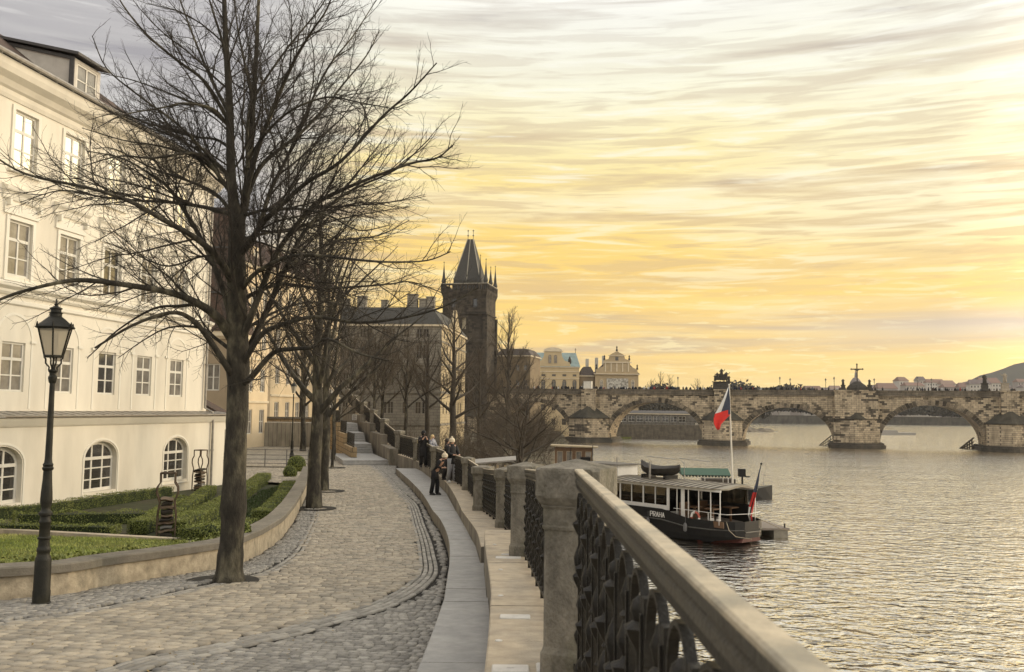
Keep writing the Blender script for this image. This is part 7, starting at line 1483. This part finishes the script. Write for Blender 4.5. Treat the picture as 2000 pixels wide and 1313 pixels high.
mb.tube([(-8.0, -.85, 3.1), (-8.0, -.85, 4.3)], .07, 8); mb.build('davit', zinc, LBt)
LR = MB()
for k in range(16):
    a0, a1 = 2*pi*k/16, 2*pi*(k+1)/16; LR.cur = (k//4) % 2; LR.tube([(-2.55+.30*cos(a0), -2.05, 1.42+.30*sin(a0)), (-2.55+.30*cos(a1), -2.05, 1.42+.30*sin(a1))], .07, 6)
lr = LR.build('life_ring', [mat('ring_red', (.35, .09, .06), .6, .1, 4), whitep], None); lr.location = (14.25, 54.9, 0); lr.rotation_euler = (0, 0, bth2); tag(lr, 'red and white life ring hung on the stern rail of the tour boat', 'life ring')
mb = MB(); mb.tube([(-4.3, -1.98, 1.80), (-.6, -1.6, 1.72), (-.15, 0, 1.72), (-.6, 1.6, 1.72)], .018, 5)
for x in (-3.5, -1.7, -.9): mb.tube([(x, -1.9, 1.1), (x, -1.9, 1.76)], .02, 5)
mb.build('stern_rail', whitep, BO)
for k, xx in enumerate((-2.0, -1.5)):
    o_ = MB(); o_.bbox(-.12, .12, -.12, .12, 0, .42, .04); o_.tube([(-.09, 0, .40), (-.09, 0, .52), (.09, 0, .52), (.09, 0, .40)], .012, 5); o_ = o_.build('deck_canister', [whitep, plm][k], None); o_.location = tuple(Matrix.Translation((14.25, 54.9, .95)) @ Matrix.Rotation(bth2, 4, 'Z') @ Vector((xx, -1.2, 0))); tag(o_, ['white canister on the stern deck, left of two', 'pale canister on the stern deck, right of two'][k], 'canister')
# national ensign on the stern staff
fw_, fr_, fb_ = mat('flag_white', (.62, .60, .56), .8, .05, 6), mat('flag_red', (.50, .035, .028), .8, .08, 6), mat('flag_blue', (.055, .062, .085), .8, .08, 6)
EF = thing('stern_flag', 'furled red, white and dark flag hanging from a slanted black staff at the boat stern', 'flag', (14.9, 55.6, 0))
s0, s1 = atY(1462, 1018, 55.6)-np.array([14.9, 55.6, 0]), atY(1487, 906, 55.6)-np.array([14.9, 55.6, 0]); mb = MB(); mb.tube([s0, s1], [.035, .025], 6); mb.sphere(tuple(s1), .07, 8, 6); mb.build('staff', iron, EF)
mb = MB(); rows = []; fp = [((1484, 918), (1486, 916)), ((1478, 940), (1485, 940)), ((1472, 962), (1481, 962)), ((1468, 975), (1478, 976)), ((1463, 990), (1476, 992)), ((1461, 1006), (1473, 1008)), ((1464, 1018), (1475, 1022))]
for k, (a, b) in enumerate(fp):
    b = (a[0]+(b[0]-a[0])*.62, b[1]); A_, B_ = atY(*a, 55.55)-np.array([14.9, 55.6, 0]), atY(*b, 55.55)-np.array([14.9, 55.6, 0]); rows.append([A_+(B_-A_)*t+np.array([0, .10*sin(t*9+k*.7)+.05, .0]) for t in np.linspace(0, 1, 9)])
i0 = mb.av([q for r in rows for q in r])
for k in range(len(rows)-1):
    for j in range(8): mb.cur = (2 if k < 2 else (1 if k < 4 else (0 if j < 6 else 1))) if not (k == 5 and j > 4) else 1; a = i0+k*9+j; mb.af((a, a+1, a+10, a+9))
o = mb.build('cloth', [fw_, fr_, fb_], EF, smooth='all'); sm = o.modifiers.new('t', 'SOLIDIFY'); sm.thickness = .01
# landing pontoon
PO = thing('landing_pontoon', 'low grey pontoon with pale floats at the stern of the tour boat', 'pontoon', (14.0, 57.2, 0), .12); mb = MB(); mb.box(-.2, 3.3, 0, 3.6, .48, .60); mb.build('deck', deckm, PO)
mb = MB(); mb.box(-.1, .9, .05, 3.5, -.1, .478); mb.box(2.3, 3.2, .05, 3.5, -.1, .478); mb.build('float', mat('float_grey', (.20, .18, .14), .8, .2, 4), PO); mb = MB(); mb.tube([(3.1, .3, .6), (3.1, .3, .85)], .05, 6); mb.build('bollard', iron, PO)
# big national flag on a pole on the outer barge
FP = thing('flagpole', 'tall white flagpole with a drooping white, red and blue flag rising behind the tour boat', 'flagpole', tuple(atY(1431, 948, 80.0))); fo = np.array(FP.location)
top = atY(1424, 752, 80.0)-fo; mb = MB(); mb.tube([(0, 0, 0), tuple(top)], [.085, .06], 10); mb.sphere(tuple(top), .09, 8, 6); mb.build('pole', mat('pole_white', (.62, .57, .47), .5, .06, 4), FP)
lv = [((1422, 757), (1424, 757)), ((1413, 778), (1425, 772)), ((1404, 795), (1426, 785)), ((1396, 808), (1426, 800)), ((1393, 818), (1426, 809)), ((1394, 828), (1418, 818)), ((1398, 836), (1408, 829)), ((1402, 841), (1406, 838))]
rows = []
for k, (a, b) in enumerate(lv):
    A_, B_ = atY(*a, 79.8)-fo, atY(*b, 79.8)-fo; rows.append([A_+(B_-A_)*t+np.array([0, -.12*sin(t*6.5+k*.5)*min(1, k/3), 0]) for t in np.linspace(0, 1, 15)])
mb = MB(); i0 = mb.av([q for r in rows for q in r])
for k in range(len(rows)-1):
    for j in range(14):
        t = j/14
        if k < 4 and t > .40: mb.cur = 2 if not (k == 3 and t < .8) else 1
        elif k < 3: mb.cur = 0
        else: mb.cur = 1
        a = i0+k*15+j; mb.af((a, a+1, a+16, a+15))
o = mb.build('flag_cloth', [fw_, mat('flag_bright_red', (.62, .04, .03), .8, .08, 6), fb_], FP, smooth='all'); sm = o.modifiers.new('t', 'SOLIDIFY'); sm.thickness = .015
# green canopy boat and outer barge
GB = thing('green_canopy_boat', 'open boat with a scalloped green canopy moored behind the tour boat', 'boat', (14.0, 74.5, 0), -.08); mb = MB(); mb.loft([[(x, -w, z), (x, -w*.8, -.2), (x, w*.8, -.2), (x, w, z)] for x, w, z in ((-2.5, 1.2, .7), (0, 1.3, .6), (2.5, 1.3, .6), (3.8, .9, .7), (4.6, .08, .9))]); mb.build('hull', hullm, GB)
mb = MB(); mb.loft([[(x, -1.5, 2.75), (x, 0, 3.2), (x, 1.5, 2.75), (x, 1.45, 2.70), (x, -1.45, 2.70)] for x in (-.4, 3.4)]); 
cp = mb.build('canopy', mat('green_canvas', (.05, .095, .065), .8, .12, 4), GB); mb = MB()
for k in range(15): x = -.4+k*.25; mb.poly([(x, -1.51, 2.74), (x+.24, -1.51, 2.74), (x+.20, -1.52, 2.62), (x+.12, -1.53, 2.57), (x+.04, -1.52, 2.62)])
mb.build('canopy_fringe', mat('dark_fringe', (.02, .03, .02), .8, .1, 4), cp); mb = MB()
for x in (-.2, 1.4, 3.2):
    for y in (-1.35, 1.35): mb.tube([(x, y, .6), (x, y, 2.72)], .03, 5)
mb.build('canopy_post', whitep, GB); mb = MB(); mb.box(.8, 3.6, -.9, .9, 1.35, 1.45); mb.build('table', deckm, GB)
OB = thing('outer_barge', 'dark low barge with a black chimney box and pointed bow behind the tour boat stern', 'boat', (19.6, 84.0, 0), -.05); mb = MB(); mb.loft([[(x, -w, z), (x, -w*.85, -.2), (x, w*.85, -.2), (x, w, z)] for x, w, z in ((-4, 1.4, .9), (-1, 1.6, .85), (2.0, 1.5, .9), (3.2, .7, 1.05), (4.0, .06, 1.2))]); mb.build('hull', hullm, OB)
mb = MB(); mb.box(-2.2, .6, -.8, .8, .9, 1.7); mb.build('deck_house', mat('barge_brown', (.05, .04, .03), .7, .3, 3), OB); mb = MB(); mb.tube([(1.35, 0, .9), (1.35, 0, 1.9)], .09, 8); mb.box(1.0, 1.6, -.3, .3, 1.9, 2.6); mb.box(1.6, 2.0, -.2, .2, 1.85, 1.95); mb.build('chimney', hullm, OB)
mb = MB(); mb.tube([(3.2, 0, 1.0), (3.3, 0, 2.2), (3.6, .1, 2.7), (3.4, 0, 3.0)], .02, 5); mb.build('hook_pole', zinc, OB)
# wooden cabin boat near the lower bank
CB = thing('wooden_cabin_boat', 'small brown wooden cabin boat with a pale flat roof just above the near pillar', 'boat', (4.1, 85, 0), -.08); mb = MB(); mb.loft([[(x, -w, z), (x, -w*.8, -.2), (x, w*.8, -.2), (x, w, z)] for x, w, z in ((-1.5, 1.1, 1.6), (1, 1.4, 1.5), (4, 1.3, 1.5), (5.5, .1, 1.8))]); mb.build('hull', hullm, CB)
mb = MB(); CH_ = [(.45+i*.85, 2.5, .55, 1.5) for i in range(4)]; facade(mb, 0, 3.4, 1.5, 4.35, CH_, y=-1.1, depth=.05); mb.quad((0, 1.1, 1.5), (0, -1.1, 1.5), (0, -1.1, 4.35), (0, 1.1, 4.35)); mb.quad((3.4, -1.1, 1.5), (3.4, 1.1, 1.5), (3.4, 1.1, 4.35), (3.4, -1.1, 4.35)); mb.build('cabin', woodv, CB)
for h in CH_: window(CB, h, cream_d, pane_grey, y=-1.08, cols=1, bars=(), fw=.05)
mb = MB(); mb.loft([[(-.4, -1.4, 4.42), (3.9, -1.4, 4.32), (3.9, 1.4, 4.32), (-.4, 1.4, 4.42)], [(-.4, -1.4, 4.54), (3.9, -1.4, 4.42), (3.9, 1.4, 4.42), (-.4, 1.4, 4.54)]]); mb.build('roof', mat('cabin_roof', (.30, .24, .15), .7, .15, 4), CB)
mb = MB(); mb.box(2.3, 3.2, -1.9, -1.2, 2.6, 3.5); mb.tube([(3.35, -1.5, 2.5), (3.4, -1.5, 4.6)], .03, 5); mb.tube([(1.3, -1.5, 2.5), (1.45, -1.5, 4.4)], .03, 5); mb.build('engine_cover', hullm, CB)
# pavilion with grey roof below the railing
PV = thing('riverside_pavilion', 'low wooden pavilion with a grey slanting roof just beyond the railing', 'pavilion', (-3.0, 68, 0), .0); mb = MB()
mb.loft([[(-.6, -1.2, 3.62), (3.4, -1.2, 4.0), (3.4, 1.8, 4.12), (-.6, 1.8, 3.75)], [(-.6, -1.2, 3.72), (3.4, -1.2, 4.10), (3.4, 1.8, 4.22), (-.6, 1.8, 3.85)]]); mb.build('roof', zinc, PV)
mb = MB(); mb.box(-.3, 2.6, -.6, 1.4, .5, 1.8); mb.build('wall', woodv, PV); mb = MB()
for x in np.arange(-.2, 2.7, .55): mb.box(x, x+.14, -.7, -.6, 1.8, 3.66)
mb.build('posts', cream, PV)
# lit garland shrub and white grass plume
GS = thing('garland_shrub', 'dark shrub strung with tiny pale lights beyond the railing', 'shrub', (.9, 62, 1.0)); mb = MB(); mb.sphere((0, 0, 1.6), 1.0, 14, 10, (1.25, .8, .85)); mb.build('inner_growth', leafd, GS); v = rng.normal(0, 1, (5000, 3)); v /= np.linalg.norm(v, axis=1)[:, None]; leaves_np(v*np.array([1.3, .85, .95])+np.array([0, 0, 1.6]), v, .06, mat('dark_leaf', (.03, .03, .018), .6, .3, 3, rnd=.4), 'leaves', GS)
mb = MB(); v = rng.normal(0, 1, (160, 3)); v /= np.linalg.norm(v, axis=1)[:, None]
for q in v*np.array([1.36, .9, 1.0])+np.array([0, 0, 1.6]): mb.sphere(tuple(q), .028, 5, 4)
mb.build('garland_bulbs', plm, GS)
PL = thing('white_plume', 'bundle of white drooping strips standing beyond the railing', 'ornament', (1.05, 56, 2.4)); mb = MB(); random.seed(3)
for k in range(22):
    a = random.uniform(0, 2*pi); r_ = random.uniform(.12, .42); h = random.uniform(.8, 1.6)*1.35; mb.tube([(0, 0, 0), (.3*r_*cos(a), .3*r_*sin(a), h*.8), (r_*.7*cos(a), r_*.7*sin(a), h), (r_*cos(a), r_*sin(a), h*.80), (r_*1.1*cos(a), r_*1.1*sin(a), h*.45)], .018, 4)
mb.build('strips', whitep, PL)
TA = thing('bank_tarp_boat', 'pale green tarpaulin covered skiff just left of the near pillar cap', 'boat', (2.3, 52, 0), .1); mb = MB(); mb.loft([[(x, -w, z), (x, -w*.8, -.1), (x, w*.8, -.1), (x, w, z)] for x, w, z in ((-1.6, .1, 1.9), (-1, .8, 1.8), (1.2, .9, 1.8), (2, .1, 2.0))]); mb.build('hull', hullm, TA)
mb = MB(); mb.loft([[(x, -w, 1.9), (x, 0, 4.12), (x, w, 1.9)] for x, w in ((-1.2, .8), (1.4, .9))]); mb.build('tarpaulin', mat('tarp_green', (.25, .32, .25), .6, .15, 3), TA)
# haze: thin even air over river and far bank
hz = MB(); hz.box(-2600, 2600, -70, 2250, -3, 175); ho = hz.build('haze', bpy.data.materials.new('haze'), None, kind='stuff'); hmt = ho.data.materials[0]; hmt.use_nodes = True; t = hmt.node_tree; t.nodes.clear(); oo = t.nodes.new('ShaderNodeOutputMaterial'); pv = t.nodes.new('ShaderNodeVolumePrincipled'); pv.inputs['Density'].default_value = HAZE; pv.inputs['Color'].default_value = (.96, .95, .95, 1); pv.inputs['Anisotropy'].default_value = .3; pv.inputs['Absorption Color'].default_value = (1, 1, 1, 1); t.links.new(pv.outputs[0], oo.inputs['Volume'])
ho['label'] = 'thin warm evening haze over the river'; ho['category'] = 'haze'
